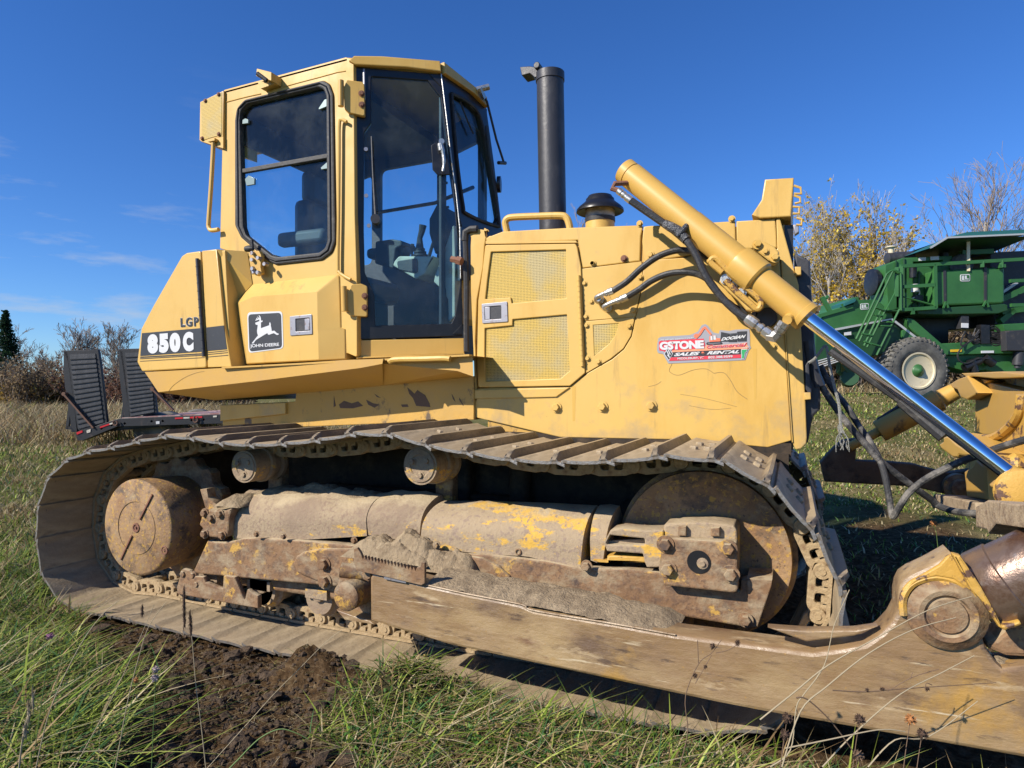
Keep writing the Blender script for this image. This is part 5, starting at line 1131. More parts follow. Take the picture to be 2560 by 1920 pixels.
mb = MB(); q = PY(.11).p('K 1345,995')[0]; mb.lathe(q, (0, -1, 0), [(-.01, .046), (.003, .045)], 24); mb.build('plug_hole', blackp, yk_); mb = MB(); mb.lathe(q + Vector((.014, -.003, -.004)), (0, -1, 0), [(-.01, .024), (.002, .022), (.004, .012), (.010, .010)], 16); mb.build('grease_plug', muddy, yk_)
# final drive drum, sprocket behind it
dc = Vector((-1.835, .10, .500)); mb = MB(); mb.lathe(dc, (0, 1, 0), [(0, .02), (0, .262), (.006, .274), (.012, .278), (.30, .262), (.33, .25), (.42, .24)], 72)
fd = mb.build('final_drive', rusty_disc, tf, smooth=40)
mb = MB(); mb.lathe(dc, (0, -1, 0), [(-.003, .155), (.003, .154), (.0035, .149), (-.003, .148)], 48); fr_ = mb.build('cast_ring', rusty_disc, fd)
mb = MB(); mb.lathe(dc, (0, -1, 0), [(-.01, .028), (.005, .027), (.006, .018), (.001, .016), (.001, .008), (.008, .007)], 20)
q1, q2 = PY(.097).p('I 598,945 785,560'); mb.bar(q1, dc.lerp(q1, .25) - Vector((0, .003, 0)), .008, .010, (0, 1, 0)); mb.bar(dc.lerp(q2, .25) - Vector((0, .003, 0)), q2, .008, .010, (0, 1, 0))
q = PY(.10).p('I 855,890')[0]; mb.build('fill_plug', rustb, fd); mb = MB(); mb.lathe(q, (0, -1, 0), [(-.01, .026), (.002, .025), (.003, .018), (-.001, .017), (.0, .008), (.004, .007)], 18); mb.build('drain_plug', rustb, fd)
mb = MB(); n = 60; prof = []
for k in range(n):
    th = 2 * math.pi * k / n; r_ = .375 if k % 4 < 2 else .345; prof.append((dc.x + r_ * math.cos(th), r_ * math.sin(th) + dc.z + .01))
plate_uv('sprocket', PY(.40), prof, 0, .07, rusty, tf, bev=.004)
# carrier rollers
for s_, r_ in (('J 280,425', .088), ('J 1405,420', .092)):
    q = PY(.20).p(s_)[0]; mb = MB(); mb.lathe(q, (0, 1, 0), [(.0, .03), (.0, r_ * .55), (-.006, r_ * .6), (-.006, r_ * .85), (.0, r_ * .9), (.0, r_), (.11, r_), (.115, r_ * 1.12), (.14, r_ * 1.12), (.145, r_ * .9), (.20, r_ * .9), (.205, r_ * 1.12), (.23, r_ * 1.12), (.235, r_ * .5)], 40)
    for k in range(3):
        th = k * 2.1 + .6; mb.bolt(q + Vector((math.cos(th) * r_ * .5, 0, math.sin(th) * r_ * .5)), (0, -1, 0), .014)
    cr = mb.build('carrier_roller', muddy, tf); mb = MB(); mb.box((q.x - .05, .43, q.z - .25), (q.x + .05, .50, q.z + .02)); mb.build('roller_bracket', rusty, cr, bev=.01)
# bottom rollers
for s_ in ('I 1150,1065', 'I 1440,1090', 'J 775,1215', 'J 420,1185'):
    q = PY(.27).p(s_)[0]; mb = MB(); mb.lathe((q.x, .25, .195), (0, 1, 0), [(0, .03), (0, .05), (.0, .085), (.03, .09), (.04, .105), (.06, .105), (.065, .09), (.2, .09), (.25, .105), (.28, .105), (.3, .085)], 32)
    mb.lathe((q.x, .23, .215), (0, 1, 0), [(0, .02), (.004, .035), (.03, .04)], 16); mb.box((q.x - .07, .225, .20), (q.x + .07, .26, .25)); mb.build('track_roller', muddy, tf)
# track guard plate low at the rear, front bracket, chain guide block
tg = plate('track_guide', PY(.14), 'I 928,1110 945,1050 962,1000 1000,1010 1035,1045 1085,1048 1100,1080 1200,1120 1205,1040 1270,1050 1330,1190 1345,1120 1370,1140 1410,1160 1410,1236 1180,1195 930,1150', 0, .03, rusty, tf, r=.006, bev=.006)
gb = plate('guide_block', PY(.16), 'I 1085,655 1110,650 1200,660 1255,640 1240,700 1235,770 1225,812 1180,818 1120,812 1075,800 1080,760 1060,740', 0, .18, rusty, tf, r=.01, bev=.01)
mb = BO()
for s_ in ('I 1097,670', 'I 1188,675', 'I 1135,698', 'I 1097,792', 'I 1200,798'): mb.bolt(PY(.16).p(s_)[0], (0, -1, 0), .019)
mb.build('bolt', rusty, gb)
plate('frame_end', PY(.22), 'I 1065,530 1105,525 1115,580 1160,615 1170,650 1100,655 1085,600', 0, .06, rusty, tf, bev=.006)

# mud heaped on the frame and the beam
def mudheap(name, cx, cy, cz, lx, ly, lz, parent, seed, nx=46, ny=22, amp=.5):
    mb = MB(); vs = []
    for j in range(ny + 1):
        for i in range(nx + 1):
            u = i / nx * 2 - 1; v = j / ny * 2 - 1; e = max(0, 1 - u * u) ** .6 * max(0, 1 - v * v) ** .6
            x = cx + u * lx; y = cy + v * ly; nz_ = noise.fractal(Vector((x * 9 + seed, y * 9, seed)), .9, 2.1, 5)
            fine = noise.noise(Vector((x * 55, y * 55, seed))) * .0035
            vs.append((x, y, cz + lz * e * (1 + amp * nz_) - .01 + fine * e))
    fs = [(j*(nx+1)+i, j*(nx+1)+i+1, (j+1)*(nx+1)+i+1, (j+1)*(nx+1)+i) for j in range(ny) for i in range(nx)]
    mb.add(vs, fs); return mb.build(name, mud_m, parent, smooth=30)
a_, b_ = PY(.16).p('J 830,930 1640,1100'); 
mudheap('mud', (a_.x + b_.x) / 2 + .02, .155, .50, .24, .10, .085, tf, 2)
q = PY(.16).p('J 1250,900')[0]; mudheap('mud', q.x + .05, .165, .50, .20, .09, .10, tf, 5)
q = PY(.16).p('J 1480,960')[0]; mudheap('mud', q.x + .05, .15, .475, .20, .08, .09, tf, 9)
q = PY(.3).p('J 290,600')[0]; mudheap('mud', q.x, .30, q.z - .04, .09, .14, .06, tf, 3, 24, 24)
q = PY(.35).p('J 800,570')[0]; mudheap('mud', q.x, .40, q.z - .035, .48, .10, .05, tf, 8, 90, 16)

# ---------------------------------------------------------------- push arm beside the track
by = PY(-.15)
ARM = 'J 1083,1135 1100,1100 1440,1178 1700,1235 2042,1302 K 330,1292 800,1370 1200,1442 L 310,1025 500,1000 620,975 720,905 780,840 815,770 815,700 825,640 850,590 900,555 1000,510 1110,450 1135,435 1300,620 1325,700 1300,760 1310,890 1340,1000 1400,1080 1440,1115 1700,1090 1700,1680 1564,1650 0,1372 N 1650,292 1050,163 450,33 J 1650,1580 1270,1470 1085,1408'
arm = plate('push_arm', by, ARM, 0, .14, beam_m, DZ, bev=.014, smooth=45)
mb = MB(); P_ = PY(-.152).p('J 1440,1178 1700,1235 2042,1302 K 330,1292 800,1370 1200,1442'); Q_ = [Vector((v.x, .06, v.z + .012)) for v in P_]
n = len(P_); mb.add(P_ + Q_, [(i, i+1, n+i+1, n+i) for i in range(n - 1)]); 
vs = []; 
for i in range(80):
    t = i / 79; a_ = P_[0].lerp(P_[-1], t)
    for j in range(9):
        f = j / 8; y = -.145 + f * .22; z = a_.z - .004 + .022 * f + .010 * noise.fractal(Vector((a_.x * 14, y * 14, 3)), .9, 2.1, 4) + .015 * math.sin(f * 3)
        z -= .03 * max(0, (i - 70) / 9) ** 2; vs.append((a_.x, y + (.04 * noise.noise(Vector((a_.x * 6, 0, 1))) if j == 8 else 0), z))
mb2 = MB(); mb2.add(vs, [(i*9+j, (i+1)*9+j, (i+1)*9+j+1, i*9+j+1) for i in range(79) for j in range(8)]); mb2.build('mud', mud_m, arm, smooth=30)
mb = MB(); mb.tube([v + Vector((0, .003, -.002)) for v in catmull(P_, 10)], .004, 6); mb.build('worn_edge', worn_edge, arm)
# serrated step plate
st = PY(-.155); teeth = []
T0, T1 = st.uv(parse('J 1040,985')[0]), st.uv(parse('J 1395,1062')[0])
for k in range(17):
    f = k / 17; x = T0[0] + (T1[0] - T0[0]) * f; z = T0[1] + (T1[1] - T0[1]) * f; dx = (T1[0] - T0[0]) / 17
    teeth += [(x, z), (x + dx * .5, z - .018)]
so = [st.uv(n_) for n_ in parse('J 992,1035 992,945 1012,940 1030,965')] + teeth + [T1] + [st.uv(n_) for n_ in parse('J 1415,1060 1422,1032 1442,1035 1443,1165 1420,1178 1200,1125 1010,1085')]
stp = plate_uv('step_plate', st, so, -.012, .004, rusty, arm, bev=.002)
mb = MB(); p = st.p('J 1180,1130 1320,1158', -.004); mb.bar(p[0], p[1], .006, .012); mb.build('step_slot', galv2, stp)
# rear pivot: boss disc, ball, bracket
mb = MB(); q = PY(-.10).p('J 930,1255')[0]; mb.lathe(q, (0, 1, 0), [(-.012, .02), (-.010, .055), (0, .066), (.16, .066)], 32); pv = mb.build('pivot_pin', rusty, arm, smooth=45)
plate('pivot_bracket', PY(.02), 'J 890,1100 905,1060 990,1060 1090,1090 1110,1130 1095,1400 1060,1395 900,1355 880,1310 870,1200', 0, .15, rusty, arm, r=.02, bev=.012)
mb = MB(); mb.cyl(PY(-.05).p('J 900,1085')[0], PY(.0).p('J 1070,1105')[0], .034); mb.lathe(PY(-.10).p('J 1080,1110')[0], (.3, -1, .1), [(0, .03), (.012, .03), (.015, .02), (.03, .018)], 8); mb.build('clamp_bolt', rusty, arm)
plate('pivot_foot', PY(-.02), 'J 885,1330 1000,1370 1100,1400 1130,1425 1060,1415 940,1395', -.02, .10, beam_m, arm, bev=.004)
# front pivot boss
q = PY(-.165).p('L 1110,800')[0]; mb = MB(); mb.lathe(q, (0, -1, 0), [(-.02, .112), (-.004, .108), (.004, .098), (.012, .084), (.018, .078), (.016, .064), (.006, .058), (.006, .054), (.014, .051), (.014, .002)], 56); bs_ = mb.build('pin_boss', rusty, arm, smooth=30)
mb = MB(); mb.tube(catmull(PY(-.158).p('L 850,800 845,720 870,650 930,600 1040,575 1160,605 1240,680', 0), 6), .012, 6); mb.tube(catmull(PY(-.158).p('L 1290,700 1300,800 1310,900', 0), 4), .006, 6)
mb.build('cast_rim', chipped, arm)
plate('boss_collar', PY(-.16), 'L 870,640 900,590 960,560 1060,500 1110,445 1130,440 1260,650 1300,720 1230,640 1140,580 1040,565 940,590', -.01, .01, chipped, arm, bev=.004)
# top ledge plate in front of the track
plate('arm_gusset', PY(-.14), 'L 45,876 280,893 560,890 700,870 560,925 350,950 275,960', .0, .05, beam_m, arm, bev=.006)
# brace tube going up to the blade
p, q = PY(-.10).p('L 1345,655')[0], PY(-.16).p('L 1950,395')[0]; l = (q - p).length
mb = MB(); mb.lathe(p, q - p, [(0, .090), (.0, .118), (.006, .122), (.07, .122), (.074, .117), (.12, .117), (l, .120)], 48)
shiny = M('polished_worn_steel', (.22, .15, .11), .30, .55, layers=[((.12, .06, .035), 6, .5, .62, (1, 1, 1), 'n'), ((.55, .30, .05), 9, .63, .67, U1, 'n'), ((.5, .48, .46), 5, .55, .75, U1, 'n')], bump=(22, .2)); br = mb.build('brace_tube', shiny, arm, smooth=45)
plate('brace_flange', PY(-.205), 'L 1130,430 1180,440 1300,620 1390,780 1420,850 1530,822 1540,845 1440,880 1405,860 1300,700 1240,640', -.02, .02, chipped, br, r=.004, bev=.006)
plate('brace_yoke', PY(-.12), 'L 1335,960 1400,940 1480,870 1700,780 1700,1060 1460,1045 1350,1000', 0, .12, rusty, br, r=.01, bev=.012)
mudheap('mud', PY(-.1).p('L 1440,1080')[0].x, -.08, PY(-.1).p('L 1440,1110')[0].z, .10, .06, .035, arm, 12, 24, 20)

# ---------------------------------------------------------------- far push arm, tilt cylinder and blade
fy2 = PY(2.74)
fa = plate('push_arm', fy2, 'H 250,850 300,790 350,740 400,700 440,690 540,680 555,700 500,755 495,835 720,845 900,860 1000,890 1110,915 1160,920 1300,900 1340,1100 1230,1095 900,1015 280,980', 0, .14, M('shade_tinted_muddy_arm', (.13, .085, .05), .8, layers=[((.20, .14, .085), 5, .5, .7, U1, 'n'), ((.05, .035, .025), 9, .5, .65, U1, 'n')], bump=(25, .3)), DZ, bev=.012)  # muddy arm colour darkened to stand in for the bulldozer's shadow
p, q = PY(2.70).p('H 585,670')[0], PY(2.70).p('H 1210,340')[0]
ax2 = (q - p); l = ax2.length; t1 = l * .12
mb = MB(); mb.lathe(p, ax2, [(-.14, .032), (t1, .032)], 20); mb.lathe(p, ax2, [(t1, .03), (t1, .075), (t1 + .01, .078), (l * .78, .078), (l * .80, .062), (l * .96, .055), (l * .98, .035), (l * 1.03, .035)], 28)
tc_ = mb.build('tilt_cylinder', paint_dirty, DZ)
mb = MB(); mb.tube([p + ax2 * .1 + Vector((0, 0, .085)), p + ax2 * .35 + Vector((0, 0, .10)), p + ax2 * .5 + Vector((0, 0, .095))], .014, 6); mb.build('cylinder_line', darksteel, tc_)
mb = MB(); q = PY(2.72).p('H 1200,1015')[0]; mb.lathe(q, (0, -1, 0), [(-.05, .09), (.05, .09), (.06, .06), (.10, .055), (.11, .04)], 24)
for d_ in ((.10, .05), (.09, -.06)): mb.lathe(q + Vector((d_[0], 0, d_[1])), (0, -1, 0), [(0, .03), (.05, .028)], 10)
mb.build('pin_boss', rusty, fa)
# blade: upright plates seen from behind, running across the machine
BX = 2.78
def bpl(name, X, s_, d0, d1, m, par, **kw): return plate(name, PXB(X + d0), s_, 0, d1 - d0, m, par, **kw)
blade = bpl('blade', BX, 'T 590,300 665,300 640,130 995,125 1150,130 1150,1180 690,1170 600,1190 500,1140 480,1010 340,1000 500,900 520,860 590,700', -.03, .03, chipped, DZ, bev=.006)
bpl('blade_box', BX - .04, 'T 665,195 720,190 995,255 1100,275 1100,620 660,620 590,590 590,300', -.06, .06, paint_deck, blade, bev=.006)
tbm = bpl('blade_top_beam', BX - .06, 'T 470,110 800,95 950,112 1050,118 1050,140 750,155 560,135 530,150', -.10, .08, paint_deck, blade, bev=.006)
bpl('corner_lug', BX - .12, 'T 385,195 440,160 520,130 615,275 590,290 520,330 470,310 440,245 395,230', -.05, .10, paint_deck, blade, r=.006, bev=.008)
bpl('corner_lug', BX - .06, 'T 520,135 560,130 700,170 665,200 660,310 640,300', -.05, .05, paint_deck, blade, bev=.006)
# curved centre rib with its lip
bpl('centre_rib', BX - .16, 'T 570,640 700,650 760,630 850,580 920,470 935,400 940,300 965,275 1150,290 1150,1100 995,950 770,720 700,750 600,800 560,830', -.10, .08, chipped, blade, r=.012, bev=.012)
mb = MB(); g = catmull(PXB(BX - .27).p('T 565,635 690,650 780,625 880,550 940,470 965,400 975,290'), 6); mb.tube(g, .020, 8); mb.build('rib_lip', chipped, blade)
bpl('mount_lug', BX - .35, 'T 285,700 330,670 325,640 360,625 430,690 540,760 600,810 520,800 450,790 440,815 405,810 310,740', -.10, .12, cylpaint, blade, r=.010, bev=.010)
bpl('lower_bracket', BX - .25, 'T 500,925 570,880 600,830 780,980 800,1150 690,1165 520,1130', -.04, .10, paint_deck, blade, bev=.008)
bpl('lower_rib', BX - .32, 'T 655,870 685,890 700,1165 665,1150', -.06, .04, paint_deck, blade, bev=.004)
mb = MB(); q = PXB(BX - .3).p('T 960,880')[0]; mb.lathe(q, (-1, -.2, .2), [(0, .045), (.03, .05), (.05, .03), (.09, .028)], 8); mb.build('clamp_bolt', chipped, blade)
# timber and dirt roots
mb = MB()
wood = M('weathered_timber', (.42, .31, .19), .85, layers=[((.20, .13, .08), 8, .45, .65, (.3, 3, 3), 'n'), ((.46, .36, .24), 20, .5, .7, (.2, 3, 3), 'n')], bump=(30, .4, (.2, 2, 2)))
tb_ = bpl('timber_block', BX - .42, 'T 592,1215 690,1160 900,1190 1010,1195 1060,1300 1040,1400 760,1360 695,1440 690,1410 595,1385', -.12, .12, wood, None, bev=.006); tag(tb_, 'weathered square timber block propping up the lowered blade', 'timber')
tb3 = bpl('timber_board', BX - .30, 'T 210,1180 250,1110 590,1180 595,1320 330,1240 235,1225', -.10, .06, wood, None, bev=.006); tag(tb3, 'long flat weathered board lying in shade behind the timber block', 'board')
# ================================================================ GREEN HARVESTER on the right
HV = thing('harvester', 'large dark green self-propelled harvester with canopy parked on the grass at right', 'harvester')
HD = 17.0; hp = PC(HD); hf_ = PC(HD - .25)
green = M('harvester_green', (.040, .150, .040), .45, layers=[((.028, .11, .030), 1.5, .4, .7, U1, 'n'), ((.10, .14, .08), 9, .64, .80, U1, 'n')], bump=(8, .08))
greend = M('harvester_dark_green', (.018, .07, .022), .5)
cream = M('cream_wheel_paint', (.66, .57, .38), .45, layers=[((.45, .36, .22), 6, .55, .75, U1, 'n')])
tyre_m = M('dusty_tyre', (.075, .072, .066), .85, layers=[((.19, .18, .155), 3, .40, .65, U1, 'n')], bump=(30, .3))
teal = M('teal_canopy', (.02, .13, .13), .6); alum = M('pale_metal_trim', (.62, .61, .57), .4, .4)
def hpl(name, s_, d0, d1, m, parent=HV, **kw): return plate(name, hp, s_, d0, d1, m, parent, **kw)
conv = hpl('conveyor', 'S -80,890 0,785 60,760 290,690 320,622 320,590 362,590 366,622 540,615 590,650 630,690 610,735 700,745 720,800 690,812 110,925 -80,965', 0, 1.9, green, bev=.02)
hpl('conveyor_trim', 'S 112,918 600,828 705,812 850,922 1052,1080 1015,1082 830,934 690,828 130,938 115,935', -.03, .0, alum, conv, bev=0)
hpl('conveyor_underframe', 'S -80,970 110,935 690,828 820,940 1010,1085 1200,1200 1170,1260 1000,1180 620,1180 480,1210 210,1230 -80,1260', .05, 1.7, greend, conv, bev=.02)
mb = MB()
for (a_, b_) in (('S -60,1255', 'S 190,1185'), ('S -60,1280', 'S 190,1205'), ('S -60,1305', 'S 190,1225'), ('S -60,1328', 'S 190,1245')): mb.tube([hp.p(a_)[0], hp.p(b_)[0]], .018, 5)
mb.build('conveyor_rods', alum, conv)
mb = MB()
for s_ in ('S -20,590 60,740', 'S -60,790 290,690', 'S 20,590 40,600', 'S 190,680 320,610'): g = hp.p(s_); mb.bar(g[0], g[1], .09, .09)
mb.build('conveyor_arm', green, conv)
hpl('conveyor_hood', 'S 188,660 300,610 315,625 300,650 195,690', -.1, .6, teal, conv, bev=.01)
eh = hpl('engine_housing', 'S 695,240 820,190 880,165 1400,142 1412,300 1410,330 1110,335 1105,720 820,700 770,720 730,720 690,300', .25, 1.1, green, holes=['S 988,208 1298,188 1298,252 988,262', 'S 815,520 905,510 905,690 815,690'], bev=.02)
hpl('engine_bay', 'S 800,200 1320,180 1320,700 800,700', .9, 1.0, blackp, eh, bev=0)
mb = MB(); 
for s_ in ('S 880,165 880,700', 'S 800,195 790,300', 'S 1040,300 1040,700', 'S 985,265 985,700'): g = hp.p(s_, .22); mb.bar(g[0], g[1], .03, .03)
mb.build('panel_rib', greend, eh)
mb = MB(); g = hp.p('S 828,132 1110,112', .8); mb.lathe(g[0], g[1] - g[0], [(0, .12), (.02, .16), ((g[1]-g[0]).length, .16), ((g[1]-g[0]).length + .02, .12)], 20); mb.build('muffler', stackm, HV)
mb = MB(); g = hp.p('S 880,90 880,10', .8); mb.cyl(g[0], g[1], .07); mb.lathe(g[1], (0, 0, 1), [(0, .14), (.02, .14), (.05, .05)], 16); mb.build('intake_pipe', cream, HV)
mb = MB(); g = hp.p('S 625,400', .6)[0]; mb.lathe(g, Vector((-cs, -sn, 0)) , [(-.1, .34), (.02, .36), (.03, .32)], 28); mb.build('fan_shroud', blackp, HV)
mb = MB(); g = hp.p('S 948,260 948,385', .1); mb.cyl(g[0], g[1], .09); mb.build('canister', blackp, eh)
mb = MB(); g = hp.p('S 940,460 942,540', .0); mb.cyl(g[0], g[1], .09); mb.tube(catmull(hp.p('S 980,480 1005,540 985,580 930,600', .05), 4), .015, 5); mb.build('filter', white_d, eh)
hpl('valve_block', 'S 955,568 1032,572 1032,632 950,632', .0, .2, blackp, eh, bev=.01)
tk = hpl('fuel_tank', 'S 1108,325 1140,328 1690,295 1720,288 1745,300 1815,288 1830,305 1832,655 1800,668 1140,692 1112,680', -.15, .75, green, bev=.05, r=.05)
for s_ in ('S 1195,322 1222,320 1226,690 1202,692', 'S 1612,298 1640,296 1640,660 1614,662'): hpl('tank_strap', s_, -.17, -.14, darksteel, tk, bev=.002)
mb = MB()
for s_ in ('S 1185,715 1210,650', 'S 1210,650 1235,712', 'S 1590,700 1625,640', 'S 1625,640 1650,705'): g = hp.p(s_, -.2); mb.bar(g[0], g[1], .04, .04)
mb.build('strap_anchor', green, tk)
def badge(s_, ltr, par, d):
    b = hpl('emblem', s_, d - .012, d, white_d, par, bev=0, r=.04); P_ = parse(s_); cx = sum(p.x if hasattr(p, 'x') else p[0] for p in P_) / 4; cy = sum(p[1] for p in P_) / 4; w_ = abs(P_[1][0] - P_[0][0]) * .43; h_ = abs(P_[3][1] - P_[0][1]) * .40
    def q(pts): return 'W0 ' + ' '.join(f'{cx + x * w_:.2f},{cy + y * h_:.2f}' for x, y in pts)
    hpl('emblem_line', q([(-1, -1), (1, -1), (1, 1), (-1, 1)]), d - .016, d - .010, green, b, bev=0, r=.03, holes=[q([(-.88, -.84), (.88, -.84), (.88, .84), (-.88, .84)])])
    hpl('emblem_line', q([(-.30, -.84), (-.18, -.84), (-.18, .45), (.85, .45), (.85, .60), (-.30, .60)]), d - .016, d - .010, green, b, bev=0)
    hpl('emblem_line', q([(.36, -.84), (.85, -.84), (.85, .2), (.48, .2), (.36, .1)]), d - .016, d - .010, green, b, bev=0)
badge('S 1370,368 1470,364 1470,438 1370,440', 'L', tk, -.15); badge('S 375,660 462,655 462,720 375,725', 'L', conv, 0)
# platform cage and rails
mb = MB()
for s_ in ('S 745,290 745,745', 'S 1090,270 1098,720', 'S 765,500 1090,480', 'S 745,735 1105,712', 'S 740,290 2200,205', 'S 1575,240 1575,300', 'S 1770,225 1770,300', 'S 1750,290 1810,285', 'S 700,300 700,600', 'S 860,720 865,780', 'S 1860,440 2200,425', 'S 1870,688 2200,680'):
    g = hp.p(s_, -.22); mb.bar(g[0], g[1], .075, .085)
for s_ in ('S 700,300 690,560 600,735', 'S 800,560 800,700', 'S 770,600 1100,690'): g = hp.p(s_, -.2); mb.tube(g, .022, 5)
mb.build('platform_rail', green, HV)
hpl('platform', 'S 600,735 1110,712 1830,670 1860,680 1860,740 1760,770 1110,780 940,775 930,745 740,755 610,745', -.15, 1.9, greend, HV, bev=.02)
mb = MB()
for s_ in ('S 580,375 270,1035', 'S 640,350 300,1060', 'S 570,735 380,1120', 'S 520,745 350,1105', 'S 710,735 480,1200'): g = hp.p(s_, -.3); mb.tube(g, .026, 6)
mb.tube(catmull(hp.p('S 580,378 620,345 665,338 710,360 725,400 728,745', -.3), 4), .026, 6); mb.tube(catmull(hp.p('S 640,352 665,345 700,365', -.3), 4), .026, 6)
for s_ in ('S 470,715 560,745', 'S 460,790 545,800', 'S 320,980 430,1000', 'S 520,900 620,905', 'S 410,1080 500,1105', 'S 590,860 640,870', 'S 350,1060 420,1090'): g = hp.p(s_, -.3); mb.bar(g[0], g[1], .10, .03)
mb.build('ladder', green, HV)
# canopy
cp = PC(HD - .5); A_ = cp.p('G 1178,742 1292,672 1900,646 1900,655 1296,682 1190,750'); B_ = [v + Vector((-sn, cs, 0)) * 3.6 + Vector((0, 0, .25)) for v in A_]
mb = MB(); ed = cp.p('G 1178,745 1294,675 1900,648'); mb.bar(ed[0], ed[1], .05, .04); mb.bar(ed[1], ed[2], .05, .04); can = mb.build('canopy_edge', alum, HV)
T1 = cp.p('G 1292,672 1440,632 1900,612 1900,646', .02); 
mb = MB(); a_, b_, c_, d_ = T1; up = [a_, b_ + Vector((-sn, cs, 0)) * 1.3, c_ + Vector((-sn, cs, 0)) * 1.3, d_]; mb.add(up, [(0, 1, 2, 3)]); w0 = cp.p('G 1180,744 1292,674', .02); mb.add([w0[0], w0[1], up[1], w0[0] + Vector((-sn, cs, 0)) * 1.3], [(0, 1, 2, 3)])
mb.add([up[1], up[2], up[2] + Vector((-sn, cs, 0)) * 2.3, up[1] + Vector((-sn, cs, 0)) * 2.3], [(0, 1, 2, 3)]); cn_ = mb.build('canopy', teal, HV, smooth=0); plate('canopy_valance', cp, 'G 1294,672 1440,634 1900,614 1900,645 1297,671', .03, .06, teal, cn_, bev=0)
un = cp.p('G 1190,745 1300,685 1900,660', .05); mb = MB(); bk = cp.p('G 1180,762 1600,745 1900,738', 3.3); mb.add([un[0], un[1], un[2], bk[2], bk[1], bk[0]], [(0, 1, 2, 3, 4, 5)]); mb.build('canopy_liner', greend, HV, smooth=0)
mb = MB(); g = cp.p('G 1506,680 1506,890', .35); mb.bar(g[0], g[1], .07, .07); g = cp.p('S 1590,0 1600,300', .35); mb.build('canopy_post', cream, HV)
mb = MB(); g = hp.p('S 1475,-20 1475,200', .9); mb.cyl(g[0], g[1], .12); mb.build('flue', blackp, HV)
mb = MB(); g = hp.p('S 1485,250', .2)[0]; mb.lathe(g, (sn, -cs, 0), [(-.1, .14), (-.1, .29), (0, .30), (.05, .27), (.05, .16)], 28); sw = mb.build('small_tyre', tyre_m, HV); mb = MB(); mb.lathe(g, (sn, -cs, 0), [(-.05, .16), (.03, .16), (.03, .07), (.0, .05)], 20); mb.build('rim', white_d, sw)
hpl('sorting_bay', 'S 1830,100 2200,80 2200,880 1870,860 1855,700 1830,660', .35, 2.2, darksteel, HV, bev=.02)
mb = MB()
for s_, r_ in (('S 1875,560 2080,425', .07),): g = hp.p(s_, .3); mb.bar(g[0], g[1], r_ * 2, r_)
mb.build('grey_brace', alum, HV)
mb = MB()
for s_ in ('S 1850,620 2200,460', 'S 1870,740 2200,700', 'S 1860,840 2000,720'): g = hp.p(s_, .15); mb = MB(); mb.bar(g[0], g[1], .18, .14); mb.build('brace', green, HV)
mb = MB(); mb.bar(*hp.p('S 1500,110 1830,95', .3), .15, .12); mb.build('brace', green, HV)
# chassis
ch = hpl('chassis', 'S 1190,1075 1500,1060 1800,1075 2200,1065 2200,1185 1830,1180 1270,1192 1180,1100', -.05, .25, green, HV, bev=.02)
hpl('belly_pan', 'S 1270,1192 1830,1182 2200,1185 2200,1420 1960,1390 1800,1370 1700,1345 1540,1370 1300,1310', .1, 1.6, green, ch, bev=.02)
hpl('chassis_plate', 'S 800,940 830,930 1050,1090 1180,1190 1268,1185 1265,1250 1150,1230 1010,1090 820,1070', -.02, .3, green, ch, bev=.02)
hpl('diagonal', 'S 835,812 900,820 1270,1140 1265,1195 1200,1195 1040,1060 850,900', -.1, .1, green, ch, bev=.02)
hpl('undercarriage', 'S 720,770 1880,755 1900,880 1560,900 1560,1050 1450,1060 1290,1045 1285,960 1215,885 1020,890 1020,960 880,900', 1.0, 2.3, blackp, ch, bev=.02)
hpl('side_box', 'S 1810,950 2200,930 2200,1160 1820,1152', -.25, .5, darksteel, HV, bev=.02)
hpl('hose_guard', 'S 1600,880 1690,885 1695,1080 1600,1080', -.1, .1, blackp, HV, bev=.01)
hpl('side_panel', 'S 1790,880 2200,860 2200,935 1815,950', -.2, .5, green, HV, bev=.02)
hpl('notice', 'S 1395,865 1465,868 1465,915 1395,912', -.12, -.1, white_d, ch, bev=0); hpl('control_box', 'S 1395,790 1475,790 1478,930 1395,920', -.1, .1, darksteel, ch, bev=.01)
hpl('yellow_sign', 'S 1298,1138 1410,1135 1408,1160 1298,1162', -.07, -.05, M('amber_reflector', (.75, .45, .02), .4), ch, bev=0); hpl('white_notice', 'S 1613,1150 1742,1148 1742,1172 1613,1174', -.07, -.05, white_d, ch, bev=0)
for s_ in ('S 1042,165 1112,160 1112,195 1044,198', 'S 1162,155 1250,150 1250,188 1163,192'): hpl('white_notice', s_, .22, .25, white_d, eh, bev=0)
hpl('white_notice', 'S 208,960 278,950 280,985 210,990', -.02, .0, white_d, conv, bev=0)
mb = MB(); rnd = random.Random(2)
for k in range(13):
    a_ = (rnd.uniform(1420, 1480), rnd.uniform(950, 1000)); b_ = (rnd.uniform(1540, 1600), 920 + k * 13)
    mb.tube(catmull(hp.p(f'S {a_[0]:.0f},{a_[1]:.0f} {(a_[0]+b_[0])/2:.0f},{(a_[1]+b_[1])/2+40:.0f} {b_[0]:.0f},{b_[1]:.0f}', -.1), 4), .016, 5)
    mb.tube(catmull(hp.p(f'S 1690,{910 + k*12} {1750},{905 + k*14 + rnd.uniform(-15,25):.0f} 1810,{940 + k*12}', -.05), 4), .016, 5)
mb.tube(catmull(hp.p('S 1425,950 1385,1040 1390,1100 1500,1040', -.15), 5), .02, 5); mb.tube(catmull(hp.p('S 1490,1050 1400,1110 1345,1190 1370,1260 1450,1280 1560,1230 1700,1240', -.15), 5), .02, 5)
mb.build('hydraulic_hoses', hosem, HV)
mb = MB()
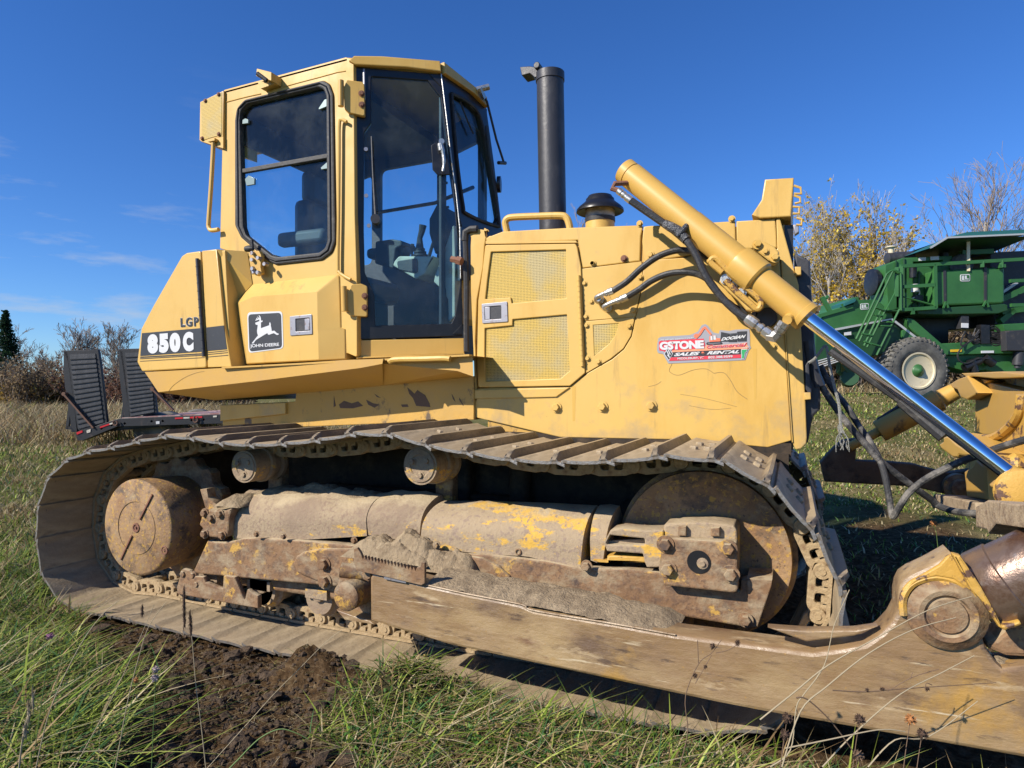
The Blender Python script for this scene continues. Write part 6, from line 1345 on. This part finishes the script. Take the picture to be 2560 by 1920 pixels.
for s_ in ('S 1510,1240 1545,1370', 'S 1440,1330 1600,1250', 'S 1650,1225 1740,1285'): g = hp.p(s_, -.05); mb.cyl(g[0], g[1], .11)
mb.build('drive_motor', blackp, HV)
mb = MB(); g = hp.p('S 1990,1165 1975,1300', -.1); mb.cyl(g[0], g[1], .12); mb.cyl(g[1], hp.p('S 1973,1330', -.1)[0], .07); mb.build('cylinder', darksteel, HV)
# wheel
wc = hp.p('S 925,1358', -.15)[0]; axn = Vector((sn, -cs, 0)).lerp(Vector((cs, sn, 0)), .10).normalized(); Rw = (hp.p('S 925,1358')[0] - hp.p('S 1268,1350')[0]).length * .985
mb = MB(); mb.lathe(wc, axn, [(-.55, Rw * .6), (-.52, Rw * .93), (-.45, Rw), (.0, Rw), (.07, Rw * .95), (.10, Rw * .82), (.09, Rw * .66), (.05, Rw * .56), (-.05, Rw * .54)], 72)
for k in range(38):
    th = 2 * math.pi * k / 38; u_ = Vector((cs, sn, 0)) - axn * axn.dot(Vector((cs, sn, 0))); u_.normalize(); v_ = axn.cross(u_); d_ = u_ * math.cos(th) + v_ * math.sin(th); t_ = -u_ * math.sin(th) + v_ * math.cos(th)
    mb.bar(wc + d_ * Rw * 1.0 + axn * .05, wc + d_ * Rw * 1.0 - axn * .45 + t_ * .12, .055, .06, d_); mb.bar(wc + d_ * Rw * .99 + axn * .055, wc + d_ * Rw * .90 + axn * .09 , .05, .03, axn)
wh = mb.build('tyre', tyre_m, HV, smooth=40)
mb = MB(); mb.lathe(wc, axn, [(.05, Rw * .50), (.075, Rw * .555), (.085, Rw * .56), (.085, Rw * .51), (.03, Rw * .475), (-.06, Rw * .46), (-.08, Rw * .40), (.0, Rw * .36), (.01, Rw * .22), (.01, Rw * .1)], 48); rm = mb.build('rim', cream, wh, smooth=35)
mb = MB(); mb.lathe(wc, axn, [(.0, Rw * .20), (.05, Rw * .20), (.08, Rw * .17), (.12, Rw * .09), (.14, Rw * .07), (.16, Rw * .03)], 32)
mb.build('hub', green, wh, smooth=50); mb = MB(); u_ = Vector((cs, sn, 0)) - axn * axn.dot(Vector((cs, sn, 0))); u_.normalize(); v_ = axn.cross(u_)
for k in range(10): th = 2 * math.pi * (k + .5) / 10; mb.lathe(wc + (u_ * math.cos(th) + v_ * math.sin(th)) * Rw * .29 + axn * .0, axn, [(0, .032), (.035, .03)], 6)
mb.build('wheel_nuts', darksteel, wh)
mb = MB(); g = hp.p('S 210,1260 210,1370 240,1390', .3); mb.tube(g, .06, 6); g = hp.p('S 240,1280 300,1370 380,1360 370,1300', .3); mb.prism(g, [v + Vector((-sn, cs, 0)) * .3 for v in g]); mb.cyl(hp.p('S 330,1420', .3)[0], hp.p('S 420,1440', .8)[0], .22); mb.build('header_foot', greend, HV)

# ================================================================ LOW LOADER TRAILER on the left
TR = thing('trailer', 'black low equipment trailer with two raised loading ramps and red wooden deck', 'trailer')
tp_ = PC(12.0)
tblk = M('trailer_black_paint', (.018, .018, .020), .5, layers=[((.07, .05, .04), 7, .56, .75, (1, 1, .4), 'n')], bump=(15, .1))
tgrey = M('ramp_mesh_grey', (.04, .042, .047), .55, layers=[((.07, .07, .075), 3, .45, .7, (4, 4, .6), 'n')], bump=(40, .2)); redp = M('faded_red_deck', (.30, .14, .12), .8, layers=[((.42, .35, .31), 5, .45, .62, (1, 1, 1), 'n')]); rusta = M('rusty_bar', (.14, .07, .045), .8)
rr = M('red_reflector', (.55, .02, .025), .4); wr = M('white_reflector', (.6, .55, .45), .4)
def ramp(out, inner, side, d):
    r_ = plate('ramp', tp_, out, d, d + .07, tblk, TR, bev=.006); tdp = plate('ramp_tread', tp_, inner, d - .012, d, tgrey, r_, bev=0)
    iv = [Vector(tp_.uv(n_)) for n_ in parse(inner)]; tl_, tr_, br_, bl_ = iv[0], iv[1], iv[-2], iv[-1]; gm_ = MB()
    for k in range(1, 15): f = k / 15; u0 = tl_.lerp(bl_, f); u1 = tr_.lerp(br_, f); gm_.bar(tp_.w(u0.x, u0.y, d - .02), tp_.w(u1.x, u1.y, d - .02), .012, .016)
    gm_.build('ramp_grating', tblk, r_)
    s0 = tp_.p(side, d); mb = MB(); mb.prism(s0, [v + Vector((-sn, cs, 0)) * .08 for v in s0]); mb.build('ramp_rail', tblk, r_, bev=.004); return r_
ra = ramp('O 527,585 812,577 830,680 888,1180 870,1215 655,1250 640,1230 560,680', 'O 580,618 792,610 862,1180 655,1235', 'O 526,585 560,600 600,900 640,1260 590,1262 570,1000 540,900 528,780', 0)
rb_ = ramp('O 985,572 1270,565 1262,760 1300,1100 1075,1140 1010,680', 'O 1040,605 1250,598 1268,900 1280,1095 1085,1130', 'O 985,572 1015,590 1045,800 1075,1140 1030,1140 1010,960 990,800', .0)
for s_ in ('O 550,945 795,1225', 'O 1280,905 1450,1078'): mb = MB(); g = tp_.p(s_, -.06); mb.bar(g[0], g[1], .05, .03); mb.cyl(g[0] - tp_.n * .02, g[0] + tp_.n * .06, .035); mb.build('ramp_stay', rusta, TR)
mb = MB()
for s_ in ('O 560,1000 530,1240', 'O 1015,1000 990,1150', 'O 530,1225 600,1240', 'O 600,900 575,1230'): g = tp_.p(s_, .1); mb.bar(g[0], g[1], .05, .05)
mb.build('ramp_leg', tblk, TR)
fr2 = plate('trailer_frame', tp_, 'O 640,1270 960,1160 1000,1148 1860,1112 2150,1095 2150,1155 1840,1190 985,1215 700,1330 655,1330', -.05, .10, tblk, TR, holes=[f'O {x},{y-12} {x+12},{y} {x},{y+12} {x-12},{y}' for x, y in ((855, 1232), (940, 1203), (1048, 1190), (1270, 1172), (1362, 1170), (1602, 1163), (1700, 1158))], bev=.004)
plate('frame_web', tp_, 'O 660,1275 2150,1100 2150,1150 985,1210 700,1320', .06, .12, blackp, fr2, bev=0)
dd0 = tp_.p('O 1010,1150 1850,1110 2150,1092', .0); dd1 = [v + Vector((-sn, cs, 0)) * 2.5 for v in tp_.p('O 1130,1150 1850,1110 2150,1092', .0)]
mb = MB(); top = [v + Vector((0, 0, .02)) for v in dd0] + [v + Vector((0, 0, .05)) for v in reversed(dd1)]; mb.prism([v - Vector((0, 0, .04)) for v in top], top); mb.build('trailer_deck', redp, TR)
q0 = tp_.p('O 650,1255 1010,1150', .0); mb = MB(); bt = [q0[0], q0[1], q0[1] + Vector((-sn, cs, 0)) * 2.5, q0[0] + Vector((-sn, cs, 0)) * 2.5]; mb.prism([v - Vector((0, 0, .03)) for v in bt], bt); mb.build('beavertail', tblk, TR)
for s_, m_ in (('O 652,1262 700,1245 702,1262 655,1282', rr), ('O 845,1215 925,1188 926,1200 848,1228', rr), ('O 925,1188 965,1176 965,1188 926,1200', wr), ('O 1465,1140 1530,1137 1530,1150 1465,1153', rr), ('O 1535,1137 1585,1135 1585,1147 1535,1149', wr), ('O 1590,1133 1690,1128 1690,1142 1590,1147', rr), ('O 1780,1125 1810,1123 1810,1136 1780,1138', wr), ('O 735,1245 770,1235 765,1262 738,1268', wr), ('O 1307,1172 1337,1170 1337,1192 1310,1194', white_d)):
    plate('reflector', tp_, s_, -.06, -.05, m_, fr2, bev=0)
mb = MB()
for s_ in ('O 970,1165 965,1190 985,1205 1000,1185 990,1165', 'O 1635,1130 1625,1160 1640,1180 1660,1165 1655,1135'): g = tp_.p(s_, -.09); mb.tube(catmull(g, 4), .014, 6)
mb.build('tie_ring', rusta, fr2)
for x, d in ((1190, .3), (1250, .5), (1195, 2.0)):
    q = tp_.p(f'O {x},1262', d)[0]; mb = MB(); axw = Vector((sn, -cs, 0)); mb.lathe(q, axw, [(-.2, .16), (-.2, .33), (-.17, .36), (.0, .36), (.03, .33), (.03, .2)], 28); w2 = mb.build('wheel', tyre_m, TR); mb = MB(); mb.lathe(q, axw, [(-.05, .2), (.02, .2), (.02, .17), (-.04, .12), (.0, .06)], 24); mb.build('rim', alum, w2)
# ================================================================ STICKER ON THE HOOD SIDE
sk = plate('dealer_sticker', h9, 'X 185,640 205,520 260,490 830,455 900,425 985,385 1060,265 1130,238 1180,265 1290,405 1400,430 1420,355 1610,375 1720,350 2000,335 2010,440 2015,660 2035,710 1990,760 1920,950 400,1018 300,830 200,810 180,760', -.002, .001, M('sticker_grey', (.33, .33, .36), .4), shield, bev=0, r=.004)
redd = M('sticker_red', (.72, .05, .07), .4); orange = M('sticker_orange', (.85, .20, .10), .4); peach = M('sticker_peach', (.85, .33, .18), .4); grn = M('sticker_green', (.04, .36, .12), .4)
h = h9
def st_(name, s_, d, m, par=sk): return plate(name, h, s_, d, d + .0012, m, par, bev=0)
st_('red_backing', 'X 215,600 240,570 1100,525 1130,640 1120,720 500,790 420,700 330,790 300,770 225,760', -.003, redd)
st_('peach_band', 'X 480,760 1110,720 1160,650 1290,660 1820,625 1960,600 1960,660 1990,690 1985,730 1120,770 480,800', -.0034, peach)
st_('black_band', 'X 480,795 1840,728 1850,830 450,890', -.0042, black_d)
st_('red_band', 'X 450,900 1830,840 1840,905 420,965', -.0042, redd)
st_('diamond_border', 'X 400,695 495,820 415,965 318,830', -.0050, white_d); st_('diamond', 'X 400,715 482,822 413,945 332,830', -.0060, black_d)
for a_, b_ in (((365, 770), (415, 860)), ((395, 750), (440, 840)), ((380, 850), (430, 900))): st_('diamond_mark', f'X {a_[0]},{a_[1]} {a_[0]+16},{a_[1]-8} {b_[0]+12},{b_[1]-6} {b_[0]},{b_[1]+8}', -.0070, white_d)
ex_ = st_('excavator_arm', 'X 905,460 940,430 1000,435 1070,320 1125,285 1150,300 1255,430 1250,465 1225,450 1130,335 1110,345 1035,460 1010,480 960,530 915,500', -.0050, orange)
st_('excavator_body', 'X 1215,480 1330,460 1355,520 1420,520 1440,580 1215,590', -.0050, orange); st_('excavator_cab', 'X 1235,480 1335,465 1350,545 1240,560', -.0060, white_d); st_('excavator_cab_post', 'X 1275,475 1288,472 1292,552 1280,555', -.0070, black_d)
st_('excavator_track', 'X 1150,625 1170,600 1450,590 1470,615 1450,635 1175,655', -.0050, black_d); st_('excavator_track', 'X 1185,620 1430,605 1430,620 1190,637', -.0060, M('sticker_mid_grey', (.2, .2, .22), .5))
for s_ in ('X 1445,400 1610,435 1590,580 1430,580', 'X 1590,455 1755,425 1755,590 1590,590', 'X 1768,395 1950,385 1945,575 1768,580'): st_('black_panel', s_, -.0050, black_d)
st_('panel_outline', 'X 1440,395 1612,428 1755,415 1765,388 1955,380 1955,386 1770,394 1762,420 1612,434 1446,402', -.0052, black_d)
st_('state_outline', 'X 1842,740 1965,730 1950,790 1925,800 1900,925 1845,925 1850,850 1838,800', -.0050, white_d); st_('state_shape', 'X 1852,748 1955,740 1940,782 1915,795 1893,915 1855,915 1860,850 1848,800', -.0060, grn)
def sl(body, bl, br, tl, m, d, bold=.03, shear=0, sp=1.0): return lettering('lettering', body, h, bl, br, tl, m, sk, d=d, bold=bold, shear=shear, spacing=sp)
sl('GSTONE', 'X 236,755', 'X 1112,722', 'X 228,592', white_d, -.0062, .06, 0, .95)
sl('DOOSAN', 'X 1440,573', 'X 1925,512', 'X 1455,508', white_d, -.0062, .05, .35)
sl('Commercial', 'X 1160,725', 'X 1940,680', 'X 1175,652', white_d, -.0048, .07, .3); sl('Commercial', 'X 1162,722', 'X 1938,677', 'X 1178,655', redd, -.0060, .02, .3)
sl('SALES', 'X 512,876', 'X 1018,852', 'X 525,808', white_d, -.0056, .05, .3); sl('&', 'X 1050,840', 'X 1125,838', 'X 1052,785', orange, -.0056, .05); sl('RENTAL', 'X 1160,842', 'X 1800,815', 'X 1178,778', white_d, -.0056, .05, .3)
sl('MIDDLEBURY, VT', 'X 588,948', 'X 1108,928', 'X 588,902', white_d, -.0056, .02); sl('802.388.9599', 'X 1190,922', 'X 1672,900', 'X 1190,876', white_d, -.0056, .02)
sl('We will rake anything in trade!', 'X 250,578', 'X 905,530', 'X 255,540', white_d, -.0056, .01, .3); sl('.COM', 'X 1850,722', 'X 1990,712', 'X 1855,698', white_d, -.0064, .02, .3)

# rust-brown scrape marks on the hull side
scr = M('scraped_bare_patch', (.14, .085, .05), .7, bump=(60, .3))
rnd = random.Random(12)
def splat(pts_, y, par): plate('scrape_mark', PY(y), pts_, -.001, .0008, scr, par, bev=0)
for s_ in ('D 690,1165 720,1190 745,1215 770,1185 790,1200 830,1225 865,1290 872,1320 760,1310 735,1250 705,1215', 'D 1040,1215 1055,1240 1070,1280 1050,1255', 'D 430,1215 480,1248 450,1240', 'D 110,1235 125,1310 108,1320', 'D 365,1262 420,1290 470,1300 430,1325 380,1300', 'D 150,1300 190,1270 250,1290 300,1275 340,1310 260,1330 160,1328', 'D 1100,1245 1135,1305 1128,1308 1100,1262', 'D 640,1300 690,1298 700,1318 650,1320'):
    splat(s_, .899, hull)

scm = M('scratch', (.30, .20, .09), .7); pol = M('diluted_streak', (.60, .36, .07), .6)
for s_, r_ in (('F 905,780 880,830 865,880 935,910 1050,870 1150,860 1215,895', .0011), ('F 1215,895 1290,890 1340,940 1400,1040 1480,1100', .0012), ('F 950,1060 1150,1095 1400,1160', .0008), ('F 1020,1150 1200,1180 1350,1170', .0008), ('F 700,1000 760,985 800,960', .0010)):
    mb = MB(); mb.tube(catmull(h9.p(s_, -.0005), 6), r_, 4); mb.build('scratch', scm, shield)
for s_ in ('C 405,1255 440,1210 500,1165 560,1130 640,1100 700,1090',): mb = MB(); mb.tube(catmull(PY(.60).p(s_, -.001), 6), .0011, 4); mb.build('scratch', scm, deck)
for s_ in ('F 95,990 125,1000 118,1270 100,1275', 'F 1520,700 1555,700 1550,1100 1535,1100'): plate('rust_run', h9, s_, -.0006, .0006, pol, shield, bev=0)
# ================================================================ FOREGROUND WEEDS (each stalk its own plant)
stalk_g = M('dry_stalk', (.36, .29, .18), .8); stalk_b = M('brown_dry_stalk', (.16, .10, .06), .85); seedm = M('brown_seed_head', (.12, .07, .045), .95, bump=(120, .9)); pinkm = M('pink_clover', (.50, .22, .34), .8, bump=(150, .9)); palepink = M('pale_clover', (.66, .52, .50), .8, bump=(150, .9)); greenst = M('green_stem', (.10, .17, .04), .7); orangem = M('withered_clover', (.38, .16, .05), .85)
def bumpy(mb, c, r, sz, seed, n=2):
    b = bmesh.new(); bmesh.ops.create_icosphere(b, subdivisions=2, radius=1)
    mb.add([Vector((v.co.x * r, v.co.y * r, v.co.z * sz)) * (1 + .35 * noise.noise(v.co * 3 + Vector((seed, 0, 0)))) + c for v in b.verts], [tuple(v.index for v in f.verts) for f in b.faces]); b.free()
def stalk(name, label, cat, pts, D, r, m, head=None, hm=None, branches=(), group=None, rb=None):
    """pts: 'CROP x,y ...' measured at D metres from the camera"""
    pl = PC(D); P_ = pl.p(pts); base = P_[0]; root = thing(name, label, cat, group, base); mb = MB(); C_ = catmull(P_, 5); g = gz(base.x, base.y)
    if base.z > g and name != 'dead_stalk' or (base.z > g and base.z < g + .12):
        d = (P_[0] - P_[1]).normalized(); d = d if d.z < -.35 else (d + Vector((0, 0, -1))).normalized(); C_ = [base + d * ((base.z - g + .01) / -d.z)] + C_
    mb.tube(C_, [r * .62 * (1 - .5 * i / len(C_)) for i in range(len(C_))], 5)
    for s_ in branches: mb.tube(catmull(pl.p(s_), 4), r * .4, 4)
    mb.build('stem', m, root)
    if head:
        for i, (s_, rr, zz) in enumerate(head):
            mb = MB(); c_ = pl.p(s_)[0]; rn = random.Random(len(s_) * 31 + i); bumpy(mb, c_, rr * .55, zz * .6, i * 3.1)
            for k in range(70):
                d_ = Vector((rn.gauss(0, 1), rn.gauss(0, 1), rn.gauss(0, 1) + .3)).normalized(); a_ = c_ + Vector((d_.x * rr, d_.y * rr, d_.z * zz)) * .45; b_ = c_ + Vector((d_.x * rr, d_.y * rr, d_.z * zz)) * rn.uniform(.85, 1.25)
                t_ = d_.cross(Vector((rn.gauss(0, 1), rn.gauss(0, 1), rn.gauss(0, 1)))).normalized() * min(rr, zz) * .13; mb.add([a_ - t_, a_ + t_, b_ + t_ * .5, b_ - t_ * .5], [(0, 1, 2, 3)])
            mb.build('flower_head', hm, root, smooth=0)
    return root
stalk('grass_stalk', 'tall thin grass stalk with dark seed heads standing before the shoes', 'grass stalk', 'M 1035,850 1010,620 985,430 965,200 950,120', 1.85, .0026, stalk_g, [('M 925,20', .006, .05), ('M 928,105', .006, .03), ('M 957,110', .006, .035), ('M 960,150', .005, .03)], seedm)
stalk('grass_stalk', 'long pale grass stem leaning right with a bent tip in the left foreground', 'grass stalk', 'M 180,850 250,560 380,270 500,90 600,0', 1.6, .0024, stalk_g)
stalk('grass_stalk', 'pale twisted grass stem crossing over the rear shoes', 'grass stalk', 'M 580,850 640,520 700,280 750,130 835,10', 1.7, .0022, stalk_g)
stalk('grass_stalk', 'thin tan grass stem with small seed tuft beside the crossed stems', 'grass stalk', 'M 420,760 560,500 700,200 775,20', 1.75, .0018, stalk_g, [('M 715,60', .005, .02)], seedm)
stalk('grass_stalk', 'fuzzy pale grass spike rising at the lower left corner', 'grass stalk', 'M 95,850 115,690 140,580 178,455', 1.35, .003, stalk_g, [('M 125,660', .006, .02), ('M 145,570', .005, .03), ('M 165,500', .004, .03)], stalk_g)
stalk('grass_stalk', 'dry blade with orange tip arching over the soil', 'grass blade', 'M 1200,800 1300,700 1400,650 1480,665 1550,700', 1.7, .0035, greenst)
stalk('grass_stalk', 'pale straw leaning right over the bare soil', 'grass stalk', 'M 1290,570 1380,470 1500,350 1640,210 1720,150', 2.0, .002, stalk_g)
stalk('clover', 'white clover pair of flower heads beside the dark soil', 'clover', 'M 775,560 780,450 782,350', 1.8, .002, greenst, [('M 783,350', .010, .010), ('M 780,393', .011, .011)], palepink)
stalk('clover', 'pink and orange withered clover left of the white clover pair', 'clover', 'M 660,520 680,450 686,410', 1.8, .002, greenst, [('M 685,405', .008, .009)], orangem)
stalk('clover', 'pink clover flower head in the grass at the left', 'clover', 'M 240,300 250,230 252,185', 2.0, .002, greenst, [('M 252,182', .013, .010)], pinkm)
stalk('clover', 'small reddish clover in the sunlit weeds behind the arm', 'clover', 'H 1060,1400 1050,1320 1030,1275', 3.4, .0025, greenst, [('H 1035,1268', .018, .014)], orangem)
# brown knapweed stalks on the right
kw = [('N 1480,560 1510,420 1500,260 1560,110 1620,60 1665,0', 1.9, 'brown branching dead stalk with seed heads standing before the middle of the push arm', [('N 1625,30', .008, .010), ('N 1545,165', .007, .009), ('N 1592,125', .006, .008), ('N 1740,15', .008, .010)], ('N 1560,110 1555,0', 'N 1545,200 1620,70', 'N 1640,60 1700,45 1745,15')),
 ('L 60,1700 180,1600 215,1350 260,1270 380,1100 440,860 530,650', 1.7, 'long straight dead stalk leaning right before the front pivot', [], ('L 380,1100 330,1180',)),
 ('L 0,1420 200,1260 400,1100 700,930 1000,770 1255,690', 1.5, 'pale bent straw crossing the front pivot boss', [], ()),
 ('L 130,1700 240,1370 400,1220 640,1030 900,890 1160,815', 1.45, 'second pale straw crossing just below the pivot boss', [], ()),
 ('L 215,1290 280,1300 420,1430 560,1620 600,1700', 1.5, 'bent brown stem bowing down toward the lower right', [], ()),
 ('L 430,1245 620,1255 800,1240 1100,1220 1400,1200', 1.9, 'thin dark twig lying level across the push arm', [('L 635,1245', .006, .006), ('L 725,1240', .007, .006), ('L 990,1240', .007, .008)], ('L 760,1250 900,1170 1060,1120', 'L 890,1180 905,1140', 'L 980,1250 985,1205 1020,1215')),
 ('L 150,1590 400,1540 700,1480 860,1490', 1.45, 'pale straw lying flat below the push arm', [], ()),
 ('L 640,1700 800,1540 1000,1520 1290,1310', 1.6, 'tan stem reaching up right under the brown heads', [], ()),
 ('L 370,1700 560,1500 830,1270 1080,1140 1270,1040', 1.6, 'pale stem with fine tip pointing at the pivot boss', [], ())]
for i, (s_, D, lb_, hd, bb) in enumerate(kw): stalk('dead_stalk', lb_, 'dead stalk', s_, D, .0032 if i else .003, stalk_b if (hd or i in (4,)) else stalk_g, hd or None, seedm, bb)
for i, (s_, lb_, m_) in enumerate([('L 590,1420', 'round brown seed head against the lower push arm', seedm), ('L 890,1420', 'reddish orange seed head, brightest of the heads on the right', orangem), ('L 960,1505', 'dark brown seed head lowest and rightmost of the heads', seedm), ('L 160,1410', 'brown seed head just left of the bowed stem', seedm), ('L 150,1510', 'dark seed head under the leftmost brown one', seedm), ('L 580,1630', 'fluffy pale brown head near the bottom edge', stalk_b)]):
    P_ = parse(s_)[0]; cr_ = f'W0 {P_[0]-25:.0f},{P_[1]+190:.0f} {P_[0]-12:.0f},{P_[1]+80:.0f} {P_[0]:.0f},{P_[1]:.0f}'
    stalk('knapweed', lb_, 'seed head', cr_, 1.5, .0022, stalk_b, [(f'W0 {P_[0]:.0f},{P_[1]:.0f}', .0125, .012)], m_)
